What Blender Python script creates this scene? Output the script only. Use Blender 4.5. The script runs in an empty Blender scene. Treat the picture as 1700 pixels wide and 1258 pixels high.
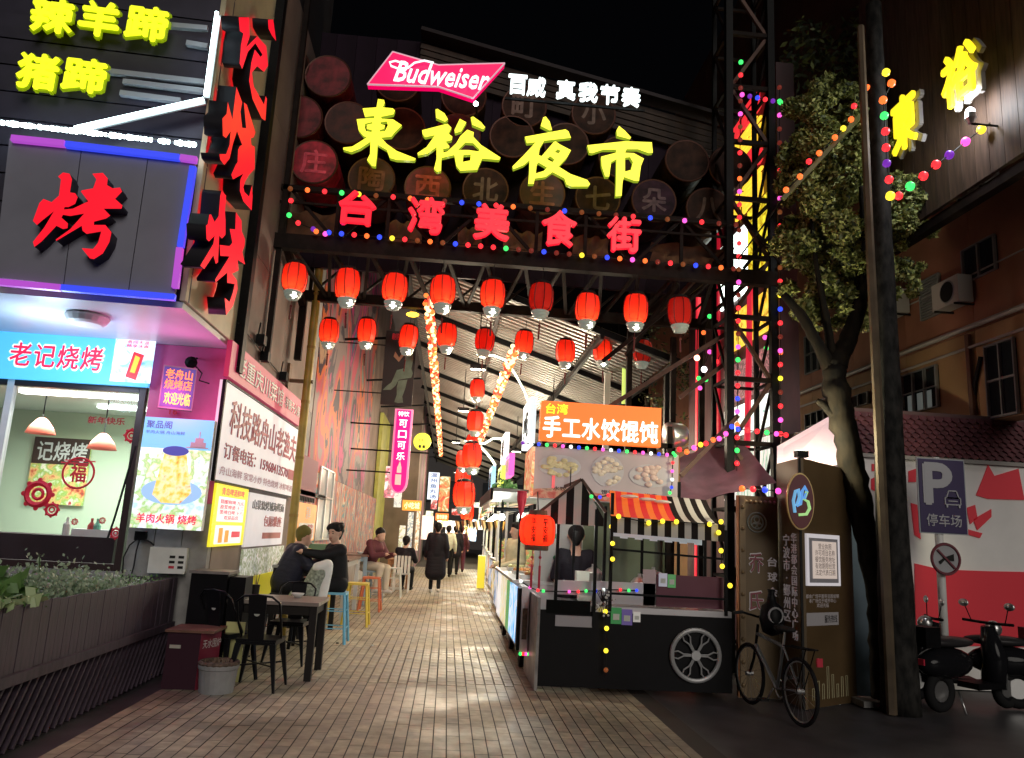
import bpy, math, random
from mathutils import Vector as V, Matrix
R=random.Random(7)
sc=bpy.context.scene; col=sc.collection
rad=math.radians
# ---------------------------------------------------------------- camera
F=1300.0; TH=rad(3.02); PH=math.atan2(257,F); PS=math.atan(94.6/F*math.cos(PH))
CAM=V((0,0,1.55))
Fw=V((math.sin(PS)*math.cos(PH),math.cos(PS)*math.cos(PH),math.sin(PH)))
Rt=V((math.cos(PS),-math.sin(PS),0)); Up=Rt.cross(Fw)
ir=Rt*math.cos(TH)+Up*math.sin(TH); iu=-Rt*math.sin(TH)+Up*math.cos(TH)
cd=bpy.data.cameras.new('camera'); cam=bpy.data.objects.new('camera',cd); col.objects.link(cam)
cd.sensor_width=36; cd.lens=36*F/1700; cd.clip_start=.05; cd.clip_end=600
m=Matrix((ir,iu,-Fw)).transposed().to_4x4(); m.translation=CAM; cam.matrix_world=m
sc.camera=cam
# ---------------------------------------------------------------- night sky, broad added sun standing in for unseen street light, exposure
w=bpy.data.worlds.new('World'); sc.world=w; w.use_nodes=True
nt=w.node_tree; bg=nt.nodes['Background']; sk=nt.nodes.new('ShaderNodeTexSky'); sk.sky_type='NISHITA'
sk.sun_disc=False; sk.sun_elevation=rad(-4); sk.sun_rotation=rad(200)
nt.links.new(sk.outputs[0],bg.inputs[0]); bg.inputs[1].default_value=.05
sl=bpy.data.lights.new('night_fill_sun','SUN'); sl.energy=.72; sl.angle=rad(28); sl.color=(1,.93,.84)
so=bpy.data.objects.new('night_fill_sun',sl); col.objects.link(so); so.rotation_mode='QUATERNION'; so.rotation_quaternion=V((-.22,.9,-.34)).to_track_quat('-Z','Y')
sc.view_settings.view_transform='Standard'; sc.view_settings.look='None'; sc.view_settings.exposure=.28; sc.view_settings.gamma=1
sc.view_settings.use_curve_mapping=False
# ---------------------------------------------------------------- where things stand (world: X right, Y down the alley, Z up)
def ray(x,y):
    return (ir*(x-850)+iu*(629-y)+Fw*F).normalized()
def PY(x,y,Y): d=ray(x,y); return CAM+d*(Y/d.y)
def PX(x,y,X): d=ray(x,y); return CAM+d*(X/d.x)
def PZ(x,y,z=0): d=ray(x,y); return CAM+d*((z-CAM.z)/d.z)
def PL(x,y,p,n): d=ray(x,y); return CAM+d*((p-CAM).dot(n)/d.dot(n))
# ---------------------------------------------------------------- materials
MT={}
def mat(name,c,rough=.6,metal=0,em=None,es=0,noise=0,scale=8,bump=0,c2=None,alpha=None,trans=0,stretch=(1,1,1),detail=4):
    if name in MT: return MT[name]
    m=bpy.data.materials.new(name); m.use_nodes=True; n=m.node_tree; L=n.links; b=n.nodes['Principled BSDF']
    b.inputs['Base Color'].default_value=(*c,1); b.inputs['Roughness'].default_value=rough; b.inputs['Metallic'].default_value=metal
    if max(c)<.045: b.inputs['Specular IOR Level'].default_value=.12
    if trans: b.inputs['Transmission Weight'].default_value=trans
    if alpha is not None: b.inputs['Alpha'].default_value=alpha
    if noise or bump:
        tc=n.nodes.new('ShaderNodeTexCoord'); mp=n.nodes.new('ShaderNodeMapping'); mp.inputs['Scale'].default_value=stretch
        L.new(tc.outputs['Object'],mp.inputs[0])
        tx=n.nodes.new('ShaderNodeTexNoise'); tx.inputs['Scale'].default_value=scale; tx.inputs['Detail'].default_value=detail
        L.new(mp.outputs[0],tx.inputs['Vector'])
        if noise:
            rp=n.nodes.new('ShaderNodeValToRGB'); d=c2 or tuple(x*(1-noise) for x in c)
            rp.color_ramp.elements[0].position=.35; rp.color_ramp.elements[1].position=.65
            rp.color_ramp.elements[0].color=(*d,1); rp.color_ramp.elements[1].color=(*c,1)
            L.new(tx.outputs[0],rp.inputs[0]); L.new(rp.outputs[0],b.inputs['Base Color'])
            if es and em is None: L.new(rp.outputs[0],b.inputs['Emission Color'])
        if bump:
            bp=n.nodes.new('ShaderNodeBump'); bp.inputs['Strength'].default_value=bump; bp.inputs['Distance'].default_value=.01
            L.new(tx.outputs[0],bp.inputs['Height']); L.new(bp.outputs[0],b.inputs['Normal'])
    if es:
        if em is not None or not noise: b.inputs['Emission Color'].default_value=(*(em or c),1)
        b.inputs['Emission Strength'].default_value=es
    MT[name]=m; return m
def ramp_mat(name,cols,scale=2,stretch=(1,1,1),es=0,rough=.6,dist=1.5,detail=5,interp='LINEAR'):
    """blotchy printed picture: hard-edged patches of several colours"""
    m=bpy.data.materials.new(name); m.use_nodes=True; n=m.node_tree; L=n.links; b=n.nodes['Principled BSDF']
    tc=n.nodes.new('ShaderNodeTexCoord'); mp=n.nodes.new('ShaderNodeMapping'); mp.inputs['Scale'].default_value=stretch
    tx=n.nodes.new('ShaderNodeTexNoise'); tx.inputs['Scale'].default_value=scale; tx.inputs['Detail'].default_value=detail; tx.inputs['Distortion'].default_value=dist
    rp=n.nodes.new('ShaderNodeValToRGB'); rp.color_ramp.interpolation=interp
    cols=cols+cols[1:-1:2]+cols[:3] if detail>=9 else cols
    k=len(cols); e=rp.color_ramp.elements
    while len(e)<k: e.new(.5)
    for i,c in enumerate(cols): e[i].position=.28+.44*i/(k-1); e[i].color=(*c,1)
    L.new(tc.outputs['Object'],mp.inputs[0]); L.new(mp.outputs[0],tx.inputs['Vector']); L.new(tx.outputs[0],rp.inputs[0])
    L.new(rp.outputs[0],b.inputs['Base Color']); b.inputs['Roughness'].default_value=rough
    if es: L.new(rp.outputs[0],b.inputs['Emission Color']); b.inputs['Emission Strength'].default_value=es
    MT[name]=m; return m
def glow(name,c,s): # surface that gives off light
    return mat(name,tuple(x*.6 for x in c),.4,0,c,s)
black=mat('black_painted_steel',(.006,.006,.007),.5,0,noise=.4,scale=20)
steel_dk=mat('rusty_dark_steel',(.018,.011,.009),.65,.0,noise=.5,scale=9,bump=.2)
steel_br=mat('brown_steel',(.11,.05,.035),.6,.2,noise=.5,scale=7)
white=mat('white_paint',(.75,.75,.73),.5,noise=.15,scale=5)
red=mat('red_paint',(.5,.01,.02),.5)
yellowp=mat('yellow_paint',(.75,.55,.05),.5)
greyp=mat('grey_paint',(.3,.3,.31),.5,noise=.2,scale=6)
concrete=mat('concrete_panel',(.33,.32,.31),.8,noise=.35,scale=5,bump=.2)
wood_dk=mat('dark_purple_stained_wood',(.075,.05,.075),.65,noise=.45,scale=6,stretch=(4,4,.8),bump=.3)
glass=mat('window_glass',(.05,.06,.06),.03,alpha=.10)
skin=mat('skin',(.55,.33,.24),.5)
hairm=mat('black_hair',(.012,.01,.01),.4)
silver=mat('brushed_silver',(.6,.6,.6),.3,.9)
ink=mat('black_ink',(.02,.02,.02),.6)
redink=mat('red_print',(.55,.02,.05),.6)
# ---------------------------------------------------------------- objects
def tag(o,label=None,cat=None,group=None,kind=None):
    if label: o['label']=label
    if cat: o['category']=cat
    if group: o['group']=group
    if kind: o['kind']=kind
    return o
def T(name,label,cat,loc,group=None,rz=0):
    o=bpy.data.objects.new(name,None); col.objects.link(o); o.location=loc; o.rotation_euler=(0,0,rz); o.empty_display_size=.1
    return tag(o,label,cat,group)
def wloc(p):
    l=V((0,0,0))
    while p is not None: l=l+p.location; p=p.parent
    return l
def link(name,me,parent=None,local=False,smooth=False):
    """mesh vertices are in world space unless local; the object gets its own origin"""
    o=bpy.data.objects.new(name,me); col.objects.link(o)
    if not local and me.vertices:
        xs=[v.co for v in me.vertices]
        c=V(((min(v.x for v in xs)+max(v.x for v in xs))/2,(min(v.y for v in xs)+max(v.y for v in xs))/2,min(v.z for v in xs)))
        me.transform(Matrix.Translation(-c)); o.location=c-(wloc(parent) if parent else V((0,0,0)))
    if parent is not None: o.parent=parent
    if smooth:
        for p in me.polygons: p.use_smooth=True
    return o
class MB:
    def __init__(s): s.v=[]; s.f=[]
    def add(s,vs,fs):
        k=len(s.v); s.v+= [tuple(v) for v in vs]; s.f+=[[i+k for i in f] for f in fs]; return s
    def obox(s,c,ax,ay,az):   # centre and three half vectors
        vs=[c+ax*i+ay*j+az*k for k in(-1,1) for j in(-1,1) for i in(-1,1)]
        return s.add(vs,[(0,2,3,1),(4,5,7,6),(0,1,5,4),(2,6,7,3),(0,4,6,2),(1,3,7,5)])
    def box(s,x0,x1,y0,y1,z0,z1):
        return s.obox(V(((x0+x1)/2,(y0+y1)/2,(z0+z1)/2)),V(((x1-x0)/2,0,0)),V((0,(y1-y0)/2,0)),V((0,0,(z1-z0)/2)))
    def bar(s,a,b,w=.05,h=None,up=V((0,0,1))):
        a=V(a); b=V(b); h=h or w; d=(b-a); L=d.length; d.normalize()
        x=d.cross(up)
        if x.length<1e-3: x=V((1,0,0))
        x.normalize(); z=x.cross(d)
        return s.obox((a+b)/2,x*(w/2),d*(L/2),z*(h/2))
    def tube(s,pts,r,n=8,caps=True):
        pts=[V(p) for p in pts]; rs=r if isinstance(r,(list,tuple)) else [r]*len(pts); k=len(s.v); prev=None
        for i,p in enumerate(pts):
            d=(pts[min(i+1,len(pts)-1)]-pts[max(i-1,0)]).normalized()
            if prev is None:
                x=d.cross(V((0,0,1)))
                if x.length<1e-3: x=V((1,0,0))
            else: x=prev-d*prev.dot(d)
            x.normalize(); prev=x; y=d.cross(x)
            for j in range(n):
                a=2*math.pi*j/n; s.v.append(tuple(p+(x*math.cos(a)+y*math.sin(a))*rs[i]))
        for i in range(len(pts)-1):
            for j in range(n):
                a=k+i*n+j; b=k+i*n+(j+1)%n; s.f.append([a,b,b+n,a+n])
        if caps:
            s.f.append([k+j for j in range(n)][::-1]); s.f.append([k+(len(pts)-1)*n+j for j in range(n)])
        return s
    def lathe(s,prof,c=V((0,0,0)),n=16,ax=V((0,0,1)),xa=None):
        ax=V(ax).normalized(); xa=V(xa) if xa is not None else (V((1,0,0)) if abs(ax.x)<.9 else V((0,1,0)))
        xa=(xa-ax*xa.dot(ax)).normalized(); ya=ax.cross(xa); k=len(s.v)
        for r,z in prof:
            for j in range(n):
                a=2*math.pi*j/n; s.v.append(tuple(V(c)+ax*z+(xa*math.cos(a)+ya*math.sin(a))*r))
        for i in range(len(prof)-1):
            for j in range(n):
                a=k+i*n+j; b=k+i*n+(j+1)%n; s.f.append([a,b,b+n,a+n])
        s.f.append([k+j for j in range(n)][::-1]); s.f.append([k+(len(prof)-1)*n+j for j in range(n)])
        return s
    def ball(s,c,r,n=10,m=6,sc=(1,1,1)):
        k=len(s.v); c=V(c)
        for i in range(m+1):
            t=math.pi*i/m
            for j in range(n):
                a=2*math.pi*j/n; s.v.append((c.x+r*sc[0]*math.sin(t)*math.cos(a),c.y+r*sc[1]*math.sin(t)*math.sin(a),c.z+r*sc[2]*math.cos(t)))
        for i in range(m):
            for j in range(n):
                a=k+i*n+j; b=k+i*n+(j+1)%n; s.f.append([a,a+n,b+n,b])
        return s
    def prism(s,pts,d):        # polygon (world pts) pushed along vector d
        n=len(pts); k=len(s.v); s.v+=[tuple(V(p)+d) for p in pts]+[tuple(p) for p in pts]
        s.f.append(list(range(k,k+n))); s.f.append(list(range(k+2*n-1,k+n-1,-1)))
        for i in range(n): j=(i+1)%n; s.f.append([k+n+i,k+n+j,k+j,k+i])
        return s
    def torus(s,c,r,t,n=24,m=6,ax=V((0,-1,0)),sx=1):
        ax=V(ax).normalized(); xa=V((1,0,0)) if abs(ax.x)<.9 else V((0,1,0)); ya=ax.cross(xa).normalized(); xa=ya.cross(ax); k=len(s.v)
        for i in range(n):
            a=2*math.pi*i/n; d=xa*math.cos(a)*sx+ya*math.sin(a)
            for j in range(m):
                b=2*math.pi*j/m; s.v.append(tuple(V(c)+d*(r+t*math.cos(b))+ax*t*math.sin(b)))
        for i in range(n):
            for j in range(m): s.f.append([k+i*m+j,k+((i+1)%n)*m+j,k+((i+1)%n)*m+(j+1)%m,k+i*m+(j+1)%m])
        return s
    def mesh(s,name,m):
        me=bpy.data.meshes.new(name); me.from_pydata(s.v,[],s.f); me.materials.append(m); me.update(); return me
    def build(s,name,m,parent=None,local=False,smooth=False): return link(name,s.mesh(name,m),parent,local,smooth)
def cube(name,m,parent,*a): return MB().box(*a).build(name,m,parent)
def copy_tree(o,parent=None,loc=None,rz=None):
    c=o.copy(); col.objects.link(c); c.parent=parent
    if loc is not None: c.location=loc
    if rz is not None: c.rotation_euler.z=rz
    for ch in list(o.children): copy_tree(ch,c)
    return c
class Fr:   # an upright rectangle somewhere in the place
    def __init__(s,c,r,w,h,u=V((0,0,1))): s.c=V(c); s.r=V(r).normalized(); s.u=u; s.n=s.r.cross(u).normalized(); s.w=w; s.h=h
    def p(s,a,b,d=0): return s.c+s.r*(a*s.w)+s.u*(b*s.h)+s.n*d
    def box(s,mb,a0,a1,b0,b1,d0,d1):
        return mb.obox(s.p((a0+a1)/2,(b0+b1)/2,(d0+d1)/2),s.r*(s.w*(a1-a0)/2),s.n*((d0-d1)/2),s.u*(s.h*(b1-b0)/2))
    def poly(s,mb,pts,d0,d1): return mb.prism([s.p(a,b,d0) for a,b in pts],s.n*(d1-d0))
    def disc(s,mb,a,b,rx,rz,d0,d1,n=20):
        return mb.prism([s.p(a,b,d0)+s.r*(rx*math.cos(2*math.pi*i/n))+s.u*(rz*math.sin(2*math.pi*i/n)) for i in range(n)],s.n*(d1-d0))
    def sub(s,a0,a1,b0,b1,d=0): return Fr(s.p((a0+a1)/2,(b0+b1)/2,d),s.r,s.w*(a1-a0),s.h*(b1-b0),s.u)
def FR(fn,r,*px):
    P=[fn(*q) for q in px]; r=V(r).normalized(); c=sum(P,V((0,0,0)))/4
    return Fr(c,r,((P[1]-P[0]).dot(r)+(P[2]-P[3]).dot(r))/2,((P[0].z-P[3].z)+(P[1].z-P[2].z))/2)
XA=V((1,0,0)); YA=V((0,1,0))
def text(name,s,m,parent,fr,depth=.01,bold=.0,shear=0,fit=True,d=0,space=1.0,lines=1.0):
    c=bpy.data.curves.new(name,'FONT'); c.body=s; c.offset=0; c.shear=shear; c.space_character=space; c.space_line=lines; c.align_x='CENTER'
    c.resolution_u=2 if fr.h/max(1,s.count('\n')+1)<.35 else 4
    o=bpy.data.objects.new(name,c); col.objects.link(o); bpy.context.view_layer.update()
    me=bpy.data.meshes.new_from_object(o.evaluated_get(bpy.context.evaluated_depsgraph_get())); bpy.data.objects.remove(o)
    me.name=name
    xs=[v.co.x for v in me.vertices]; ys=[v.co.y for v in me.vertices]
    if not xs: return None
    x0,x1,y0,y1=min(xs),max(xs),min(ys),max(ys); sx=fr.w/(x1-x0); sy=fr.h/(y1-y0)
    if not fit: sx=sy=min(sx,sy)
    if bold>.004:   # heavier strokes: the same glyphs laid over each other a little apart
        q=bold*.8; nv=len(me.vertices); base=[v.co.copy() for v in me.vertices]; fc=[list(p.vertices) for p in me.polygons]; vs=[];fs=[]
        for k,(dx,dy) in enumerate(((0,0),(q,0),(-q,0),(0,q),(0,-q))):
            vs+=[(v.x+dx,v.y+dy,k*.0006) for v in base]; fs+=[[i+k*nv for i in f] for f in fc]
        me=bpy.data.meshes.new(name); me.from_pydata(vs,[],fs); me.update()
    for v in me.vertices:
        v.co=fr.n*v.co.z+fr.c+fr.r*((v.co.x-(x0+x1)/2)*sx)+fr.u*((v.co.y-(y0+y1)/2)*sy)+fr.n*(d+depth)
    if depth>.004:   # give the lettering its thickness
        import bmesh
        b=bmesh.new(); b.from_mesh(me); bmesh.ops.remove_doubles(b,verts=b.verts,dist=1e-6)
        g=bmesh.ops.extrude_face_region(b,geom=list(b.faces)); bmesh.ops.translate(b,verts=[e for e in g['geom'] if isinstance(e,bmesh.types.BMVert)],vec=-fr.n*depth)
        b.to_mesh(me); b.free()
    me.materials.clear(); me.materials.append(m)
    return link(name,me,parent)
def outline(name,polys,plane,n,depth,m,parent,side=None,crop=None):
    """cut-out characters: outlines (with holes) on their own plane, with real thickness"""
    ox,oy,s=crop or (0,0,1)
    pts=[[plane(ox+x/s,oy+y/s) for x,y in q] for q in polys]
    n=V(n).normalized(); u=V((0,0,1)); r=u.cross(n).normalized(); o0=pts[0][0]
    c=bpy.data.curves.new(name,'CURVE'); c.dimensions='2D'; c.fill_mode='BOTH'; c.extrude=depth/2
    for q in pts:
        sp=c.splines.new('POLY'); sp.points.add(len(q)-1); sp.use_cyclic_u=True
        for i,p in enumerate(q): d=p-o0; sp.points[i].co=(d.dot(r),d.dot(u),0,1)
    ob=bpy.data.objects.new(name,c); col.objects.link(ob); bpy.context.view_layer.update()
    me=bpy.data.meshes.new_from_object(ob.evaluated_get(bpy.context.evaluated_depsgraph_get())); bpy.data.objects.remove(ob); me.name=name
    for v in me.vertices:
        x,y,z=v.co; v.co=o0+r*x+u*y+n*(z-depth/2)
    me.materials.clear(); me.materials.append(m)
    if side:
        me.materials.append(side)
        for p in me.polygons:
            p.material_index=0 if p.normal.dot(n)>.7 or p.normal.dot(n)<-.7 else 1
    return link(name,me,parent)
def lamp(name,loc,e,color=(1,1,1),kind='POINT',size=.1,rot=None,parent=None):
    l=bpy.data.lights.new(name,kind); l.energy=e; l.color=color
    if kind=='AREA': l.size=size
    else: l.shadow_soft_size=size
    if kind=='SPOT': l.spot_size=rad(110); l.spot_blend=.8
    o=bpy.data.objects.new(name,l); col.objects.link(o)
    o.location=V(loc)-(wloc(parent) if parent else V((0,0,0)))
    if parent: o.parent=parent
    if rot: o.rotation_euler=rot
    return o
ORD=['first','second','third','fourth','fifth','sixth','seventh','eighth','ninth','tenth','eleventh','twelfth','thirteenth','fourteenth','fifteenth']
BC={'red':(1,.03,.04),'orange':(1,.16,.03),'dim':(.22,.03,.02),'dimo':(.25,.07,.02),'green':(.05,.9,.15),'pink':(1,.1,.55),'blue':(.03,.07,.9),'yellow':(1,.75,.04),'white':(.9,1,.95),'violet':(.2,.03,.5)}
BM={k:glow('bulb_'+k,c,{'dim':.5,'dimo':.5,'blue':1.2,'violet':.7}.get(k,1.3)) for k,c in BC.items()}
BMESH={}
def bulbs(label,pts,cols,r=.035,wire=True,cat='string lights',group='strings of coloured bulbs'):
    t=T('string_lights',label,cat,pts[0],group)
    if wire: MB().tube(pts,.006,4).build('wire',ink,t)
    for p,c in zip(pts,cols):
        k=(c,r)
        if k not in BMESH: BMESH[k]=MB().ball((0,0,0),r,8,6).mesh('bulb',BM[c])
        o=bpy.data.objects.new('bulb',BMESH[k]); col.objects.link(o); o.parent=t; o.location=V(p)-V(pts[0])
        for q in BMESH[k].polygons: q.use_smooth=True
    return t
def run(plane,a,b,n,sag=0):
    return [plane(a[0]+(b[0]-a[0])*i/(n-1),a[1]+(b[1]-a[1])*i/(n-1)+sag*4*(i/(n-1))*(1-i/(n-1))) for i in range(n)]
def rc(n,bright=.45):
    return [R.choice(['green','pink','blue','yellow','red','orange']) if R.random()<bright else R.choice(['dim','dimo','dim','red','orange']) for _ in range(n)]
# ================================================================ ground
G=10.0
asph=mat('dark_paving',(.06,.055,.06),.5,noise=.4,scale=3,bump=.3)
tag(MB().box(-60,60,-6,160,-.3,-.012).build('ground',asph),kind='structure')
pav=[mat('paver_tan_%d'%i,c,.42,noise=.3,scale=9,bump=.15) for i,c in enumerate([(.46,.39,.28),(.40,.34,.25),(.50,.43,.31),(.36,.31,.24)])]
for m_ in pav:      # worn, stained and partly polished by feet: varies over the place, not per paver
    n_=m_.node_tree; b_=n_.nodes['Principled BSDF']; g_=n_.nodes.new('ShaderNodeNewGeometry'); x_=n_.nodes.new('ShaderNodeTexNoise'); x_.inputs['Scale'].default_value=1.1; x_.inputs['Detail'].default_value=8
    n_.links.new(g_.outputs['Position'],x_.inputs['Vector']); r_=n_.nodes.new('ShaderNodeMapRange'); r_.inputs[1].default_value=.35; r_.inputs[2].default_value=.62; r_.inputs[3].default_value=.66; r_.inputs[4].default_value=1.1
    n_.links.new(x_.outputs[0],r_.inputs[0]); mu=n_.nodes.new('ShaderNodeVectorMath'); mu.operation='SCALE'; src=b_.inputs['Base Color'].links[0].from_socket
    n_.links.new(src,mu.inputs[0]); n_.links.new(r_.outputs[0],mu.inputs['Scale']); n_.links.new(mu.outputs[0],b_.inputs['Base Color'])
    q_=n_.nodes.new('ShaderNodeMapRange'); q_.inputs[1].default_value=.4; q_.inputs[2].default_value=.6; q_.inputs[3].default_value=.42; q_.inputs[4].default_value=.7; n_.links.new(x_.outputs[0],q_.inputs[0]); n_.links.new(q_.outputs[0],b_.inputs['Roughness'])
joint=mat('dark_joint',(.05,.04,.035),.8)
bed=tag(MB().box(-2.5,2.2,4.2,60,-.011,-.0075).build('paving',joint),kind='structure')
pm=[]
for m_ in pav:
    b=MB(); vs=[]
    w2,l2=.0455,.0985; h=.0075
    b.box(-w2,w2,-l2,l2,-.004,h-.003); 
    b.v[4:]=[( x*.93,y*.97,h) for x,y,_ in b.v[4:]]
    pm.append(b.mesh('paver',m_))
stuff=[MB() for _ in pav]
cols_=int(4.6/.1)
for i in range(cols_):
    x=-2.45+i*.1
    yo=R.random()*.2
    y=4.3+yo; 
    while y<34:
        k=R.choice([0,0,1,1,2,3]); dz=R.uniform(-.0012,.0012)
        if -1.3<x<1.05 and 8.55<y<11.15:
            o=bpy.data.objects.new('paver',pm[k]); col.objects.link(o); o.parent=bed; o.location=V((x,y,-.004+dz))-bed.location
        else:
            s=stuff[k]; s.add([(x-.0455,y-.0985,0+dz),(x+.0455,y-.0985,0+dz),(x+.0455,y+.0985,0+dz),(x-.0455,y+.0985,0+dz)],[(0,1,2,3)])
        y+=.2
# joined far pavers: one part, several materials
me=bpy.data.meshes.new('far_pavers'); vv=[];ff=[];mi=[]
for k,s in enumerate(stuff):
    b=len(vv); vv+=s.v; ff+=[[i+b for i in f] for f in s.f]; mi+=[k]*len(s.f)
me.from_pydata(vv,[],ff)
for m_ in pav: me.materials.append(m_)
me.polygons.foreach_set('material_index',mi); me.update()
tag(link('far_pavers',me,bed),kind='stuff')
# ================================================================ left barbecue shop
XL=-2.5; Y0=7.0; YB=8.7
fn_=V((.06,-1,0)).normalized()          # the shop front is turned a few degrees
fo=V((XL,Y0,3)); fr_=V((1,.06,0)).normalized()
def PF(x,y,d=0): return PL(x,y,fo+fn_*d,fn_)
beige=mat('beige_cladding',(.62,.54,.36),.5,noise=.2,scale=2.5)
corr=mat('dark_corrugated_wall',(.05,.045,.075),.45,.3,noise=.3,scale=3)
greypan=mat('grey_violet_panel',(.27,.27,.34),.5,noise=.15,scale=2)
sb=T('shop_building','barbecue shop with dark clad upper storey and glazed lit ground floor on the left','building',(XL-2.5,YB,0))
# upper cladding: individual long boards
zt=10.5
for i in range(26):
    z=3.47+i*.27
    a=PL(-160,600,fo,fn_); 
    MB().obox(fo+fr_*(-3.0)+V((0,.30 if i>9 else .16,z-3+.13)),fr_*3.0,fn_*.03,V((0,0,.127))).build('cladding_board',corr,sb)
MB().box(XL-6,XL-.02,Y0+.5,YB+3.4,3.5,zt).build('upper_storey',mat('storey_core',(.03,.03,.035),.8),sb)
# side (alley-facing) beige face made of two panels
for k,(z0,z1) in enumerate([(3.47,5.6),(5.605,7.9),(7.905,10.5)]):
    MB().box(XL-.05,XL,Y0+.05,YB+.0,z0,z1).build('side_panel',beige,sb)
MB().box(XL-.02,XL+.10,YB+.0,YB+.14,3.15,zt).build('corner_post',black,sb)
MB().box(XL-.03,XL+.0,YB+.02,YB+.05,0,3.4).build('conduit',black,sb)
# soffit
sof=mat('white_soffit',(.66,.68,.74),.35,noise=.1,scale=2)
MB().obox(V((XL-2.9,Y0+.78,3.435)),V((2.87,.17,0)),V((0,.86,0)),V((0,0,.03))).build('soffit',sof,sb)
dl=PZ(146,524,3.40)
MB().lathe([(.19,0),(.2,-.02),(.17,-.07),(.14,-.09)],dl,20).build('downlight',white,sb)
# wall under the canopy
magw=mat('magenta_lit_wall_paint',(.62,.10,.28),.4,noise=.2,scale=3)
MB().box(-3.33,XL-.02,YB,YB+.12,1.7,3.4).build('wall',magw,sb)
for i in range(3):
    MB().box(-3.33+i*.28,-3.33+i*.28+.272,YB-.02,YB+.10,.0,1.695).build('concrete_panel',concrete,sb)
MB().box(-7,-3.335,YB,YB+.12,2.93,3.4).build('lintel',mat('dark_lintel',(.04,.035,.04)),sb)
MB().box(-7,-3.335,YB-.02,YB+.12,0,.95).build('low_wall',concrete,sb)
frm=mat('brown_window_frame',(.05,.03,.03),.4,.4)
for x in (-3.40,-4.78,-6.1): MB().box(x-.035,x+.035,YB+.0,YB+.08,.955,2.925).build('window_frame',frm if x>-3.5 else white,sb)
for z in (.99,2.88): MB().box(-7,-3.44,YB+.005,YB+.075,z-.035,z+.035).build('window_frame',frm,sb)
for a,b in ((-4.74,-3.44),(-6.06,-4.82)):
    gl=MB().box(a,b,YB+.03,YB+.038,1.03,2.84).build('window_pane',glass,sb)
# interior
pg=mat('pale_green_interior_wall',(.55,.66,.50),.7); 
MB().box(-8,-3.0,YB+3.3,YB+3.4,0,3.2).build('back_wall',pg,sb)
MB().box(-3.1,-3.0,YB+.13,YB+3.3,0,3.2).build('inner_side_wall',pg,sb)
MB().box(-8,-3.1,YB+.13,YB+3.3,2.98,3.05).build('ceiling',mat('ceiling_white',(.7,.72,.7)),sb)
MB().box(-8,-3.1,YB+.13,YB+3.3,-.01,.02).build('shop_floor',greyp,sb)
for k,(x,y) in enumerate(((-4.6,YB+1.2),(-4.1,YB+2.2))):
    t=MB().box(x-.7,x+.7,y-.06,y+.06,2.93,2.97).build('tube_light',glow('shop_tube',(.9,1,.92),6),sb)
lamp('shop_light',(-4.6,YB+1.6,2.7),125,(.9,1,.9),'AREA',1.6,(0,0,0))
for k,q in enumerate(((170,738),(68,712))):
    p=PY(*q,YB+1.3)
    t=T('pendant_lamp',['red cone pendant lamp hanging inside the shop window','red pendant lamp at the left edge of the shop window'][k],'lamp',p)
    MB().lathe([(.03,.14),(.06,.12),(.13,.03),(.17,-.06),(.165,-.06),(.05,.1)],p,16).build('shade',mat('pendant_red',(.55,.12,.08),.5,em=(.7,.15,.1),es=.25),t,smooth=True)
    MB().tube([p+V((0,0,.14)),V((p.x,p.y,2.97))],.008).build('cord',ink,t)
    MB().lathe([(.05,0),(.05,.03)],V((p.x,p.y,2.94)),10).build('ceiling_rose',ink,t)
# wall picture inside with shop name
f=FR(lambda x,y:PY(x,y,YB+3.25),XA,(60,715),(150,740),(140,845),(45,830))
t=T('wall_picture','photo mural of dishes with the shop name inside the barbecue shop','picture',f.p(0,-.5))
mb=MB(); f.box(mb,-.5,.5,-.5,.5,0,.03); mb.build('print',ramp_mat('dish_print',[(.1,.05,.04),(.6,.1,.05),(.8,.5,.2),(.3,.5,.1),(.9,.85,.7),(.5,.05,.05)],7,es=.2,dist=.1,detail=8),t)
mb=MB(); f.box(mb,-.5,.5,.1,.5,.031,.034); mb.build('dark_print_band',mat('print_band_brown',(.06,.03,.02)),t)
text('lettering','记烧烤',white,t,f.sub(-.42,.45,.15,.44,.035),.004,.02)
# counter and things inside
MB().box(-6.2,-3.6,YB+.35,YB+.8,.02,1.28).build('counter',mat('dark_counter',(.03,.015,.02),.6),sb)
for k,(x,y,c) in enumerate(((462-300,870,(.2,.5,.4)),(150,885,(.6,.1,.1)),(110,880,(.7,.7,.65)))):
    p=PY(x,y,YB+.5); p.z=1.28
    tag(MB().lathe([(.04,0),(.04,.12),(.015,.16),(.015,.2)],p,10).build('bottle',mat('bottle_%d'%k,c,.2)),['green bottle on the shop counter','red sauce bottle on the shop counter','pale bottle on the shop counter'][k],'bottle')
p=PY(165,905,YB+.55); tag(MB().box(p.x-.28,p.x+.28,p.y-.1,p.y+.1,1.28,1.36).build('paper_tray',white),'white tray of napkins on the shop counter','tray')
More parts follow.
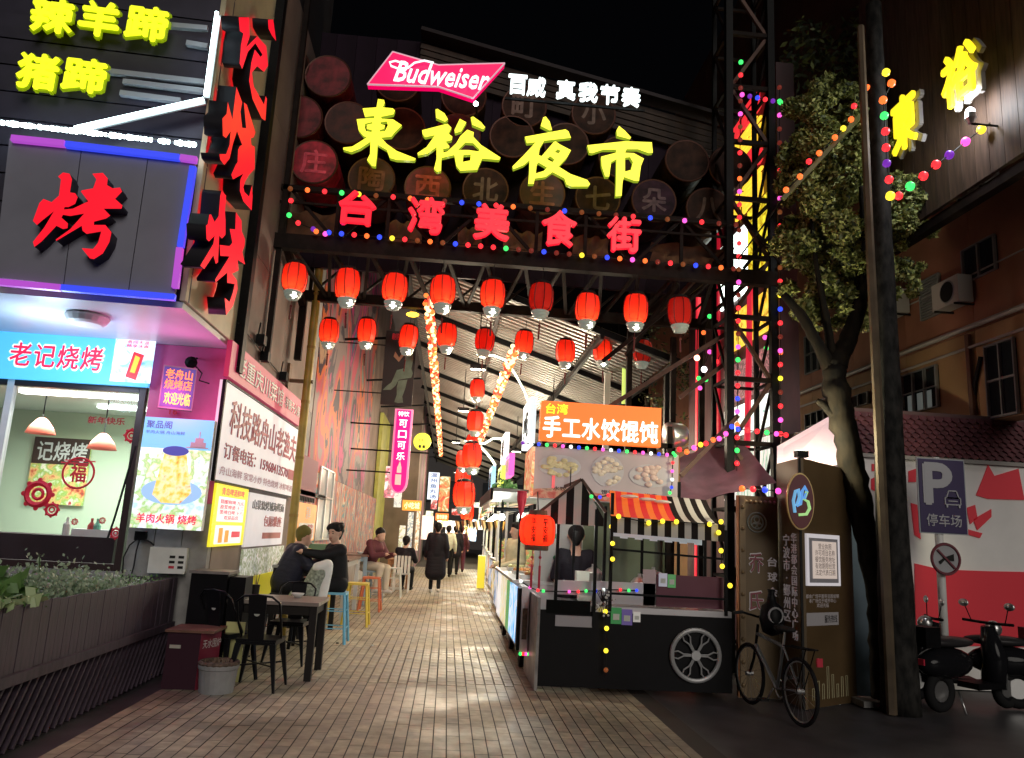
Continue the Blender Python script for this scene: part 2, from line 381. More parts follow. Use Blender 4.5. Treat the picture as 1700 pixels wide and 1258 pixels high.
# red papercut stickers on the pane
sg=mat('sticker_red',(.45,.01,.03),.6,em=(.5,.02,.04),es=.15)
for k,(x,y,r,l) in enumerate(((63,820,22,'large red round papercut on the window pane at left'),(86,846,11,'small red round papercut below the large one on the pane'),(218,723,11,'red ring papercut high on the window pane beside the poster'),(192,905-20,9,'red flower papercut low on the window pane beside the poster'),(130,785,24,'red fortune papercut reading 福 in the middle of the window pane'),(124,866,5,'tiny orange papercut drop on the pane'),(170,864,5,'tiny dark red papercut dot on the pane'))):
    p=PY(x,y,YB+.028); s=r*8.7/1300
    t=T('window_sticker',l,'sticker',p,'red papercuts on the shop window')
    mb=MB(); 
    if k==4:
        f=Fr(p,XA,2*s,2*s); text('lettering','福',sg,t,f.sub(-.25,.25,-.3,.3),.003,.03); mb.torus(p,s,.012,28,4); f.box(mb,-.5,.5,.38,.42,0,.003); f.box(mb,-.6,.3,.30,.34,0,.003)
    else:
        mb.torus(p,s*.78,s*.2,24,4); mb.torus(p,s*.35,s*.12,12,4)
        for i in range(8):
            a=i*math.pi/4; mb.ball(p+V((math.cos(a)*s,0,math.sin(a)*s)),s*.18,6,4,(1,.2,1))
    mb.build('papercut',sg,t)
f=FR(lambda x,y:PY(x,y,YB+.6),XA,(148,688),(207,697),(207,708),(146,700))
text('hanging_letters','新年快乐',sg,None,f,.006,.03); tag(bpy.data.objects['hanging_letters'],'small red 新年快乐 letters hanging inside the shop','letters')
# ---------------- blue sign 记烧烤
f=FR(lambda x,y:PY(x,y,YB-.05),XA,(56,543),(262,562),(246,641),(46,634))
f=Fr(f.c+V((-.6,0,0)),XA,f.w+1.2,f.h)
t=T('shop_sign','light blue lit sign reading 记烧烤 above the shop window','sign',f.p(0,-.5))
mb=MB(); f.box(mb,-.5,.5,-.5,.5,0,.05); mb.build('light_panel',mat('sky_blue_lightbox',(.1,.45,.75),.4,em=(.07,.42,.8),es=.9),t)
f2=FR(lambda x,y:PY(x,y,YB-.1),XA,(80,577),(173,585),(170,612),(78,608))
f2=FR(lambda x,y:PY(x,y,YB-.1),XA,(20,568),(172,578),(168,616),(16,606))
ol=glow('sign_white_outline',(.9,.95,1),.9)
text('lettering_outline','老记烧烤',ol,t,Fr(f2.c,XA,f2.w*1.03,f2.h*1.1),.004,.05,d=.0,space=1.1)
text('lettering','老记烧烤',glow('sign_red_letter',(.75,.02,.08),.9),t,f2,.006,.018,d=.006,space=1.1)
f3=FR(lambda x,y:PY(x,y,YB-.1),XA,(190,557),(262,562),(247,640),(186,634))
mb=MB(); f3.box(mb,-.5,.5,-.47,.47,0,.008); mb.build('picture_panel',ramp_mat('icy_print',[(.1,.45,.8),(.5,.8,1),(.9,.97,1),(.3,.65,.9)],6,es=.85),t)
mb=MB(); f3.poly(mb,[(-.12,-.36),(.14,-.42),(.26,.12),(.0,.18)],.01,.02); mb.build('drink_can',glow('can_red',(.8,.03,.05),.8),t)
mb=MB(); f3.poly(mb,[(-.02,-.26),(.1,-.28),(.18,.06),(.06,.1)],.022,.026); mb.build('can_label',glow('can_gold',(1,.6,.05),.9),t)
text('small_print','勇闯天涯\n畅享冰爽',glow('can_print',(.8,.1,.2),.7),t,f3.sub(-.2,.35,.26,.42,.01),.004,.02)
# ---------------- 烤 sign panel with blue LED frame
q=[(20,234),(327,267),(291,497),(-6,462)]
t=T('wall_sign','grey sign panel with a big red 烤 character and blue LED border','sign',PF(170,480,.1))
P=[PF(*a,.02) for a in q]
xr=[(0,.38),(.385,.74),(.745,1)]
for a,b in xr:
    pa=[P[0].lerp(P[1],a),P[0].lerp(P[1],b),P[3].lerp(P[2],b),P[3].lerp(P[2],a)]
    MB().prism(pa,fn_*.05).build('panel',greypan,t)
led_b=glow('led_blue',(.035,.06,.75),.95); led_v=glow('led_violet',(.42,.07,.55),.8); led_w=glow('led_white',(.75,1,1),9)
def ledbar(a,b,m,t_,w=.055,d=.10,name='led_strip',segs=1): MB().bar(PF(*a,d),PF(*b,d),w,w,up=fn_).build(name,m,t_)
ledbar((110,240),(298,262),led_b,t); ledbar((300,262),(327,266),led_v,t); ledbar((20,230),(108,239),led_v,t)
ledbar((321,277),(300,410),led_b,t); ledbar((299,412),(291,478),led_v,t); ledbar((103,478),(291,494),led_b,t); ledbar((-5,468),(101,478),led_v,t)
redl=glow('red_letter_face',(.83,.005,.02),.95); dkside=mat('letter_side_dark',(.03,.028,.035),.4,.2)
big=[[(-40,640),(40,420),(90,370),(190,410),(280,330),(305,130),(270,95),(330,45),(410,60),(440,130),(415,290),(480,300),(510,350),(480,430),(400,470),(350,470),(340,500),(450,490),(640,400),(550,280),(560,265),(700,240),(740,130),(690,60),(820,50),(880,120),(870,200),(940,240),(1030,230),(1055,280),(970,370),(1060,450),(1050,490),(830,490),(910,575),(860,610),(710,650),(710,690),(850,690),(925,780),(900,900),(820,1040),(710,1110),(660,1100),(560,975),(700,985),(760,910),(800,770),(620,800),(570,760),(560,700),(250,885),(240,870),(420,740),(590,550),(420,580),(330,565),(310,600),(390,670),(385,730),(330,740),(250,700),(70,890),(-20,960),(-40,900),(100,720),(220,520),(80,630),(10,690)]]
outline('character',big,lambda x,y:PF(x,y,.22),fn_,.15,redl,t,dkside,(60,280,7.4))
# ---------------- yellow characters and white LED tubes above
yl=glow('yellow_letter_face',(.9,.95,.02),1.0); yl2=glow('yellow_green_edge',(.25,.35,.0),.5)
for k,(ch,qq,l) in enumerate((('蹄',((214,12),(280,16),(275,70),(208,64)),'rightmost yellow lit character of the upper row on the left building'),('羊',((136,4),(200,8),(196,62),(132,58)),'middle yellow lit sheep character of the upper row on the left building'),('辣',((56,-2),(124,2),(120,56),(52,52)),'leftmost yellow lit character of the upper row, cut by the view'),
        ('蹄',((110,97),(178,103),(172,156),(104,150)),'right yellow lit character of the lower row on the left building'),('猪',((34,90),(98,95),(94,150),(28,145)),'left yellow lit character of the lower row, cut by the view'))):
    f=FR(lambda x,y:PF(x,y,.02),fr_,*qq); t=T('illuminated_character',l,'sign letter',f.p(0,-.5),'yellow characters on the left building')
    text('face',ch,yl,t,f,.03,.028); text('rim',ch,yl2,t,Fr(f.c,f.r,f.w*1.05,f.h*1.07),.03,.05,d=-.034)
def tube_thing(a,b,l,w=.035,fn=None,m=None):
    fn=fn or (lambda q:PF(*q,.1)); A,B=fn(a),fn(b); t=T('led_tube',l,'light tube',A.lerp(B,.5),'white LED tubes on the left building')
    MB().tube([A,B],w/2,8).build('tube',m or led_w,t); MB().bar(A+V((0,.05,0)),B+V((0,.05,0)),w*1.6,.02,up=fn_).build('backing',greyp,t); return t
tube_thing((360,20),(341,158),'upright white LED tube beside the beige sign face')
tube_thing((338,164),(124,212),'slanting white LED tube on the left building')
A,B=PF(-10,202,.1),PF(322,240,.1); t=T('led_tube','dotted horizontal white LED tube under the slanting one','light tube',A.lerp(B,.5),'white LED tubes on the left building')
MB().tube([A,B],.012,6).build('backing',greyp,t)
mb=MB(); 
for i in range(46):
    if R.random()<.85: mb.ball(A.lerp(B,i/45+R.uniform(-.004,.004)),.018+.012*R.random(),6,4)
tag(mb.build('light_dots',led_w,t))
for a,b in (((170,118),(345,138)),((205,136),(340,152)),((200,155),(300,168)),((250,40),(345,48)),((310,72),(345,78))):
    A,B=PF(*a,-.1),PF(*b,-.1); MB().bar(A,B,.05,.05).build('cladding_rail',mat('rail_grey',(.35,.36,.42),.4),sb)
# ---------------- red calligraphy on the alley-facing beige face
def PS_(x,y): return PX(x,y,XL+.20)
chars=[[[(400,-60),(490,-60),(495,110),(465,200),(560,105),(640,190),(655,360),(620,415),(560,365),(515,420),(530,540),(620,700),(635,625),(645,650),(632,840),(600,820),(520,650),(490,490),(510,330),(540,220),(590,285),(607,265),(545,165),(480,240),(430,390),(408,340),(420,180),(440,80),(410,60)]],
 [[(380,545),(430,680),(415,760),(430,900),(465,905),(445,680),(470,700),(545,940),(530,985),(505,990),(510,1050),(540,1070),(538,1258),(490,1310),(455,1370),(440,1420),(450,1460),(490,1500),(515,1400),(520,1500),(512,1620),(440,1540),(410,1450),(415,1350),(440,1300),(350,1350),(335,1310),(375,1220),(390,1200),(395,1090),(410,1060),(430,1050),(385,930),(350,1040),(320,1170),(275,1225),(240,1180),(232,1130),(290,1130),(320,1050),(330,930),(290,990),(262,970),(258,820),(295,780),(305,675),(345,830)]]]
kao=[[(250,140),(290,180),(280,330),(285,390),(285,520),(255,555),(230,530),(220,760),(200,775),(180,700),(100,820),(65,790),(180,600),(190,530),(140,580),(120,560),(115,440),(130,430),(145,345),(160,345),(190,410),(225,360),(240,180)],
 [(375,325),(425,400),(425,490),(455,560),(450,620),(430,670),(455,780),(390,740),(400,830),(340,860),(385,920),(390,1000),(350,1140),(290,1220),(278,1070),(320,1105),(350,1020),(365,950),(300,940),(300,850),(200,935),(195,910),(320,710),(240,705),(235,610),(320,620),(345,590),(322,470),(370,475)]]
gr='red calligraphy characters on the beige side of the shop'
lb=['topmost red brush character, cut off above, on the beige shop side','middle red brush character 烧 on the beige shop side','lowest red brush character 烤 on the beige shop side']
for k,(polys,cr) in enumerate(((chars[0],(320,40,5.24)),(chars[1],(320,40,5.24)),(kao,(320,290,5.24)))):
    t=T('illuminated_character',lb[k],'sign letter',PS_(cr[0]+polys[0][0][0]/5.24,cr[1]+polys[0][0][1]/5.24),gr)
    outline('face',polys,PS_,XA,.17,redl,t,dkside,cr)
    if k==0: outline('stroke',[[(655,-40),(700,-40),(725,145),(690,100),(660,40)]],PS_,XA,.17,redl,t,dkside,cr)
# ---------------- LED message board, poster, camera on the magenta wall
f=FR(lambda x,y:PY(x,y,8.2),V((1,.35,0)),(275,592),(326,625),(318,690),(262,668))
t=T('led_board','tilted LED message board with orange dot lettering on the magenta wall','LED board',f.p(0,-.5))
mb=MB(); f.box(mb,-.5,.5,-.5,.5,-.08,0); mb.build('case',greyp,t)
mb=MB(); f.box(mb,-.46,.46,-.46,.46,0,.006); mb.build('screen',mat('led_screen',(.05,.03,.12),.4,em=(.08,.06,.35),es=.6),t)
text('lettering','老舟山\n烧烤店',glow('led_orange',(1,.25,.04),1.4),t,f.sub(-.4,.4,-.05,.42,.007),.004,.02)
text('lettering','欢迎光临',glow('led_yellow',(1,.6,.05),1.4),t,f.sub(-.36,.4,-.4,-.12,.007),.004,.02)
f=FR(lambda x,y:PY(x,y,8.25),XA,(243,692),(358,698),(332,883),(214,873))
t=T('poster_light_box','lit poster of a hot pot tower dish under a blue sky with a white ship','poster',f.p(0,-.5))
mb=MB(); f.box(mb,-.5,.5,-.5,.5,-.08,0); mb.build('case',white,t)
g=f.sub(-.5,.5,-.5,.5,.001)
mb=MB(); g.box(mb,-.5,.5,.22,.5,0,.004); mb.build('sky_print',glow('poster_sky',(.22,.55,.9),.85),t)
mb=MB(); g.box(mb,-.5,.5,-.5,.22,0,.004); mb.build('sea_print',ramp_mat('poster_food',[(.75,.85,.95),(.45,.7,.9),(.9,.95,1),(.35,.6,.2),(.85,.8,.6),(.8,.9,.95)],7,es=.8,dist=.2,detail=8),t)
mb=MB(); g.disc(mb,.02,-.17,.30,.13,.005,.010); mb.build('plate',glow('plate_blue',(.35,.55,.85),.8),t)
mb=MB(); g.poly(mb,[(-.24,-.20),(-.1,-.27),(.16,-.27),(.3,-.17),(.2,.08),(.16,.2),(-.14,.2)],.011,.02); mb.build('food_tower',ramp_mat('food_gold',[(.55,.3,.05),(.9,.6,.12),(.95,.8,.45),(.6,.25,.12)],16,es=.8,dist=.1,detail=8),t)
mb=MB(); g.disc(mb,.01,.2,.13,.05,.021,.026); mb.build('pot_top',glow('pot_navy',(.08,.08,.35),.8),t)
mb=MB(); g.box(mb,.14,.46,.235,.245,.005,.01); g.box(mb,.2,.42,.245,.29,.005,.012); g.box(mb,.26,.38,.29,.33,.005,.012); g.box(mb,.31,.325,.33,.39,.005,.01); mb.build('ship',white,t)
text('lettering','羊肉火锅 烧烤',glow('poster_red',(.85,.03,.1),.9),t,g.sub(-.42,.42,-.45,-.37,.006),.004,.03)
text('lettering','聚品阁',glow('poster_navy',(.12,.12,.4),.6),t,g.sub(-.46,-.1,.4,.47,.005),.004,.02); text('small_print','羊肉火锅 舟山海鲜',MT['poster_navy'],t,g.sub(-.46,.1,.35,.38,.005),.004,.01)
p=PY(318,600,YB-.12); t=T('security_camera','black security camera on the magenta wall','camera',p)
MB().lathe([(.03,0),(.06,.02),(.065,.1),(.03,.13)],p,12,V((.3,-1,-.3))).build('housing',black,t); MB().tube([p,p+V((.02,.1,.06))],.012).build('bracket',black,t)
MB().tube([p+V((.05,0,-.05)),p+V((.12,.02,-.12)),p+V((.1,.02,-.2)),p+V((.2,.06,-.22))],.008,5).build('cable',ink,t)
f=FR(lambda x,y:PY(x,y,YB-.03),XA,(268,674),(310,680),(308,690),(266,686)); o=text('wall_number','16',redink,None,f,.006,.02,fit=False); tag(o,'small number 16 on the magenta wall above the poster','number')
# white box unit + cables
f=FR(lambda x,y:PY(x,y,8.45),V((1,.2,0)),(248,912),(309,906),(308,948),(246,956))
t=T('electrical_box','white ventilated box with dark slots on the concrete panels','box',f.p(0,-.5))
mb=MB(); f.box(mb,-.5,.5,-.5,.5,-.2,0); mb.build('case',white,t)
for i in range(3):
    for j in range(2):
        mb=MB(); f.box(mb,.05+j*.24,.2+j*.24,-.3+i*.2,-.2+i*.2,.0,.006); mb.build('slot',[redink,ink,ink][i] if j==0 else ink,t)
p=PY(233,890,YB-.1)
t=T('wall_socket','black outlet with dangling cables under the poster','outlet',p); MB().box(p.x-.05,p.x+.06,p.y-.03,p.y+.03,p.z-.04,p.z+.05).build('outlet_box',black,t)
for q in (((233,890),(215,905),(205,925),(203,960)),((233,890),(226,915),(222,940),(215,965)),((235,892),(250,900),(256,905))): MB().tube([PY(a,b,YB-.12) for a,b in q],.008,5).build('cable',ink,t)
MB().tube([PY(225,740,YB-.2),PY(190,860,YB-.2),PY(178,895,YB-.2)],.012,5).build('cable',ink,t)
# ---------------- planter
XP=-2.73
t=T('wooden_planter','long dark stained plank planter full of leafy plants before the shop','planter',(XP-.25,6.5,0))
yy=4.2; k=0; 
while yy<8.55:
    MB().box(XP-.022,XP+R.uniform(-.003,.004),yy+.004,yy+.121,.50+R.uniform(-.004,.004),.93+R.uniform(-.006,.006)).build('plank',wood_dk,t); yy+=.125
MB().box(XP-.005,XP+.03,4.2,8.57,.43,.50).build('rail',wood_dk,t)
MB().box(XP-.55,XP-.03,4.2,8.55,.46,.86).build('soil_box',mat('soil',(.03,.022,.015),.9),t)
MB().box(XP-.5,XP-.02,8.53,8.57,.4,.93).build('end_board',wood_dk,t)
yy=4.2
while yy<8.5:
    MB().bar((XP-.02,yy,.0),(XP-.02,yy+.32,.43),.022,.035,up=XA).build('lattice_slat',wood_dk,t); yy+=.11
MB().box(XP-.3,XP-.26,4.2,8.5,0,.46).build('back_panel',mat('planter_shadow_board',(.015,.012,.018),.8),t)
leafg=mat('leaf_green',(.16,.32,.09),.5,noise=.5,scale=4); leafl=mat('leaf_pale',(.42,.52,.28),.5); leafd=mat('leaf_dusty',(.34,.43,.30),.6)
def leaves(n,cx,sp,sz,m,name,parent=None,elong=1.6,seed=1,ell=False,up=.3,bottom=None):
    r=random.Random(seed); mb=MB()
    for _ in range(n):
        if ell:
            while True:
                d=V((r.uniform(-1,1),r.uniform(-1,1),r.uniform(-1,1)))
                if .25<d.length<1: break
            p=V(cx)+V((d.x*sp[0],d.y*sp[1],d.z*sp[2]))
        else: p=V(cx)+V((r.uniform(-sp[0],sp[0]),r.uniform(-sp[1],sp[1]),abs(r.gauss(0,.5))*sp[2]))
        a=V((r.gauss(0,1),r.gauss(0,1),r.gauss(up,.6))).normalized(); b=a.cross(V((r.gauss(0,1),r.gauss(0,1),r.gauss(0,1)))).normalized()
        s=sz*r.uniform(.6,1.3)
        mb.add([p-a*s*elong*.5,p+b*s*.5,p+a*s*elong*.5,p-b*s*.5],[(0,1,2,3)])
    return mb.build(name,m,parent)
for k,(y,h,n,m_,lab,sz) in enumerate(((5.5,.17,300,leafg,'broad leafed pale plant at the left end of the planter',.10),(6.2,.21,3000,leafd,'fine dusty green bush in the middle of the planter',.026),(6.9,.16,2400,leafd,'low feathery bush right of the middle bush in the planter',.024),(7.6,.10,700,leafd,'short grey green sprigs near the planter right end',.02),(8.2,.10,260,leafg,'thin yellow green sprigs at the planter end by the white box',.02),(4.8,.17,260,leafg,'broad leafed plant at the near end of the planter',.1))):
    tt=T('planter_plant',lab,'plant',(XP-.28,y,.86),'plants in the wooden planter')
    leaves(n,(XP-.28,y,.87),(.24,.40,h),sz,m_,'foliage',tt,1.5,k+3,up=1.2)
    if k in(0,5): leaves(60,(XP-.12,y,.93),(.14,.4,.08),.09,leafl,'pale_leaves',tt,1.4,k+20,up=.6)
    mb=MB()
    for i in range(8): a=V((XP-.28+R.uniform(-.2,.2),y+R.uniform(-.3,.3),.85)); mb.tube([a,a+V((R.uniform(-.04,.04),0,h))],.004,4)
    mb.build('stem',leafg,tt)
# ================================================================ alley left wall
aw=T('alley_wall_building','tall concrete building whose side wall lines the left of the alley','building',(XL-1,16,0))
wallm=mat('brown_grey_render',(.26,.20,.17),.8,noise=.35,scale=1.3,bump=.15)
def left(x,y,d=0): return PX(x,y,XL+d)
# wall panels (large sheets with open joints)
y=YB+.16; k=0
while y<13.2:
    for z0,z1 in ((.95,2.9),(2.905,4.7),(4.705,6.6),(6.605,8.6)):
        MB().box(XL-.12,XL-R.uniform(0,.006),y,y+1.135,z0,z1).build('wall_panel',wallm,aw)
    for z0,z1 in ((0,.47),(.476,.944)): MB().box(XL-.10,XL+R.uniform(0,.006),y,y+1.135,z0,z1).build('concrete_panel',concrete,aw)
    y+=1.14
MB().box(XL-.5,XL-.125,YB+.2,34,0,9.5).build('wall_core',wallm,aw)
mur=ramp_mat('mural_paint',[(.02,.16,.20),(.12,.02,.10),(.42,.03,.16),(.05,.04,.06),(.20,.15,.15),(.40,.06,.10),(.50,.12,.03),(.03,.02,.04),(.34,.22,.14),(.05,.22,.24)],.8,(1,.8,.5),dist=1.0,detail=6,interp='CONSTANT')
mur2=ramp_mat('mural_paint_lower',[(.03,.22,.26),(.52,.08,.03),(.40,.16,.10),(.55,.45,.36),(.48,.11,.05),(.06,.20,.24),(.28,.03,.10),(.50,.20,.12),(.05,.24,.28)],1.7,(1,1.2,.4),dist=.5,detail=11,interp='CONSTANT')
m1=T('wall_mural','tall painted mural of pink grey and teal shapes over coral strokes on the alley wall','mural',(XL,20,0))
MB().box(XL-.12,XL+.012,13.9,23.5,2.5,8.6).build('upper_painting',mur,m1)
MB().box(XL-.12,XL+.010,13.9,27.5,.55,2.495).build('lower_painting',mur2,m1)
MB().box(XL-.12,XL+.03,13.9,27.5,.0,.55).build('plinth',mat('pale_plinth',(.45,.42,.4),.7,noise=.3,scale=3),m1)
for i in range(5): MB().box(XL-.12,XL-.004+R.uniform(0,.004),13.24+i*.001,13.88,.0+i*1.72,1.715+i*1.72).build('wall_panel',concrete,aw)
yl_=mat('yellow_green_wall_paint',(.5,.5,.12),.6,noise=.3,scale=3)
MB().box(XL-.1,XL+.02,27.55,31,0,5.5).build('painted_bay',yl_,aw)
# ---------------- signs on the wall
s1w=mat('white_sign_face',(.55,.53,.53),.5,noise=.12,scale=3,em=(.78,.74,.78),es=.42)
def wallsign(label,px,face,d=.06,cat='sign',border=None):
    f=FR(lambda x,y:left(x,y,d),YA,*px); t=T('wall_sign',label,cat,f.p(0,-.5))
    mb=MB(); f.box(mb,-.5,.5,-.5,.5,-d+.004,0); mb.build('board',face,t); return t,f
t,f=wallsign('maroon fascia with white characters above the white restaurant sign',((385,572),(501,660),(498,708),(380,625)),mat('maroon_sign',(.35,.02,.07),.5,em=(.5,.03,.1),es=.35))
text('lettering','老重庆川菜馆',white,t,f.sub(-.44,.16,-.3,.3,.002),.006,.01); text('small_lettering','羊蝎子火锅',white,t,f.sub(.2,.47,-.2,.2,.002),.006,.01)
t,f=wallsign('large white sign with dark red characters of an old fisherman restaurant',((376,632),(497,713),(486,828),(352,793)),s1w)
dr=mat('dark_red_lettering',(.33,.015,.05),.5)
text('lettering','科技路舟山老渔夫',dr,t,f.sub(-.42,.46,.0,.36,.002),.006,.015)
text('phone_line','订餐电话：15968413570',dr,t,f.sub(-.44,.36,-.26,-.1,.002),.006,.012)
text('small_print','舟山海鲜 家常小炒 特色烧烤 冰鲜啤酒',mat('rose_print',(.5,.25,.3)),t,f.sub(-.46,.46,-.43,-.34,.002),.004,.01)
mb=MB(); f.box(mb,.37,.47,-.26,-.12,.002,.006); mb.build('red_label',dr,t)
for a,b,c,d_ in ((-.505,-.495,-.5,.5),(.495,.505,-.5,.5),(-.5,.5,.49,.505),(-.5,.5,-.505,-.49)):
    mb=MB(); f.box(mb,a,b,c,d_,-.02,.015); mb.build('frame_bar',black,t)
MB().box(XL+.0,XL+.05,YB+.9,16.0,2.02,2.10).build('shadow_rail',black,aw)
t,f=wallsign('yellow bordered menu poster in the wall',((362,800),(413,814),(402,907),(346,905)),glow('menu_yellow',(.9,.78,.03),.75),.03,'poster')
t['label']='yellow bordered price list poster under the white restaurant sign'
mb=MB(); f.box(mb,-.4,.4,-.1,.3,0,.004); f.box(mb,-.4,.4,-.46,-.16,0,.004); mb.build('paper',glow('menu_white',(.85,.85,.85),.75),t)
text('heading','青岛啤酒鲜啤',glow('menu_red',(.8,.05,.1),.6),t,f.sub(-.35,.35,.33,.45,.002),.004,.02)
text('price_list','精酿鲜啤 九元\n原浆啤酒 十二\n黑啤白啤 十八\n欢迎品尝',MT['menu_red'],t,f.sub(-.36,.36,-.07,.26,.005),.004,.01,lines=1.1)
mb=MB(); f.box(mb,-.3,-.2,-.44,-.2,.004,.01); f.box(mb,-.12,-.02,-.44,-.24,.004,.01); mb.build('printed_bottle',glow('menu_orange',(.9,.4,.05),.6),t)
mb=MB(); f.box(mb,.08,.34,-.36,-.26,.004,.008); mb.build('red_tag',MT['menu_red'],t)
t,f=wallsign('grey white sign with small grey characters and faint red print',((416,815),(474,830),(468,905),(405,906)),s1w,.035)
text('lettering','山菜烧烤城海鲜面',mat('grey_print',(.2,.2,.2)),t,f.sub(-.42,.44,.2,.38,.002),.005,.01); text('red_lettering','包厢雅座',mat('soft_red_print',(.55,.2,.2)),t,f.sub(-.1,.4,-.12,.1,.002),.005,.01)
mb=MB(); f.box(mb,-.1,.42,-.36,-.24,.002,.006); mb.build('red_bar',MT['soft_red_print'],t)
t,f=wallsign('food photo board with a yellow lower edge',((404,909),(471,908),(466,968),(398,970)),ramp_mat('grey_food_print',[(.12,.16,.08),(.7,.72,.7),(.25,.3,.15),(.8,.82,.85),(.35,.2,.12)],9,es=.25,dist=.2),.03,'poster')
t2,f=wallsign('yellow strip board below the food photos',((398,958),(470,948),(468,985),(396,995)),mat('acid_yellow_board',(.7,.62,.03),.5,em=(.7,.6,.03),es=.3),.055,'board')
t,f=wallsign('orange price poster right of the yellow pole',((498,834),(525,838),(522,898),(490,898)),mat('orange_poster',(.75,.35,.12),.5,em=(.8,.38,.14),es=.3),.06,'poster')
mb=MB(); f.box(mb,-.42,.42,-.45,-.02,0,.004); mb.build('paper',white,t); text('price_list','小炒\n凉菜\n主食',redink,t,f.sub(-.35,.35,-.42,-.05,.005),.004,.01); text('heading','菜单',white,t,f.sub(-.12,.12,.08,.42,.002),.004,.01)
t,f=wallsign('faded maroon banner with a spiral edge beside the white sign',((503,755),(528,765),(524,828),(498,822)),mat('faded_maroon',(.22,.10,.13),.6),.05,'banner')
for i in range(9): mb=MB(); f.box(mb,-.45+i*.105,-.40+i*.105,-.62,-.5,-.01,.01); mb.build('tab',ink,t)
t,f=wallsign('aluminium framed dark window right of the maroon banner',((529,775),(552,782),(546,895),(524,895)),mat('frosted_pane',(.25,.27,.27),.3),.02,'window')
for a in (-.5,0,.5): mb=MB(); f.box(mb,a-.03,a+.03,-.5,.5,0,.03); mb.build('mullion',silver,t)
for a in (-.5,.1,.5): mb=MB(); f.box(mb,-.5,.5,a-.01,a+.01,0,.03); mb.build('mullion',silver,t)
# wall lamps, wires
for k,q in enumerate(((427,564),(434,592),(465,625))):
    p=left(*q,.02); t=T('wall_floodlight','%s small dark floodlight along the wire on the alley wall'%ORD[k],'lamp',p,'small floodlights on the alley wall')
    MB().box(p.x,p.x+.10,p.y-.07,p.y+.07,p.z-.06,p.z+.06).build('housing',black,t); MB().tube([p,p+V((.02,0,.22))],.01).build('stem',black,t)
tag(MB().tube([left(395,535,.03),left(425,572,.03),left(462,618,.03),left(480,645,.03)],.008,5).build('wall_wire',ink),'thin black wire draped along the alley wall above the maroon sign','wire')
# bamboo-yellow pole
a=PX(541,440,-2.2); b=PX(474,985,-2.2); a=V((-2.2,b.y,7.0)); b.z=0
t=T('yellow_pole','tall yellow pole like bamboo in front of the alley wall signs','pole',b)
pts=[b+(V((-2.2,b.y,6.6))-b)*(i/8) for i in range(9)]
MB().tube(pts,.062,12).build('shaft',mat('bamboo_yellow',(.42,.30,.05),.45,noise=.35,scale=4),t,smooth=True)
for i in range(1,9): MB().tube([pts[i]-V((0,0,.02)),pts[i]+V((0,0,.02))],.067,12).build('joint_ring',mat('bamboo_ring',(.28,.18,.03)),t)
p=PX(515,638,-2.2); MB().bar((-2.5,b.y,p.z),(-2.12,b.y,p.z),.05).build('wall_bracket',mat('bracket_brown',(.12,.06,.02)),t); MB().box(-2.5,-2.46,b.y-.08,b.y+.08,p.z-.25,p.z+.25).build('bracket_plate',MT['bracket_brown'],t)
# ---------------- lady poster, cola banner, round yellow sign, small signs down the alley
def hang(name,label,cat,Y,px,face,t_=.05,r=XA):
    f=FR(lambda x,y:PY(x,y,Y),r,*px); t=T(name,label,cat,f.p(0,-.5))
    mb=MB(); f.box(mb,-.5,.5,-.5,.5,-t_,0); mb.build('board',face,t); return t,f
t,f=hang('hanging_poster','dark poster of a seated figure in a long grey green dress hung over the alley','poster',16.0,((640,548),(690,552),(686,674),(633,671)),mat('poster_dark',(.035,.03,.035),.5))
mb=MB(); f.poly(mb,[(.16,.26),(.28,.31),(.40,.27),(.44,.12),(.40,.0),(.46,-.06),(.42,-.12),(.2,-.14),(.02,-.16),(-.06,-.24),(-.2,-.30),(-.46,-.31),(-.34,-.25),(-.2,-.2),(-.12,-.1),(-.06,-.03),(.1,-.01),(.2,.02),(.18,.12)],.001,.006); f.poly(mb,[(.02,-.17),(.30,-.15),(.26,-.26),(.18,-.38),(.22,-.46),(.06,-.47),(-.06,-.46),(.0,-.36),(-.02,-.26)],.001,.006); mb.build('dress_print',mat('dress_green',(.12,.17,.14),.6,noise=.4,scale=5),t)
mb=MB(); f.disc(mb,.2,.36,.06,.09,.001,.006); f.poly(mb,[(-.2,.15),(-.02,.08),(.2,.22),(.16,.28),(-.02,.14),(-.16,.22)],.007,.01); mb.build('figure_print',mat('print_skin',(.3,.15,.1)),t)
text('heading','剧院',redink,t,f.sub(-.3,-.0,.38,.47,.002),.004,.02)
for z in (-.35,.3): MB().tube([f.p(-.5,z,-.03),V((XL,16.03,f.p(0,z).z))],.012,6).build('bracket_rod',black,t)
f=FR(lambda x,y:PY(x,y,19),XA,(656,678),(686,680),(676,820),(645,818))
t=T('hanging_banner','magenta neon edged banner with rounded foot and white characters reading 可口可乐','banner',f.p(0,-.5))
mg=glow('banner_magenta',(.65,.0,.2),.8); hw=.5
prof=[(-.5,.5),(.5,.5),(.5,-.36)]+[(.5*math.cos(a*math.pi/8),-.36-.14*math.sin(a*math.pi/8)) for a in range(1,8)]+[(-.5,-.36)]
mb=MB(); f.poly(mb,prof,-.08,0); mb.build('board',glow('banner_edge_pink',(.8,.2,.35),.9),t)
mb=MB(); f.poly(mb,[(a*.78,b*.97) for a,b in prof],0,.02); mb.build('face',mg,t)
for i,c in enumerate('可口可乐'): text('character',c,glow('banner_white',(1,.9,.95),1),t,f.sub(-.22,.22,.28-i*.13,.37-i*.13,.022),.006,.03)
text('heading','特饮',MT['banner_white'],t,f.sub(-.3,.3,.41,.47,.022),.006,.03)
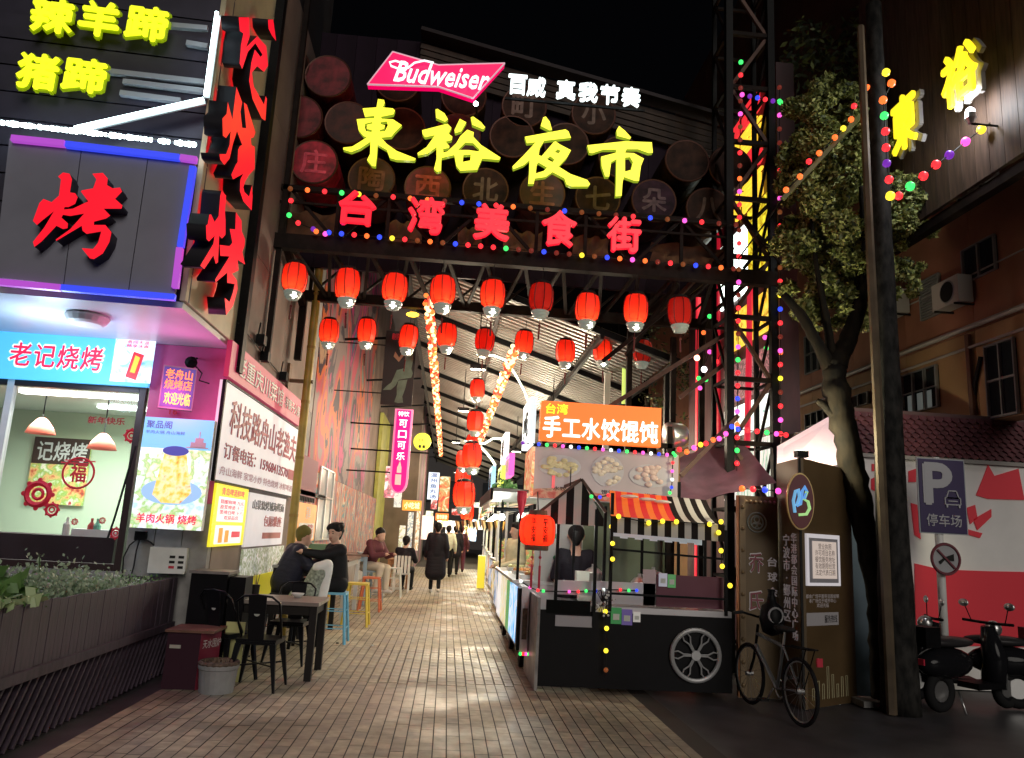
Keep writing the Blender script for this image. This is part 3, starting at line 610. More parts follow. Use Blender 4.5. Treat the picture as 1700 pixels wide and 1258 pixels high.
mb=MB(); f.poly(mb,[(-.14,-.2),(.0,-.12),(.1,-.2),(.1,-.26),(-.14,-.26)],.022,.03); f.box(mb,-.2,.12,-.4,-.28,.022,.03); mb.build('printed_cup',mat('cup_pink',(.6,.4,.4),.5,em=(.7,.45,.45),es=.5),t)
for z in (.3,-.26): MB().tube([f.p(-.5,z,-.03),V((XL,19.03,f.p(0,z).z))],.02,6).build('bracket_rod',black,t)
p=PY(701,733,19.5); t=T('round_sign','round yellow green lit sign with a small shop print on a rod','sign',p)
MB().lathe([(.21,-.03),(.22,0),(.21,.03)],p,24,YA).build('disc',glow('lime_sign',(.75,.8,.05),.9),t); f=Fr(p+V((0,-.032,0)),XA,.4,.4)
text('lettering','鲜果茶',mat('lime_print',(.4,.25,.05)),t,f.sub(-.25,.25,-.05,.2),.004,.02); mb=MB(); f.box(mb,-.2,-.04,-.4,-.22,0,.01); f.box(mb,.04,.2,-.4,-.22,0,.01); mb.build('printed_cup',ink,t)
q=PY(708,752,19.5); MB().tube([V((XL,19.5,q.z)),V((q.x+.06,19.5,q.z))],.022,6).build('bracket_rod',black,t)
vert=lambda name,label,Y,px,c,txt,tc,es=.9: (lambda tf:[text('character',ch,tc,tf[0],tf[1].sub(-.3,.3,.5-(i+.85)/len(txt),.5-(i+.15)/len(txt),.002),.006,.02) for i,ch in enumerate(txt)])(hang('hanging_sign',label,'sign',Y,px,glow(name,c,es)))
vert('sign_paleblue','white hanging sign with a column of small blue characters',22,((712,784),(729,784),(728,829),(709,829)),(.75,.85,1),'温州鱼丸汤',mat('blue_print',(.1,.2,.5)))
tt,f=hang('hanging_sign','small orange and yellow lit sign low on the left of the alley','sign',26,((668,830),(700,831),(699,848),(668,847)),glow('sign_orange_small',(1,.35,.05),1)); text('lettering','小吃城',glow('sign_cream',(1,.9,.5),1.2),tt,f.sub(-.4,.4,-.3,.3,.002),.01,.03)
tt,f=hang('hanging_sign','orange sign with small yellow print at the far end of the alley','sign',33,((723,851),(745,853),(744,865),(723,863)),glow('sign_orange_far',(.9,.2,.03),1)); text('lettering','夜市美食',MT['sign_cream'],tt,f.sub(-.4,.4,-.3,.3,.002),.01,.03)
tt,f=hang('standing_poster','cream poster with a round pink print beyond the walking person','poster',27,((703,856),(720,856),(718,896),(697,895)),ramp_mat('cream_poster',[(.9,.88,.6),(.95,.93,.8),(.85,.5,.5),(.95,.95,.85)],3,es=.8))
tt,f=hang('hanging_sign','multi coloured lantern sign with red squares under the left garland','sign',22.5,((731,790),(748,792),(744,850),(727,848)),ramp_mat('tall_sign_print',[(.8,.03,.03),(.75,.1,.05),(.3,.25,.08),(.85,.8,.6),(.7,.05,.05)],3.5,es=.8))
for x,y,w_,h_,c,es in ((655,820,12,22,(.8,.85,.9),.6),(676,880,9,30,(.5,.65,.8),.4),(690,880,6,34,(.9,.6,.3),.5),(662,892,10,20,(.8,.8,.5),.6)):
    tt,f=hang('small_poster','%s poster strip on the left stall fronts beyond the mural'%('pale' if c[0]==.8 and c[2]==.9 else 'blue' if c[2]==.8 else 'orange' if c[2]==.3 else 'cream'),'poster',28+w_*.1,((x,y-h_),(x+w_,y-h_),(x+w_,y+h_),(x,y+h_)),ramp_mat('strip_print_%d'%x,[c,tuple(v*.5 for v in c),(.9,.9,.85),c],6,es=es))
# far left building fronts closing the view
fb=T('far_left_building','brown rendered building stepping into the alley beyond the mural','building',(-2,34,0))
for i in range(5): MB().box(-3.2,-1.25-.0,31+i*2.4,33.36+i*2.4,0,12).build('wall_bay',[wallm,mat('pink_render',(.45,.22,.26),.7,noise=.3,scale=1)][i%2],fb)
eb=T('end_building','dark building closing the far end of the alley','building',(2,75,0)); MB().box(-14,20,72,78,0,9).build('wall',mat('dim_render',(.08,.07,.07)),eb)
for i in range(8): MB().box(-9+i*3,-7.6+i*3,71.9,71.98,4,6).build('window',mat('dim_window',(.03,.035,.04),.2),eb)
# ================================================================ gate structure
XT0=3.62; XT1=4.24     # tower
gate=T('entrance_gate','dark steel lattice gate spanning the alley with a square lattice tower at its right','gate',(.5,G,0))
def gpt(x,y,Y=G): return PY(x,y,Y)
def member(name,a,b,w_=.06,h=None,m_=steel_dk,par=gate): return MB().bar(a,b,w_,h).build(name,m_,par)
zc=gpt(800,427).z; zu=gpt(800,338).z
member('chord',(-2.62,G,zc),(XT1+.05,G,zc),.14,.20)
member('chord',(-2.62,G,zu),(XT0,G,zu),.07,.07)
member('chord',(-2.62,G+.0,zu-.2),(XT0,G,zu-.2),.03,.03)
n=9
for i in range(n+1):
    x=-2.4+i*(XT0+2.4)/n
    member('upright',(x,G+.002*i,zc+.1),(x,G+.002*i,zu-.035),.045)
    if i<n:
        x2=x+(XT0+2.4)/n
        member('brace',(x+.02,G+.045,zc+.1) if i%2 else (x+.02,G+.045,zu),(x2-.02,G+.045,zu) if i%2 else (x2-.02,G+.045,zc+.1),.04)
# second frame behind with horizontal lacing
G2=11.6; zb=gpt(800,512,G2).z
member('rear_chord',(-2.45,G2,zb),(4.0,G2,zb),.11,.15)
for i in range(12):
    x=-2.3+i*.52; member('lacing',(x,G+.08,zc-.03),(x+.26,G2-.06,zb),.05,.05); member('lacing',(x+.30,G2-.06,zb+.0),(x+.50,G+.08,zc-.03),.045,.045)
member('rear_chord',(-2.45,G2,zb+.75),(4.0,G2,zb+.75),.06,.06)
for i in range(9): x=-2.3+i*.72; member('upright',(x,G2+.003*i,zb+.08),(x,G2+.003*i,zb+.72),.05); member('brace',(x+.03,G2+.04,zb+.08),(x+.69,G2+.04,zb+.72),.035)
member('post',(-2.38,G2,zb-.05),(-2.38,G2,zb-1.0),.10,.10); member('brace',(-2.40,G+.1,zc+.05),(-2.38,G2-.08,zb-.15),.09,.09)
member('post',(-2.44,G,3.6),(-2.44,G,9.2),.07,.07)
# right tower
TX=[XT0,XT1]; TY=[G,G+.62]
for x in TX:
    for y in TY: member('tower_post',(x,y,0),(x,y,11.5),.10 if y==G else .06,None,black)
zz=[0.3+i*.86 for i in range(13)]
for i,z in enumerate(zz):
    for y in TY: member('tower_rung',(XT0+.05,y+.001,z),(XT1-.05,y+.001,z),.06 if y==G else .04)
    for x in TX: member('tower_rung',(x,TY[0]+.05,z-.001),(x,TY[1]-.03,z-.001),.04)
    if i<len(zz)-1:
        z2=zz[i+1]
        a,b=((XT0+.05,G+.03,z+.03),(XT1-.05,G+.03,z2-.03)) if i%2 else ((XT1-.05,G+.03,z+.03),(XT0+.05,G+.03,z2-.03))
        member('tower_brace',a,b,.05,None,steel_br); 
        member('tower_brace',(TX[0],TY[0]+.06,z+.02),(TX[0],TY[1]-.04,z2-.02),.035); member('tower_brace',(TX[1],TY[1]-.04,z+.02),(TX[1],TY[0]+.06,z2-.02),.035)
# X brace in the window of the lit sign
member('tower_brace',gpt(1235,445,G-.02),gpt(1298,365,G-.02),.045); member('tower_brace',gpt(1235,362,G-.04),gpt(1298,440,G-.04),.045)
# raking members between tower and alley roof
for a,b,m_ in (((1000,682,G+.5),(1220,545,G+.2),steel_br),((1000,600,G+.8),(1215,430,G+.5),steel_dk),((1128,660,G+.4),(1222,590,G+.2),steel_br),((1100,520,G+1),(1215,400,G+.2),steel_br),((1130,790,G-.1),(1225,690,G-.05),steel_br),((1040,590,G+1.2),(1125,470,G+.4),steel_dk),((1125,838,G+.1),(1222,812,G+.1),steel_br)):
    member('raking_brace',PY(*a),PY(*b),.055,.055,m_)
for x,y0,y1 in ((1046,548,700),(1118,560,830),(1165,545,750)):
    a=PY(x,y0,G+1.5); member('rear_post',(a.x,G+1.5,0),(a.x,G+1.5,a.z),.08)
# ---------------- drums above the gate
drumreds=[(.55,.02,.05),(.075,.015,.010),(.04,.016,.010),(.22,.02,.03),(.04,.015,.03)]  # left drums are coloured brighter red for the crimson light on them
rim=mat('drum_rim',(.10,.04,.03),.5,.5); dm=[mat('drum_paint_and_light_%d'%i,c,.55,.2,noise=.65,scale=6,c2=tuple(v*.25 for v in c),bump=.2) for i,c in enumerate(drumreds)]
drum_t={}
DR=[(545,128,3,''),(660,135,2,''),(497,195,3,''),(578,205,1,''),(668,215,2,''),(760,225,1,''),(850,228,2,''),(770,160,2,''),(870,178,2,'町'),(985,190,2,'小'),(940,240,2,''),(1030,262,2,''),(1140,268,2,''),
 (522,270,0,'庄'),(617,298,1,'陶'),(710,313,3,'西'),(806,316,2,'北'),(900,322,1,'生'),(992,330,2,'七'),(1085,334,4,'朵'),(1175,348,2,'八'),(1212,278,2,''),(480,110,2,'')]
def row_of(y,k): return 'lowest' if (y>=290 or k==13) else 'lower middle' if y>=235 else 'upper middle' if y>=165 else 'top'
for k,(x,y,c,ch) in enumerate(DR):
    rw=row_of(y,k); pos=sorted(q[0] for j,q in enumerate(DR) if row_of(q[1],j)==rw).index(x)
    p=PY(x,y,G+.55); r=.335 if y>110 else .3
    lab='%s drum end, %s from the left in the %s row above the gate'%('faintly lettered' if ch else 'unmarked rusty',ORD[pos],rw)
    if k==13: lab='drum end with peeling paint, tinted bright red as by lamplight, at the left of the lowest drum row'
    if k==0: lab='large dull red drum end near the top left of the drum wall'
    if k==2: lab='pinkish worn drum end at the left edge of the drum wall'
    if k==22: lab='dark small drum end at the upper left corner of the drum wall'
    t=T('oil_drum',lab,'drum',p-V((0,0,r)),'painted drum ends stacked above the gate')
    MB().lathe([(r,0),(r,.05),(r*.985,.06),(r*.985,.3),(r,.31),(r,.34),(r*.985,.35),(r*.985,.85)],p+V((0,-.02,0)),28,YA).build('barrel',dm[c],t)
    MB().lathe([(.001,0),(r*.93,0),(r*.93,.012)],p+V((0,-.034,0)),28,YA).build('drum_end',dm[c],t); MB().torus(p+V((0,-.025,0)),r*.97,.014,28,5).build('rim',rim,t)
    a=R.uniform(0,6.3); MB().lathe([(.03,0),(.03,.02)],p+V((math.cos(a)*r*.68,-.03,math.sin(a)*r*.68)),10,YA).build('bung',ink,t)
    if ch: text('painted_character',ch,mat('faded_paint_%d'%(c),tuple(min(1,v*2.6+.06) for v in drumreds[c]),.8,noise=.5,scale=10),t,Fr(p+V((0,-.034,0)),XA,r*1.05,r*1.05),.004,.03)
# dark backing wall and sloped roof edge behind the drums
bw=T('roof_shed','dark sheet metal shed roof behind the drums sloping down to the right','roof',(0,G+2,5.4))
def rz(x): return 8.75-.30*(x+.8) if x>-.8 else 9.6
for i in range(20):
    x0=-2.6+i*.32; x1=x0+.315; z1=max(5.5,gpt(760,75,G+1.5).z-.42*(max(0,x0-gpt(760,75,G+1.5).x)))
    z1=min(z1,9.4)
    MB().box(x0,x1,G+1.5,G+1.55+(.02 if i%2 else 0),5.35,z1).build('back_sheet',mat('violet_black_sheet',(.018,.008,.018),.6,.2,noise=.4,scale=2),bw)
a=gpt(700,55,G+1.3); b=gpt(1222,205,G+1.3)
MB().bar(a,b,.3,.06).build('fascia',mat('dark_fascia',(.025,.02,.022),.5,.3),bw)
for i in range(5): MB().bar(a+V((0,.1,-.16-.11*i)),b+V((0,.1,-.16-.11*i)),.05,.085).build('fascia_board',mat('brown_board',(.055,.03,.02),.7,noise=.5,scale=5),bw)
# draped tarp pieces between the truss members
tarp=mat('brown_tarp',(.20,.09,.04),.7,noise=.6,scale=4,bump=.3)
for k,(x0,x1) in enumerate(((430,560),(640,700),(760,800),(835,900),(950,1010),(1080,1215))):
    P=[PY(x0,345+(x0-430)*.09,G+.5),PY(x1,345+(x1-430)*.09,G+.5),PY(x1,405+(x1-430)*.075,G+.5),PY(x0,400+(x0-430)*.075,G+.5)]
    mb=MB(); vs=[]; nx,nz=10,5
    for j in range(nz+1):
        for i in range(nx+1):
            q=P[0].lerp(P[1],i/nx).lerp(P[3].lerp(P[2],i/nx),j/nz); vs.append(q+V((0,.08*math.sin(i*1.7+j*2.1)+.05*math.sin(j*3+k),-.05*math.sin(i/nx*3.14)*(j/nz))))
    mb.add(vs,[(j*(nx+1)+i,j*(nx+1)+i+1,(j+1)*(nx+1)+i+1,(j+1)*(nx+1)+i) for j in range(nz) for i in range(nx)])
    tag(mb.build('draped_tarp',tarp,smooth=True),'crumpled brown tarp behind the gate lattice, %s from the left'%ORD[k],'tarp','crumpled tarps behind the gate lattice')
# ---------------- neon characters 東裕夜市
YN=G-.25
neon=[('東',(560,150,6.071),[[(410,85),(470,95),(478,125),(455,170),(560,180),(580,200),(565,240),(440,265),(445,285),(560,290),(650,350),(580,420),(545,465),(440,475),(500,540),(600,610),(790,685),(780,705),(600,700),(530,680),(500,600),(405,545),(400,640),(385,765),(350,760),(300,700),(330,640),(335,515),(230,585),(140,620),(60,595),(60,575),(150,565),(240,510),(300,470),(265,460),(215,400),(195,290),(240,285),(370,280),(375,255),(280,265),(255,180),(395,170)],
  [(280,335),(350,318),(358,332),(300,345),(295,385),(350,400),(345,420),(290,410),(275,370)],[(435,320),(500,310),(510,350),(480,410),(430,415),(425,400),(470,385),(480,350),(435,340)]]),
 ('裕',(560,150,6.071),[[(990,190),(1010,185),(1080,230),(1115,290),(1085,315),(995,275)],[(1235,285),(1300,320),(1250,410),(1190,430),(1180,400)],[(1345,270),(1370,262),(1450,320),(1490,370),(1470,390),(1360,345)],
  [(855,400),(1110,335),(1150,375),(1120,435),(1160,465),(1150,500),(1090,515),(1130,560),(1125,578),(1065,590),(1070,625),(1110,615),(1200,530),(1240,460),(1310,395),(1375,420),(1370,465),(1450,550),(1645,675),(1630,700),(1460,685),(1410,800),(1240,808),(1200,760),(1180,650),(1050,680),(1045,810),(1005,820),(975,790),(1000,690),(1000,570),(910,635),(815,655),(808,630),(900,570),(985,450),(885,470),(860,440)],
  [(1270,650),(1345,645),(1340,705),(1265,720)],[(1215,600),(1290,525),(1370,530),(1430,590),(1430,615),(1320,600)]]),
 ('夜',(840,170,6.071),[[(375,150),(400,140),(440,190),(465,275),(440,280),(350,235)],[(190,345),(600,270),(630,290),(655,355),(385,385),(340,460),(330,530),(360,540),(480,400),(500,390),(540,420),(655,480),(610,560),(530,645),(650,720),(820,780),(848,820),(830,845),(660,845),(610,825),(590,765),(470,700),(400,750),(290,765),(280,820),(225,820),(235,690),(238,580),(180,630),(75,672),(65,645),(180,530),(300,400),(210,410)],
  [(490,500),(520,470),(550,485),(535,510)],[(410,570),(445,540),(490,575),(470,600)],[(310,620),(330,605),(415,655),(380,690),(300,715)]]),
 ('市',(840,170,6.071),[[(1115,280),(1140,235),(1200,285),(1260,350),(1250,370),(1120,335)],[(820,430),(1200,390),(1470,400),(1480,505),(1440,510),(1330,470),(1215,470),(1200,505),(1290,510),(1390,565),(1360,640),(1340,790),(1300,790),(1190,750),(1175,800),(1165,940),(1105,945),(1110,800),(1115,570),(1060,600),(1040,745),(1000,745),(965,640),(960,545),(1110,505),(1110,475),(980,475),(870,510),(840,505)],[(1200,555),(1250,550),(1280,600),(1260,680),(1200,695)]])]
neonf=glow('neon_yellow',(1,.93,.04),1.15); neons=mat('neon_edge',(.1,.14,.0),.4,em=(.3,.42,.02),es=.7)
for kk,(ch,cr,polys) in enumerate(neon):
    p=PY(cr[0]+polys[0][0][0]/cr[2],cr[1]+polys[0][0][1]/cr[2],YN); t=T('neon_character','large yellow neon brush character meaning %s, %s of the four above the gate'%(['east','plenty','night','market'][kk],ORD[kk]),'sign letter',p,'yellow neon characters above the gate')
    outline('face',polys,lambda x,y:PY(x,y,YN),-YA,.07,neonf,t,neons,cr)
    MB().bar(p+V((0,.08,-.3)),p+V((0,.7,-.3)),.03).build('standoff',steel_dk,t)
# red characters 台湾美食街
for kr,(ch,qq) in enumerate((('台',((566,320),(624,322),(622,376),(563,372))),('湾',((681,330),(738,333),(734,390),(677,386))),('美',((789,342),(846,344),(843,400),(787,397))),('食',((901,352),(956,355),(954,411),(899,408))),('街',((1009,363),(1063,366),(1060,421),(1008,417))))):
    f=FR(lambda x,y:PY(x,y,G-.3),XA,*qq); t=T('red_letter','%s red box character from the left in the lattice of the gate'%ORD[kr],'sign letter',f.p(0,-.5),'red characters in the gate lattice')
    text('face',ch,glow('red_box_face',(.85,.01,.03),.95),t,f,.07,.035)
    MB().bar(f.p(0,0,-.08),f.p(0,0,-.3),.03).build('standoff',steel_dk,t)
for kw,(ch,x,y) in enumerate(zip('百威真我节奏',(859,890,939,976,1012,1047),(142,146,151,155,159,163))):
    s=15; f=FR(lambda x_,y_:PY(x_,y_,G-.2),XA,(x-s,y-s-1),(x+s,y-s+1),(x+s,y+s+1),(x-s,y+s-1)); t=T('white_letter','%s white glowing character right of the red bow tie sign'%ORD[kw],'sign letter',f.p(0,-.5),'white glowing characters by the bow tie sign')
    text('face',ch,glow('white_letter_face',(.88,1,1),1.6),t,f,.05,.02)
t=T('letter_rail','thin dark rail carrying the white glowing characters','rail',gpt(950,170)); MB().bar(PY(838,163,G-.12),PY(1070,184,G-.12),.03).build('bar',black,t)
# bow tie sign
bow=[(652,86),(728,108),(838,105),(785,163),(728,144),(610,140)]
t=T('bow_tie_sign','red bow tie shaped light box with white script reading Budweiser','sign',PY(725,160,G-.2))
P=[PY(x,y,G-.25) for x,y in bow]; MB().prism([p-V((0,-.12,0)) for p in P][::1],V((0,-.12,0))).build('light_box',glow('bow_red',(.78,.0,.10),.9),t)
c=sum(P,V((0,0,0)))/6
for i in range(6): MB().bar(P[i],P[(i+1)%6],.012,.03,up=YA).build('edge_strip',mat('pink_edge',(.6,.4,.45),.4,em=(.8,.5,.6),es=.5),t)
a,b=PY(655,118,G-.3),PY(812,134,G-.3); r_=(b-a).normalized(); f=Fr((a+b)/2,r_,(b-a).length,.30,u=V((-r_.z,0,r_.x)))
wl=glow('script_white',(1,.95,.97),1.1); text('script','Budweiser',wl,t,f,.02,.012,shear=.35)
MB().tube([f.p(*q,.01) for q in ((-.38,.38),(-.5,.5),(-.56,.4),(-.54,.22),(-.46,.12),(-.36,.22),(-.30,.5),(-.2,.66),(-.1,.6))],.013,6).build('script_flourish',wl,t)
p=PY(790,172,G-.2); MB().ball(p,.035,8,6).build('spot_bulb',led_w,t); MB().tube([p,p+V((.05,.4,-.1))],.012).build('stay',steel_dk,t)
# ---------------- lanterns
lred=bpy.data.materials.new('lantern_cloth'); lred.use_nodes=True; n_=lred.node_tree; b_=n_.nodes['Principled BSDF']; b_.inputs['Base Color'].default_value=(.8,.02,.01,1); b_.inputs['Roughness'].default_value=.6
tr=n_.nodes.new('ShaderNodeBsdfTranslucent'); tr.inputs[0].default_value=(1,.085,.03,1); mx=n_.nodes.new('ShaderNodeMixShader'); mx.inputs[0].default_value=.35
b_.inputs['Emission Color'].default_value=(1,.035,.015,1); b_.inputs['Emission Strength'].default_value=.06
n_.links.new(b_.outputs[0],mx.inputs[1]); n_.links.new(tr.outputs[0],mx.inputs[2]); n_.links.new(mx.outputs[0],n_.nodes['Material Output'].inputs[0])
clearp=mat('lantern_foot_rings',(.28,.31,.26),.25,em=(.8,.95,.8),es=.10)
lm=MB(); lm.lathe([(.09,.0),(.135,.03),(.155,.10),(.16,.18),(.155,.27),(.135,.34),(.10,.37)],n=8); L_body=lm.mesh('lantern_body',lred)
L_rib=MB()
for i in range(8):
    a=i*math.pi/4; L_rib.tube([(math.cos(a)*r*1.01,math.sin(a)*r*1.01,z) for r,z in ((.1,.0),(.137,.03),(.157,.10),(.163,.18),(.157,.27),(.137,.34),(.1,.37))],.006,4)
L_rib=L_rib.mesh('ribs',mat('rib_dark_red',(.15,.01,.01)))
L_cap=MB().lathe([(.03,.42),(.10,.40),(.11,.37),(.10,.365)],n=16).mesh('cap',ink)
L_foot=MB().lathe([(.105,0),(.12,-.015),(.115,-.035),(.095,-.04),(.105,-.055),(.10,-.075),(.08,-.08),(.085,-.095),(.075,-.11),(.03,-.115)],n=20).mesh('foot_ring',clearp)
L_bulb=MB().ball((0,-.05,-.06),.055,10,8).mesh('lamp_bulb',glow('lantern_bulb',(1,.98,.85),7)); L_bulb_off=MB().ball((0,-.05,-.06),.04,8,6).mesh('lamp_bulb',mat('bulb_off',(.4,.35,.3)))
L_tas=MB().tube([(0,0,-.11),(0,0,-.22)],.003,4).ball((0,0,-.2),.018,6,5).tube([(0,0,-.22),(0,0,-.38)],.012,6).mesh('tassel',mat('tassel_dark',(.12,.01,.01)))
for me in (L_foot,L_bulb):
    for p in me.polygons: p.use_smooth=True
def lantern(p,s,label,lit,group,zwire=None,e=5):
    t=T('red_lantern',label,'lantern',p,group,rz=R.uniform(0,.8)); t.scale=(s,s,s*R.uniform(.96,1.04)); t.rotation_euler=(R.uniform(-.05,.05),R.uniform(-.06,.06),t.rotation_euler.z)
    for nm,me in (('cloth_body',L_body),('ribs',L_rib),('cap',L_cap),('foot_ring',L_foot),('lamp_bulb',L_bulb if lit else L_bulb_off),('tassel',L_tas)):
        o=bpy.data.objects.new(nm,me); col.objects.link(o); o.parent=t
    if lit:
        l=lamp('lantern_glow',(0,0,0),e*s*s,(1,.6,.35),size=.03); l.parent=t; l.location=(0,-.02,.05)
    if zwire:
        o=MB().tube([(0,0,.41),(0,0,(zwire-p.z)/s)],.005,4).build('hanging_wire',ink,None,local=True); o.parent=t
    return t
front=[(489,460,1),(578,472,1),(655,477,1),(736,482,1),(818,488,1),(898,493,0),(975,510,1),(1055,513,1),(1129,516,0)]
for k,(x,y,lit) in enumerate(front):
    p=PY(x,y,G-.05); p.z-=.19; lantern(p,1.02,'%s red lantern from the left in the front row under the gate'%ORD[k],lit,'front row of lanterns under the gate',zc-.1,e=2.6)
rear=[(547,550,1),(609,550,1),(677,560,1),(742,557,1),(804,564,0),(869,568,1),(939,583,1),(1001,581,1),(1066,583,0)]
for k,(x,y,lit) in enumerate(rear):
    p=PY(x,y,12.4); p.z-=.18; lantern(p,.98,'%s red lantern from the left in the second row under the gate'%ORD[k],lit,'second row of lanterns under the gate',zb+.1 ,e=2.2)
for k,(x,y,Y,s,l) in enumerate(((793,645,17,1.05,'small red lantern high in the middle of the alley roof'),(789,700,17,1.1,'bright red lantern just below the topmost one in the middle of the alley'),(785,757,18,1.45,'large red lantern third down in the middle of the alley'),(769,762,19,1.1,'red lantern half hidden at the left of the large middle one'),(786,735,24,1.5,'red lantern behind the large middle one'),(768,792,26,1.6,'small red lantern between the two largest far lanterns'),(771,820,22,1.9,'largest red lantern low in the middle of the far alley'),(776,850,30,1.7,'lowest red lantern far down the alley'),
   (1016,592,14,.75,'red lantern partly behind the eighth of the second row'),(1028,577,15,.9,'red lantern beside the right garland near the green post'),(990,627,17,.85,'first red lantern of the small column right of the roof'),(968,655,19,.8,'second red lantern of the small column right of the roof'),(1012,607,16,.8,'red lantern just below the green post lanterns'))):
    p=PY(x,y,Y); p.z-=.18*s; lantern(p,s,l,1,'red lanterns hanging along the alley',p.z+.9*s,e=2.5*s)
# garlands of lit beads along the alley
gred=[glow('garland_red',(1,.05,.02),1.1),glow('garland_gold',(1,.72,.35),2),glow('garland_orange',(1,.2,.04),1.5)]
def garland(label,x,z,y0,y1,n,zf=lambda t:0,mats=gred,r=.042,wind=.055):
    t=T('light_garland',label,'garland',(x,y0,z),'bead garlands strung under the alley roof')
    pts=[V((x,y0+(y1-y0)*i/30,z+zf(i/30))) for i in range(31)]; MB().tube(pts,.02,5).build('cord',mats[0],t)
    for k,m_ in enumerate(mats):
        mb=MB()
        for i in range(n):
            s=R.random(); a=R.uniform(0,6.28); q=s*30; j=min(29,int(q)); c=pts[j].lerp(pts[j+1],q-j); mb.ball(c+V((math.cos(a)*wind,0,math.sin(a)*wind)),r*R.uniform(.5,1),6,4)
        tag(mb.build('beads',m_,t),kind='stuff')
a=PY(712,500,10.8); garland('left red and gold bead garland running down the alley',a.x,a.z,10.6,34,240)
a=PY(850,590,11.5); garland('right red and gold bead garland running down the alley',a.x,a.z,11.0,34,240)
wm=[glow('bead_white',(.85,1,.6),2.2),glow('bead_white2',(1,1,.9),3)]
def bead_curve(label,pts,n=60,r=.02,mats=wm):
    t=T('bead_light_string',label,'light string',pts[0],'white bead light strings in the alley'); MB().tube(pts,.008,5).build('cord',ink,t)
    for k,m_ in enumerate(mats):
        mb=MB()
        for i in range(n//2):
            q=(i+.5*k)/(n/2)*(len(pts)-1); j=min(len(pts)-2,int(q)); mb.ball(pts[j].lerp(pts[j+1],min(1,q-j)),r,6,4)
        tag(mb.build('beads',m_,t),kind='stuff')
bead_curve('arching white bead string right of the right garland',[PY(x,y,13.5) for x,y in ((793,588),(820,590),(840,598),(856,622),(870,648),(882,680))])
bead_curve('curled white bead string over the far lanterns',[PY(x,y,21) for x,y in ((772,732),(790,738),(805,736),(818,728),(832,728),(838,740))],40,.03)
bead_curve('short white bead string hooking down by the stall signs',[PY(x,y,19) for x,y in ((798,742),(808,752),(818,765),(822,772))],30,.03)
t=T('yellow_lamp','small yellow lamp under the rear beam','lamp',PY(685,522,11.8)); MB().ball(PY(685,522,11.8),.05,8,6,(2,1,.8)).build('bulb',glow('lamp_amber',(1,.55,.03),5),t)
# ================================================================ alley roof
roof=T('alley_roof','corrugated sheet roof on dark purlins over the alley','roof',(1,25,4.5))
def rzz(x): return 5.75-(x+1.0)*.32
cs=mat('corrugated_sheet',(.22,.21,.19),.45,.3,noise=.35,scale=1.5,stretch=(1,.4,1))
y=11.75; i=0
while y<48:
    for (x0,x1) in ((-1.0,.6),(.62,2.2),(2.22,3.4)):
        mb=MB(); n=56; vs=[]
        for j in range(n+1):
            yy=y+((j//4)+[0,.42,.5,.92][j%4])*2.89/14; dz=[0,0,.045,.045][j%4]
            vs+=[(x0,yy,rzz(x0)+.06+dz),(x1,yy,rzz(x1)+.06+dz)]
        mb.add(vs,[(2*j,2*j+1,2*j+3,2*j+2) for j in range(n)]); mb.build('roof_sheet',cs,roof)
    MB().bar((-1.05,y,rzz(-1.05)),(3.45,y,rzz(3.45)),.06,.10).build('purlin',black,roof)
    y+=2.9
for x in (-.9,.61,2.21,3.35): MB().bar((x,11.7,rzz(x)-.09),(x,48,rzz(x)-.09),.06,.08).build('rafter',black,roof)
y=12
while y<48: MB().box(3.3,3.4,y,y+.1,0,rzz(3.35)-.14).build('roof_post',black,roof); MB().bar((-1,y+.04,rzz(-1)-.1),(XL+.02,y+.04,rzz(-1)-.25),.05).build('wall_strut',black,roof); y+=4.72
# floodlights on purlins
for k,(x,y) in enumerate(((.35,13.2),(2.0,15.8),(.2,18.4),(1.8,22),(.1,25.5),(.6,31),(0.3,38))):
    z=rzz(x)-1.0; t=T('floodlight','%s LED floodlight along the alley under the roof'%ORD[k],'lamp',(x,y,z),'LED floodlights under the alley roof')
    MB().box(x-.14,x+.14,y-.05,y+.05,z-.02,z+.06).build('housing',black,t); MB().box(x-.12,x+.12,y-.04,y+.04,z-.03,z-.021).build('led_face',glow('flood_face',(1,.93,.8),9),t); MB().tube([(x,y,z+.06),(x,y,z+.99)],.01).build('stem',ink,t)
    lamp('flood_beam',(x,y,z-.16),205,(1,.86,.62),'POINT',.12,None,t)

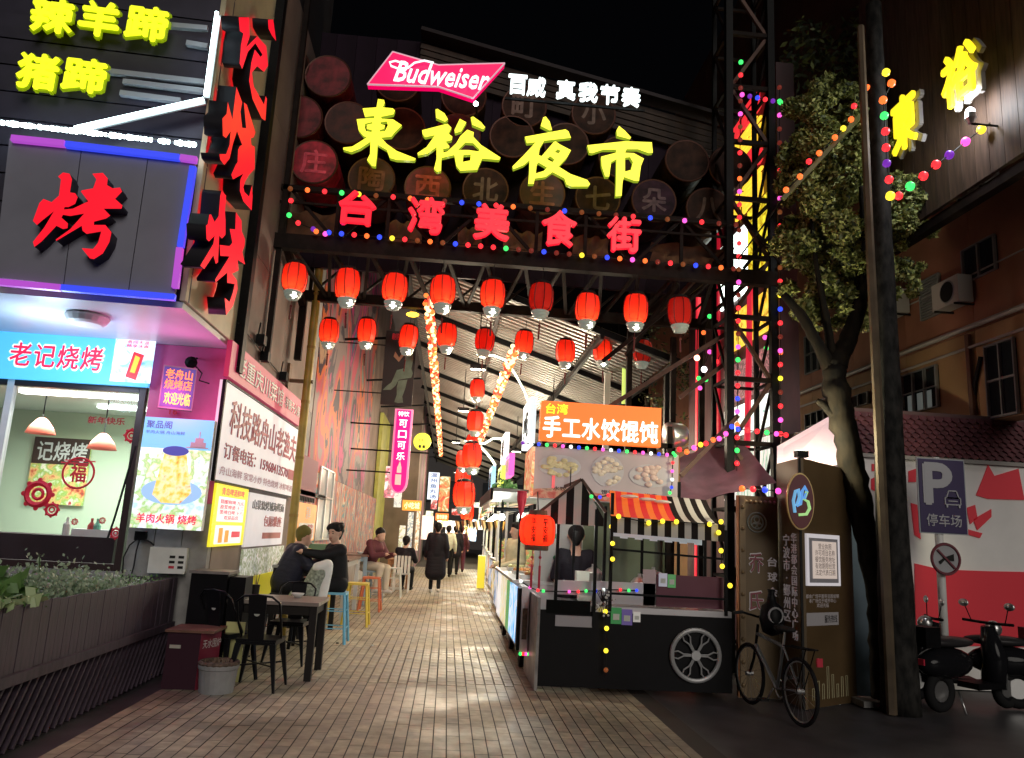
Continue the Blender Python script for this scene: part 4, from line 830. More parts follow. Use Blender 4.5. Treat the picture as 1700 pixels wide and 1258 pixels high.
# small lit signs and boards far down both sides
for k,(x,y,w_,h_,Y,c,ct) in enumerate(((664,742,7,34,30,(.7,.75,.8),'pale grey'),(648,800,9,26,24,(.75,.25,.3),'rose'),(697,790,5,40,36,(.55,.3,.25),'brown pink'),(690,850,8,14,34,(.85,.35,.1),'deep orange'),(712,866,6,18,40,(.9,.9,.6),'pale yellow'),(735,868,9,6,45,(.95,.75,.3),'amber'),(748,876,8,12,48,(.85,.9,.95),'white'),(760,850,10,5,44,(.8,.1,.08),'red'),(775,880,7,16,40,(.95,.8,.2),'golden'),(766,838,8,8,36,(.9,.3,.1),'orange red'),(790,838,12,4,30,(.75,.95,.8),'mint'),(786,880,5,18,34,(.2,.4,.8),'blue'),(799,855,4,24,28,(.95,.9,.7),'cream'),(722,815,5,30,38,(.6,.1,.1),'dark red'),(812,842,10,6,24,(.85,.9,.8),'greenish white'))):
    t,f=hang('distant_sign','small %s lit board far down the alley'%ct,'sign',Y,((x-w_,y-h_),(x+w_,y-h_),(x+w_,y+h_),(x-w_,y+h_)),ramp_mat('far_board_%d'%k,[c,tuple(v*.35 for v in c),c,(.9,.85,.8),tuple(v*.7 for v in c)],5,es=.9,dist=.2),.08)
    if h_>w_: text('lettering','美食小吃'[:3],[ink,white][k%2],t,f.sub(-.2,.2,-.4,.4,.002),.006,.01)
    if k in(5,6,8,11,12): lamp('sign_glow',f.p(0,-.2,.5),55,(1,.85,.55),size=.3,parent=t)
# ================================================================ string lights
bulbs('string of mostly dim bulbs along the top of the gate lattice',run(lambda x,y:PY(x,y,G-.12),(482,313),(1222,373),27),rc(27,.3))
bulbs('string of coloured bulbs along the thick lower chord of the gate',run(lambda x,y:PY(x,y,G-.16),(525,384),(1218,446),34),rc(34,.55))
bulbs('short bent string of bulbs at the left end of the gate lattice',[PY(x,y,G-.14) for x,y in ((483,333),(480,357),(495,370),(520,380),(540,388))],['red','green','red','violet','pink'])
bulbs('string of coloured bulbs down the left edge of the tower',run(lambda x,y:PY(x,y,G-.1),(1230,103),(1223,812),34,0),['green','red','dim','dim','pink','dimo','dim','red','dim','orange','pink','red','red','dim','red','red','dimo','pink','dim','red','red','dim','pink','green','red','red','blue','pink','orange','red','green','red','dim','red'])
bulbs('string of coloured bulbs down the right edge of the tower',run(lambda x,y:PY(x,y,G-.1),(1294,145),(1296,720),26,0),['dim','green','pink','dim','dim','dim','red','red','pink','dimo','red','yellow','dim','dimo','red','yellow','blue','red','dim','pink','red','yellow','dim','red','pink','red'])
bulbs('short string of bulbs across the tower at the height of the awning',run(lambda x,y:PY(x,y,G-.16),(1225,712),(1305,722),6),['blue','red','red','green','pink','red'])
bulbs('string of bulbs across the tower near its top',run(lambda x,y:PY(x,y,G-.16),(1232,157),(1296,170),6),['pink','violet','blue','red','violet','green'])
bulbs('loose bulbs hanging inside the tower lattice',[PY(x,y,G+.3) for x,y in ((1270,560),(1284,540),(1272,578),(1287,582),(1296,585))],['pink','yellow','green','pink','orange'])
bulbs('loose string of bulbs left of the tower',[PY(x,y,G+1) for x,y in ((1178,525),(1168,552),(1178,584),(1160,628),(1172,630),(1162,644),(1190,600),(1210,560),(1213,580))],['green','orange','pink','green','green','pink','red','yellow','yellow'])
bulbs('string of coloured bulbs rising from the dumpling billboard to the tower',[PY(x,y,G-.2) for x,y in ((1128,746),(1140,750),(1152,743),(1163,738),(1172,736),(1184,730),(1194,728),(1205,720),(1215,708))],['red','orange','pink','yellow','red','orange','pink','pink','blue'])
bulbs('row of bulbs along the top of the bronze door',[PY(x,y,8.35) for x,y in ((1232,811),(1250,812),(1270,813),(1292,815))],['orange','red','blue','pink'])
# ================================================================ big dumpling stall: cart, billboard, orange sign
YC=8.3
def cf(*px,Y=YC,r=XA): return FR(lambda x,y:PY(x,y,Y),r,*px)
blackp=mat('black_cart_paint',(.006,.0055,.007),.4,noise=.2,scale=5)
x0=PY(893,1100,YC).x; x1=PY(1216,1100,YC).x; zt=PY(905,992,YC).z
cart=T('food_cart','black dumpling cart with a silver spoked wheel and striped awnings on thin posts','food cart',((x0+x1)/2,YC+.5,0))
MB().box(x0,x1,YC,YC+.05,.06,zt-.12).build('front_panel',blackp,cart)
MB().box(x0-.03,x0,YC-.02,YC+1.1,.02,zt).build('side_panel',mat('grey_marble_panel',(.30,.28,.27),.35,noise=.6,scale=6),cart)
MB().box(x1-.04,x1,YC+.051,YC+1.1,.06,zt-.12).build('side_panel',blackp,cart)
MB().box(x0+.45,x1,YC+.02,YC+1.1,zt-.119,zt-.06).build('counter_top',mat('counter_steel',(.5,.48,.5),.3,.6),cart)
f=cf((922,1021),(983,1023),(982,1041),(921,1039),Y=YC-.004); mb=MB(); f.box(mb,-.5,.5,-.5,.5,-.006,.02); mb.build('shelf_lip',mat('grey_lip',(.35,.33,.36),.4),cart)
f=cf((905,995),(980,998),(980,1020),(908,1018),Y=YC-.004); mb=MB(); f.box(mb,-.5,.5,-.5,.5,0,.004); mb.build('open_slot',mat('slot_dark',(.005,.006,.006),.9),cart)
for px,m_ in ((((985,965),(1088,968),(1088,1006),(985,1000)),mat('white_lit_panel',(.6,.58,.62),.4)),(((1068,945),(1088,946),(1088,1006),(1068,1004)),mat('pinkish_panel',(.55,.42,.45),.4)),(((1090,952),(1200,960),(1200,1013),(1090,1005)),mat('maroon_board',(.12,.02,.045),.5)),(((920,962),(985,966),(985,990),(920,985)),MT['white_lit_panel'])):
    f=cf(*px,Y=YC+.12); mb=MB(); f.box(mb,-.5,.5,-.5,.5,-.03,0); mb.build('guard_panel',m_,cart)
for px,c in ((((1014,1008),(1032,1009),(1031,1036),(1014,1035)),(.03,.22,.06)),(((1032,1011),(1050,1012),(1049,1038),(1032,1037)),(.12,.08,.28)),(((1051,1015),(1063,1016),(1063,1033),(1051,1032)),(.6,.58,.55)),(((1094,951),(1108,952),(1107,974),(1093,973)),(.5,.5,.6)),(((1109,953),(1122,954),(1121,976),(1108,975)),(.1,.35,.12))):
    f=cf(*px,Y=YC-.006 if px[0][1]>980 else YC+.1); mb=MB(); f.box(mb,-.5,.5,-.5,.5,0,.006); f.box(mb,-.35,.35,.2,.3,.007,.009); t_=mb.build('payment_placard',mat('placard_%.2f_%.2f'%(c[0],c[1]),c,.4,em=c,es=.25),cart)
    mb=MB(); f.box(mb,-.3,.3,-.25,.12,.007,.01); mb.build('placard_window',mat('placard_pale',(.6,.62,.6)),t_)
# wheel
wc=PY(1155,1088,YC-.03); wr=.272
whm=mat('silver_grey_wheel',(.42,.42,.43),.35,.3)
wh=MB().torus(wc,wr-.022,.024,36,8).build('wheel',whm,cart)
MB().lathe([(.001,-.03),(.045,-.02),(.05,.02),(.001,.02)],wc,16,-YA).build('hub',whm,wh)
for i in range(6):
    a=i*math.pi/3+.0; c=lambda r,b: wc+V((math.cos(a+b)*r,-.005,math.sin(a+b)*r))
    MB().tube([c(.05,-.12),c(.13,-.07),c(.19,-.20),c(.235,-.12),c(.235,.12),c(.19,.20),c(.13,.07),c(.05,.12)],.0085,6).build('spoke',whm,wh)
# posts
for x,y0,y1,Y in ((922,845,995,8.4),(950,850,982,9.2),(985,845,1040,8.28),(1001,840,1000,8.7),(1012,818,1010,8.25),(1170,878,965,9.0),(1205,880,1012,8.32),(1126,800,960,9.3)):
    b=PY(x,y1,Y); a=PY(x,y0,Y); MB().box(b.x-.016,b.x+.016,Y-.016,Y+.016,min(b.z,zt-.1),a.z).build('post',black,cart)
a,b=PY(1014,911,8.26),PY(1200,928,8.3); MB().bar(a,b,.022).build('cross_rail',black,cart)
a,b=PY(1014,985,8.2),PY(1205,995,8.28); MB().bar(a,b,.022).build('cross_rail',black,cart)
# striped awnings
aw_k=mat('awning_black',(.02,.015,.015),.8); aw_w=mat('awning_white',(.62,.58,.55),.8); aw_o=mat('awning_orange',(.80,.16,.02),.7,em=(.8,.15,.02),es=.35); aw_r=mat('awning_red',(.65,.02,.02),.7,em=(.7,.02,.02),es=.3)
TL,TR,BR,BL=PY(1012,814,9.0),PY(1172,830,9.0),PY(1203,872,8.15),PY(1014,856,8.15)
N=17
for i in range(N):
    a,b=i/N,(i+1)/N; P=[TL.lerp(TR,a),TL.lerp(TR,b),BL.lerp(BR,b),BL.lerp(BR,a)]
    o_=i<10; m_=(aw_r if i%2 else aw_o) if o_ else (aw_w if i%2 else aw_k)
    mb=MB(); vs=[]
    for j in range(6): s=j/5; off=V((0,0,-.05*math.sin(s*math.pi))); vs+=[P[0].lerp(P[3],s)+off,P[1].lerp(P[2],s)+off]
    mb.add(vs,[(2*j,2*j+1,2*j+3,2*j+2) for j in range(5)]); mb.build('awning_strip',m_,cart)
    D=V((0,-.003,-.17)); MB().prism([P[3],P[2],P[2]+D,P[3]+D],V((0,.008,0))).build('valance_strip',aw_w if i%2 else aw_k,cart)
for j,(px,py) in enumerate(((1045,820),(1075,825),(1100,829))):
    q=PY(px,py+4,8.75); MB().ball(q,.07,8,5,(1.5,.5,.3)).build('awning_white_mark',white,cart)
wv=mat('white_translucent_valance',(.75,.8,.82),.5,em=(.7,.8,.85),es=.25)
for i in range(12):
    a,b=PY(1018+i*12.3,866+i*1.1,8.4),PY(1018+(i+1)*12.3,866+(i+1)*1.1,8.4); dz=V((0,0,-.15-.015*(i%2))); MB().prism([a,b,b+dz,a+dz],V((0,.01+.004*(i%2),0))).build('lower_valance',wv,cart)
# small gable awning
pk=PY(957,803,8.6); L_,R_=PY(888,858,8.3),PY(1002,850,8.3); N=9
for i in range(N):
    a=i/N; b=(i+1)/N
    def topz(t): x=L_.x+(R_.x-L_.x)*t; return pk.z-(abs(x-pk.x)/(R_.x-pk.x if x>pk.x else pk.x-L_.x))*(pk.z-L_.z)
    xa,xb=L_.x+(R_.x-L_.x)*a,L_.x+(R_.x-L_.x)*b; zb_=L_.z-.06
    pts=[V((xa,8.28,topz(a)+.02)),V((xb,8.28,topz(b)+.02)),V((xb,8.28,zb_)),V((xa,8.28,zb_))]
    if a<.606<b: pts.insert(1,V((pk.x,8.28,pk.z+.02)))
    MB().prism(pts,V((0,.012,0))).build('gable_strip',aw_w if i%2 else aw_k,cart)
MB().bar(L_+V((-.02,-.02,0)),pk+V((0,-.32,.03)),.03).build('gable_edge',steel_br,cart); MB().bar(pk+V((0,-.32,.03)),R_+V((.02,-.02,0)),.03).build('gable_edge',steel_br,cart)
MB().bar(pk+V((0,-.32,.02)),pk+V((0,.9,.02)),.03).build('ridge_bar',steel_br,cart)
bulbs('string of yellow bulbs down the front post of the black cart',[PY(x,y,8.2) for x,y in ((1015,874),(1017,902),(1017,928),(1005,1015),(1007,1043),(1006,1080),(1006,1112))],['yellow']*5+['yellow','dimo'],.025)
bulbs('yellow bulbs along the valance and right post of the black cart',[PY(x,y,8.1) for x,y in ((1027,857),(1077,868),(1100,865),(1123,866),(1178,870),(1197,866),(1193,884),(1197,914),(1199,940),(1212,972))],['yellow']*10,.027)
bulbs('string of tiny coloured lights on the counter of the black cart',[PY(x,y,8.36) for x,y in ((865,965),(880,975),(893,980),(902,981),(945,982),(960,982),(973,981),(989,981),(1002,979),(1030,979),(1044,980),(1057,980))],['white','pink','red','green','pink','red','green','blue','white','red','green','blue'],.018)
# things on the cart: pots, flowers, lantern, lamps
for k,(x,y,r,h,l) in enumerate(((1085,945,.13,.30,'tall silver steamer pot behind the cart counter'),(1062,942,.10,.22,'small silver pot behind the cart counter'),(985,950,.11,.3,'stack of steel bowls on the cart'))):
    p=PY(x,y,9.0); p.z=zt-.06; t=T('cooking_pot',l,'pot',p); MB().lathe([(r*.9,0),(r,.02),(r,h),(r*1.03,h+.01)],p,18).build('pot',silver,t,smooth=True); MB().lathe([(r,0),(r*.6,.04),(.02,.06),(.02,.09)],p+V((0,0,h+.01)),18).build('lid',silver,t)
# steel table under the pots so they rest on something
MB().box(x0+.3,x1-.1,8.72,9.35,zt-.09,zt-.06).build('back_counter',MT['counter_steel'],cart)
for k,(x,y,c,l) in enumerate(((972,930,(.8,.85,.75),'white tub on the cart counter'),(968,905,(.75,.8,.7),'white bag of noodles on the cart'))):
    p=PY(x,y,8.9); tag(MB().box(p.x-.07,p.x+.07,8.83,8.97,zt-.06 if k==0 else zt+.14,zt+.14 if k==0 else zt+.26).build('tub',mat('tub_%d'%k,c)),l,'tub')
p=PY(1000,1000,8.22); t=T('dried_flower_bunch','dried branches and small pale flowers tied to the front post of the cart','flowers',p)
mb=MB()
for i in range(26): 
    d=V((R.gauss(0,.06),R.uniform(-.04,.0),R.uniform(-.12,.14))); mb.tube([p,p+d],.004,4)
mb.build('twigs',ink,t); mb=MB()
for i in range(18): mb.ball(p+V((R.gauss(0,.055),-.03,R.uniform(-.15,.13))),.013,5,4)
mb.build('blossoms',white,t)
# big red lantern at cart corner
p=PY(891,905,8.05); t=T('paper_lantern','big red paper lantern with black characters at the left corner of the black cart','lantern',p)
MB().lathe([(.12,-.0),(.165,.03),(.18,.1),(.18,.2),(.165,.26),(.12,.30)],p,20).build('paper_body',lred,t,smooth=True)
MB().lathe([(.11,-.05),(.12,-.045),(.12,.0)],p,16).build('foot_ring',mat('lantern_brown_rim',(.12,.07,.04)),t); MB().lathe([(.1,.30),(.09,.35)],p,14).build('cap',MT['lantern_brown_rim'],t)
mb=MB()
for i in range(10): a=i*math.pi/5; mb.tube([p+V((math.cos(a)*r*1.01,math.sin(a)*r*1.01,z)) for r,z in ((.12,0),(.165,.03),(.182,.1),(.182,.2),(.165,.26),(.12,.3))],.003,4)
mb.build('ribs',MT['rib_dark_red'],t)
for i in (-1,1): text('lettering','平\n安\n福',ink,t,Fr(p+V((i*.06,-.185,.15)),V((1,-i*.25,0)),.05,.22),.003,.02)
MB().tube([p+V((0,0,.35)),p+V((.02,.3,.55))],.006,4).build('hanging_wire',ink,t)
for i in (-1,1): MB().tube([p+V((.04*i,0,-.05)),p+V((.04*i,0,-.2))],.004,4).ball(p+V((.04*i,0,-.12)),.016,6,5).tube([p+V((.04*i,0,-.2)),p+V((.04*i,0,-.42))],.012,6).build('tassel',redink,t)
lamp('lantern_glow',p+V((0,0,.15)),5,(1,.4,.2),size=.04,parent=t)
def stall_lamp(label,p,e,r=.05,c=(.95,1,.92)):
    t=T('bare_bulb',label,'lamp',p,'bright bare bulbs over the stalls'); MB().ball(p,r,10,8).build('bulb',glow('stall_bulb',(.95,1,.9),9),t,smooth=True)
    MB().lathe([(.02,r*.8),(.028,r+.03),(.02,r+.07)],p,8).build('socket',ink,t); MB().tube([p+V((0,0,r+.07)),p+V((0,0,.5))],.006,4).build('cord',ink,t); lamp('bulb_light',p+V((0,-.001,-r-.03)),e,c,size=.05,parent=t)
stall_lamp('bright white bulb inside the black cart under the gable awning',PY(945,855,8.6),9)
stall_lamp('bright white bulb left of the cart above the white stall',PY(866,857,10.2),20)
stall_lamp('second white bulb further left over the white stall',PY(833,858,12.0),16)
# dumpling billboard
YBb=9.45
f=FR(lambda x,y:PY(x,y,YBb),XA,(884,738),(1128,758),(1124,842),(880,822))
t=T('dumpling_billboard','long greyish billboard with photos of three plates of dumplings above the cart','billboard',f.p(0,-.5))
mb=MB(); f.box(mb,-.5,.5,-.5,.5,-.25,0); mb.build('board',mat('billboard_greige',(.42,.34,.34),.5,noise=.15,scale=2,em=(.5,.38,.38),es=.12),t)
mb=MB(); f.poly(mb,[(-.5,-.5),(.5,-.5),(.5,-.36),(.2,-.3),(0,-.36),(-.3,-.28),(-.5,-.34)],0,.004); mb.build('leaf_band',ramp_mat('leaf_band_print',[(.10,.22,.05),(.45,.06,.05),(.5,.3,.2),(.12,.05,.03)],4,es=.1),t)
dump=[mat('dumpling_%d'%i,c,.5,noise=.2,scale=20,em=c,es=.18) for i,c in enumerate(((.55,.45,.25),(.62,.5,.38),(.6,.42,.35)))]
for k,(a,b,rx,rz_) in enumerate(((-.31,.14,.26,.135),(.015,.1,.2,.19),(.305,.05,.26,.14))):
    pl=MB(); f.disc(pl,a,b,rx,rz_,.001,.012,28); pl=pl.build('plate',mat('plate_pale',(.5,.46,.48),.3),t)
    mb=MB()
    for i in range([34,26,18][k]):
        an=R.uniform(0,6.28); q=math.sqrt(R.random())*.82; mb.ball(f.p(a,b,.02)+f.r*(rx*q*math.cos(an))+f.u*(rz_*q*math.sin(an)),[.035,.036,.04][k],7,5,(1.2,.4,.8))
    mb.build('dumplings',dump[k],pl,smooth=True)
    text('caption',['水饺','馄饨','烧卖'][k],ink,t,f.sub(a-.04,a+.05,-.34-.02*k,-.26-.02*k,.005),.003,.01)
mb=MB(); f.box(mb,-.36,-.34,-.3,0,.013,.02); mb.build('red_mark',mat('red_mark',(.6,.1,.12),.5,em=(.8,.1,.1),es=.5),t)
f2=Fr(f.p(-.5,0,-.3)+V((-.045,.2,0)),YA,.9,f.h*.95)
f2=Fr(V((f.p(-.5,0).x-.005,YBb+.35,f.c.z)),-YA,.9,f.h*.95); mb=MB(); f2.box(mb,-.5,.5,-.5,.5,-.03,0); mb.build('side_print',ramp_mat('side_food_print',[(.9,.3,.05),(.95,.7,.4),(.7,.1,.05),(.4,.45,.15),(1,.85,.6)],5,es=.55),t)
bulbs('string of small blue green and white lights along the dumpling billboard',[PY(x,y,YBb-.05) for x,y in [(868+i*13.3,735+i*1.1) for i in range(20)]],['violet','white','blue','green','red','pink','white','blue','green','red','pink','white','blue','green','red','pink','white','blue','pink','green'],.024)
bulbs('short string of small lights down the right end of the dumpling billboard',[PY(x,y,YBb-.05) for x,y in ((1118,752),(1117,768),(1116,782),(1116,796),(1115,809),(1112,818))],['green','red','pink','white','blue','green'],.022)
bulbs('small lights along the gable awning of the cart',[PY(x,y,8.2) for x,y in ((982,824),(996,825),(1010,822))],['green','blue','red'],.02)
tag(MB().lathe([(.06,0),(.055,-.12),(.01,-.3),(.003,-.32)],PY(867,815,9.3),12).build('red_tassel',redink),'small red pointed ornament at the left corner of the billboard','ornament')
# orange sign 台湾 手工水饺馄饨
f=FR(lambda x,y:PY(x,y,YBb),XA,(899,661),(1099,681),(1096,745),(896,727))
t=T('orange_sign','bright orange sign with 台湾 in yellow and 手工水饺馄饨 in white above the billboard','sign',f.p(0,-.5))
mb=MB(); f.box(mb,-.5,.5,-.5,.5,-.12,0); mb.build('light_box',glow('orange_box',(.88,.16,.015),.92),t)
text('heading','台湾',glow('sign_yellow',(1,.85,.02),1),t,f.sub(-.46,-.28,.18,.44,.002),.008,.02)
text('lettering','手工水饺馄饨',glow('sign_white',(1,1,1),1.15),t,f.sub(-.475,.47,-.42,.12,.002),.008,.03,space=1.05)
p=PY(1108,722,9.9); tag(MB().lathe([(.16,0),(.17,.03),(.15,.2),(.12,.25)],p,16,(1,.2,.1)).build('vent_duct',silver,smooth=True),'round silver vent duct behind the orange sign','duct')
# stall box behind billboard (post to the ground) 
t=T('billboard_scaffold','dark steel scaffold carrying the dumpling billboard and the orange sign','frame',(2.0,9.7,0))
for x in (1.15,2.75): MB().box(x-.03,x+.03,9.74,9.8,0,3.0).build('post',steel_dk,t)
MB().box(1.1,2.8,9.74,9.8,2.72,2.78).build('rail',steel_dk,t)
tag(MB().box(x0+.05,x0+.62,9.5,9.54,.9,2.0).build('back_curtain',mat('curtain_white',(.5,.5,.48),.6)),'white curtain with green leaf marks behind the cart','curtain')
mb=MB(); 
for z in (1.05,1.3,1.55,1.8):
    for dx in (.3,.5): mb.ball((x0+dx,9.495,z),.03,6,4,(1,.2,1))
o=mb.build('leaf_marks',mat('leaf_mark_green',(.03,.25,.1))); o.parent=bpy.data.objects['back_curtain']; o.location=o.location-bpy.data.objects['back_curtain'].location
tag(MB().box(1.7,2.75,9.9,9.95,.0,2.1).build('back_screen',mat('greenish_screen',(.16,.2,.14),.4,noise=.3,scale=2)),'greenish steel screen behind the cart pots','screen')
# maroon scaffold and purple tarp awning right of the cart
P=[PY(1128,760,G+.6),PY(1218,720,G+.6),PY(1290,800,G-.8),PY(1130,838,G-.8)]
mb=MB(); vs=[]; nx,nz=8,6
for j in range(nz+1):
    for i in range(nx+1): vs.append(P[0].lerp(P[1],i/nx).lerp(P[3].lerp(P[2],i/nx),j/nz)+V((0,0,-.16*math.sin(i/nx*3.14)*math.sin(j/nz*3.14)+.015*math.sin(i*2.3+j))))
mb.add(vs,[(j*(nx+1)+i,j*(nx+1)+i+1,(j+1)*(nx+1)+i+1,(j+1)*(nx+1)+i) for j in range(nz) for i in range(nx)])
tag(mb.build('sagging_tarp',mat('purple_tarp',(.28,.14,.20),.5,noise=.4,scale=3,bump=.3),smooth=True),'sagging dull pink purple tarp between the cart and the tower','tarp')
# ================================================================ stalls along the right of the alley
wcart=T('white_stall','white stall counter with a blue picture panel facing the alley','stall',(1.7,11,0))
sx=.86
MB().box(sx+.02,.965,8.98,9.449,.28,.98).build('front_end',mat('stall_white',(.55,.53,.55),.4,noise=.1,scale=3),wcart)
MB().box(sx+.02,2.4,9.45,12.9,.28,.98).build('body',mat('stall_white',(.55,.53,.55),.4,noise=.1,scale=3),wcart)
MB().box(sx-.05,2.45,9.45,12.95,.985,1.02).build('counter_top',silver,wcart)
f=Fr(V((sx+.012,10.35,.66)),-YA,1.4,.62); 
for k,(y0,y1,m_) in enumerate(((9.15,10.4,ramp_mat('blue_cloud_print',[(.05,.3,.8),(.15,.5,.95),(.8,.9,1),(.1,.4,.85)],3.5,es=.8)),(10.43,10.9,glow('green_panel',(.12,.4,.12),.6)),(10.93,12.0,ramp_mat('cream_food_print',[(.85,.8,.5),(.7,.6,.3),(.9,.9,.8),(.5,.6,.3)],3.5,es=.65)),(12.03,12.8,ramp_mat('pale_food_print',[(.6,.7,.9),(.9,.9,.9),(.85,.8,.5)],3,es=.65)))):
    MB().box(sx-.002,sx+.019,y0,y1,.33,.94).build('picture_panel',m_,wcart)
MB().box(sx-.02,sx+.018,9.0,9.13,.3,.96).build('dark_frame',black,wcart)
MB().box(sx+.035,sx+.09,8.965,8.979,.42,.75).build('emblem_plate',mat('brown_emblem',(.14,.09,.05),.5,noise=.7,scale=30),wcart)
for y in (9.75,11.2,12.6): MB().lathe([(.13,-.03),(.14,0),(.13,.03)],V((sx+.12,y,.14)),16,XA).build('castor',black,wcart)
bulbs('tiny coloured lights under the edge of the white stall',[V((sx+.03+i*.03,8.95,.27)) for i in range(4)],['green','red','pink','green'],.02)
for y in (9.6,12.8): 
    MB().box(sx,sx+.03,y,y+.03,1.02,2.05).build('post',black,wcart); MB().box(2.37,2.4,y,y+.03,1.02,2.05).build('post',black,wcart)
MB().box(sx-.35,2.45,9.6,12.9,2.05,2.09).build('canopy',mat('stall_canopy',(.3,.32,.3),.4),wcart)
MB().box(sx-.36,sx-.33,9.6,12.9,1.95,2.09).build('canopy_edge',black,wcart)
def tray(p,w_,d_,c,l):
    t=T('food_tray',l,'food tray',p,'trays of snacks on the white stall'); MB().box(p.x-w_,p.x+w_,p.y-d_,p.y+d_,p.z,p.z+.05).build('tray',silver,t); mb=MB()
    for i in range(16): mb.ball(p+V((R.uniform(-w_,w_)*.8,R.uniform(-d_,d_)*.8,.06)),.03,6,5)
    mb.build('snacks',mat('snack_%.2f%.2f'%(c[0],c[1]),c,.6),t)
for k in range(6):
    tray(V((sx+.2+.35*(k%2),9.9+.5*k,1.02)),.13,.17,[(.6,.4,.15),(.65,.6,.4),(.7,.3,.1),(.3,.5,.15),(.75,.65,.3),(.6,.15,.1)][k],['brown fried','cream','orange','green','yellow','red'][k]+' snack tray on the white stall counter')
# condensed stalls further down
for k,(y,c) in enumerate(((13.75,(.6,.75,.95)),(16.4,(.9,.8,.3)),(19.4,(.6,.75,.95)),(22.6,(.95,.6,.2)),(26,(.8,.9,.7)),(30,(.9,.85,.8)),(35,(.9,.7,.4)))):
    bx=.98+.033*(y-13)
    t=T('market_stall',['pale blue fronted','yellow fronted','light blue fronted','orange fronted','pale green fronted','cream fronted','amber fronted'][k]+' market stall, %s beyond the white stall on the right'%ORD[k],'stall',(bx+.8,y+1,0),'market stalls lining the right of the alley')
    MB().box(bx+.02,bx+1.5,y,y+2.3,.12,.95).build('body',MT['stall_white'],t)
    MB().box(bx,bx+.02,y+.05,y+2.25,.2,.9).build('front_print',ramp_mat('stall_print_%d'%k,[tuple(v**2.2 for v in c),tuple((v*.6)**2 for v in c),(.8,.8,.8),tuple(v**2.2 for v in c)],3.5,es=.6,dist=.3),t)
    MB().box(bx-.05,bx+1.5,y,y+2.3,.955,1.0).build('counter_top',silver,t)
    for yy in (y+.02,y+2.2): MB().box(bx,bx+.04,yy,yy+.04,1.0,2.2).build('post',black if k%2 else white,t)
    cm=[aw_w,mat('awning_green',(.05,.3,.1)),mat('awning_cream',(.7,.6,.3),.7,em=(.8,.65,.3),es=.4),aw_o,mat('awning_blue',(.1,.3,.6))][k%5]
    n=12
    for i in range(n): MB().prism([V((bx-.3,y+i*2.3/n,2.12)),V((bx-.3,y+(i+1)*2.3/n-.01,2.12)),V((bx+1.2,y+(i+1)*2.3/n-.01,2.45)),V((bx+1.2,y+i*2.3/n,2.45))],V((0,0,.02))).build('awning_strip',cm if i%2 else aw_w,t)
    MB().box(bx-.31,bx-.29,y,y+2.3,1.98,2.12).build('valance',cm,t)
    mb=MB()
    for i in range(14): s=R.uniform(.04,.09); mb.box(*(lambda X_,Y_:(X_-s,X_+s,Y_-s,Y_+s))(bx+R.uniform(.15,1.2),y+R.uniform(.2,2.1)),1.0,1.0+R.uniform(.08,.4))
    tag(mb.build('goods',ramp_mat('goods_%d'%k,[(.9,.9,.8),(.7,.2,.1),(.2,.4,.15),(.9,.7,.2),(.3,.3,.35)],6,es=.25),t),kind='stuff')
    MB().box(bx+1.5,bx+1.55,y,y+2.3,0,2.4).build('back_panel',ramp_mat('stall_back_%d'%k,[(.5,.55,.5),(.7,.75,.7),(.35,.45,.5),(.8,.5,.3)],3,es=.3),t)
    stall_lamp('%s bulb of the stall row beyond the white stall'%ORD[k],V((bx-.12,y+1.1,1.85)),22+k*4,.05,[(1,.97,.88),(1,.72,.2),(.95,1,.95)][k%3])
# vertical signs above stalls on the right
for k,(name,px,Y,c,es,l) in enumerate((('v1',((875,668),(896,650),(890,716),(866,742)),13,(.75,.85,.9),.8,'slanting white lit sign edge nearest above the stall row'),('v2',((836,722),(846,712),(840,752),(830,768)),18,(.8,.85,.9),.8,'small white lit sign above the stall row'),('v3',((843,756),(850,745),(845,782),(838,792)),16,(.8,.1,.5),.9,'pink sign strip above the stall row'),('v4',((830,776),(838,764),(834,800),(826,806)),17,(.7,.85,.1),.9,'lime green sign strip above the stall row'),('v5',((815,776),(820,770),(816,822),(811,824)),20,(.25,.55,.8),.8,'light blue upright sign strip above the stall row'))):
    P=[PY(x,y,Y+ (0 if j in(0,3) else -.8)) for j,(x,y) in enumerate(px)]; xx=P[0].x
    f=Fr(V((xx,Y,(P[0].z+P[3].z)/2)),-YA,1.2,abs(P[0].z-P[3].z)); t=T('stall_sign',l,'sign',f.p(0,-.5)); mb=MB(); f.box(mb,-.5,.5,-.5,.5,-.1,0); mb.build('light_box',glow('stall_sign_'+name,c,es),t)
    text('lettering','小吃美食'[:2+k%3],ink if k not in(2,) else white,t,f.sub(-.3,.3,-.3,.3,.002),.005,.02)
# bunting string
t=T('bunting','brown and cream pennant bunting across the far stalls','bunting',PY(770,868,24))
for i in range(22):
    a=PY(755+i*3.6,864+2*math.sin(i),24-i*.3); MB().prism([a,a+V((.12,0,0)),a+V((.06,0,-.26))],V((0,.01,0))).build('pennant',[mat('bunting_brown',(.3,.16,.06)),mat('bunting_cream',(.75,.6,.3),.7,em=(.8,.6,.25),es=.3),ink][i%3],t)
tag(MB().box(.95,1.15,22.9,23.2,.0,.9).build('standing_placard',glow('yellow_stand',(.85,.7,.05),.6)),'small yellow stand by the far stalls','stand')
tag(MB().tube([PY(820,845,10.5),PY(879,846,10.5)],.03,6).build('canopy_bar',black),'black horizontal bar over the white stall','bar')
# foliage/plants dangling over stalls
leaves(160,PY(838,815,15),(.25,.5,.25),.07,mat('hanging_leaf',(.06,.2,.06),.5),'hanging_plant',None,1.5,77,True); tag(bpy.data.objects['hanging_plant'],'green hanging plant over the stall row','plant')
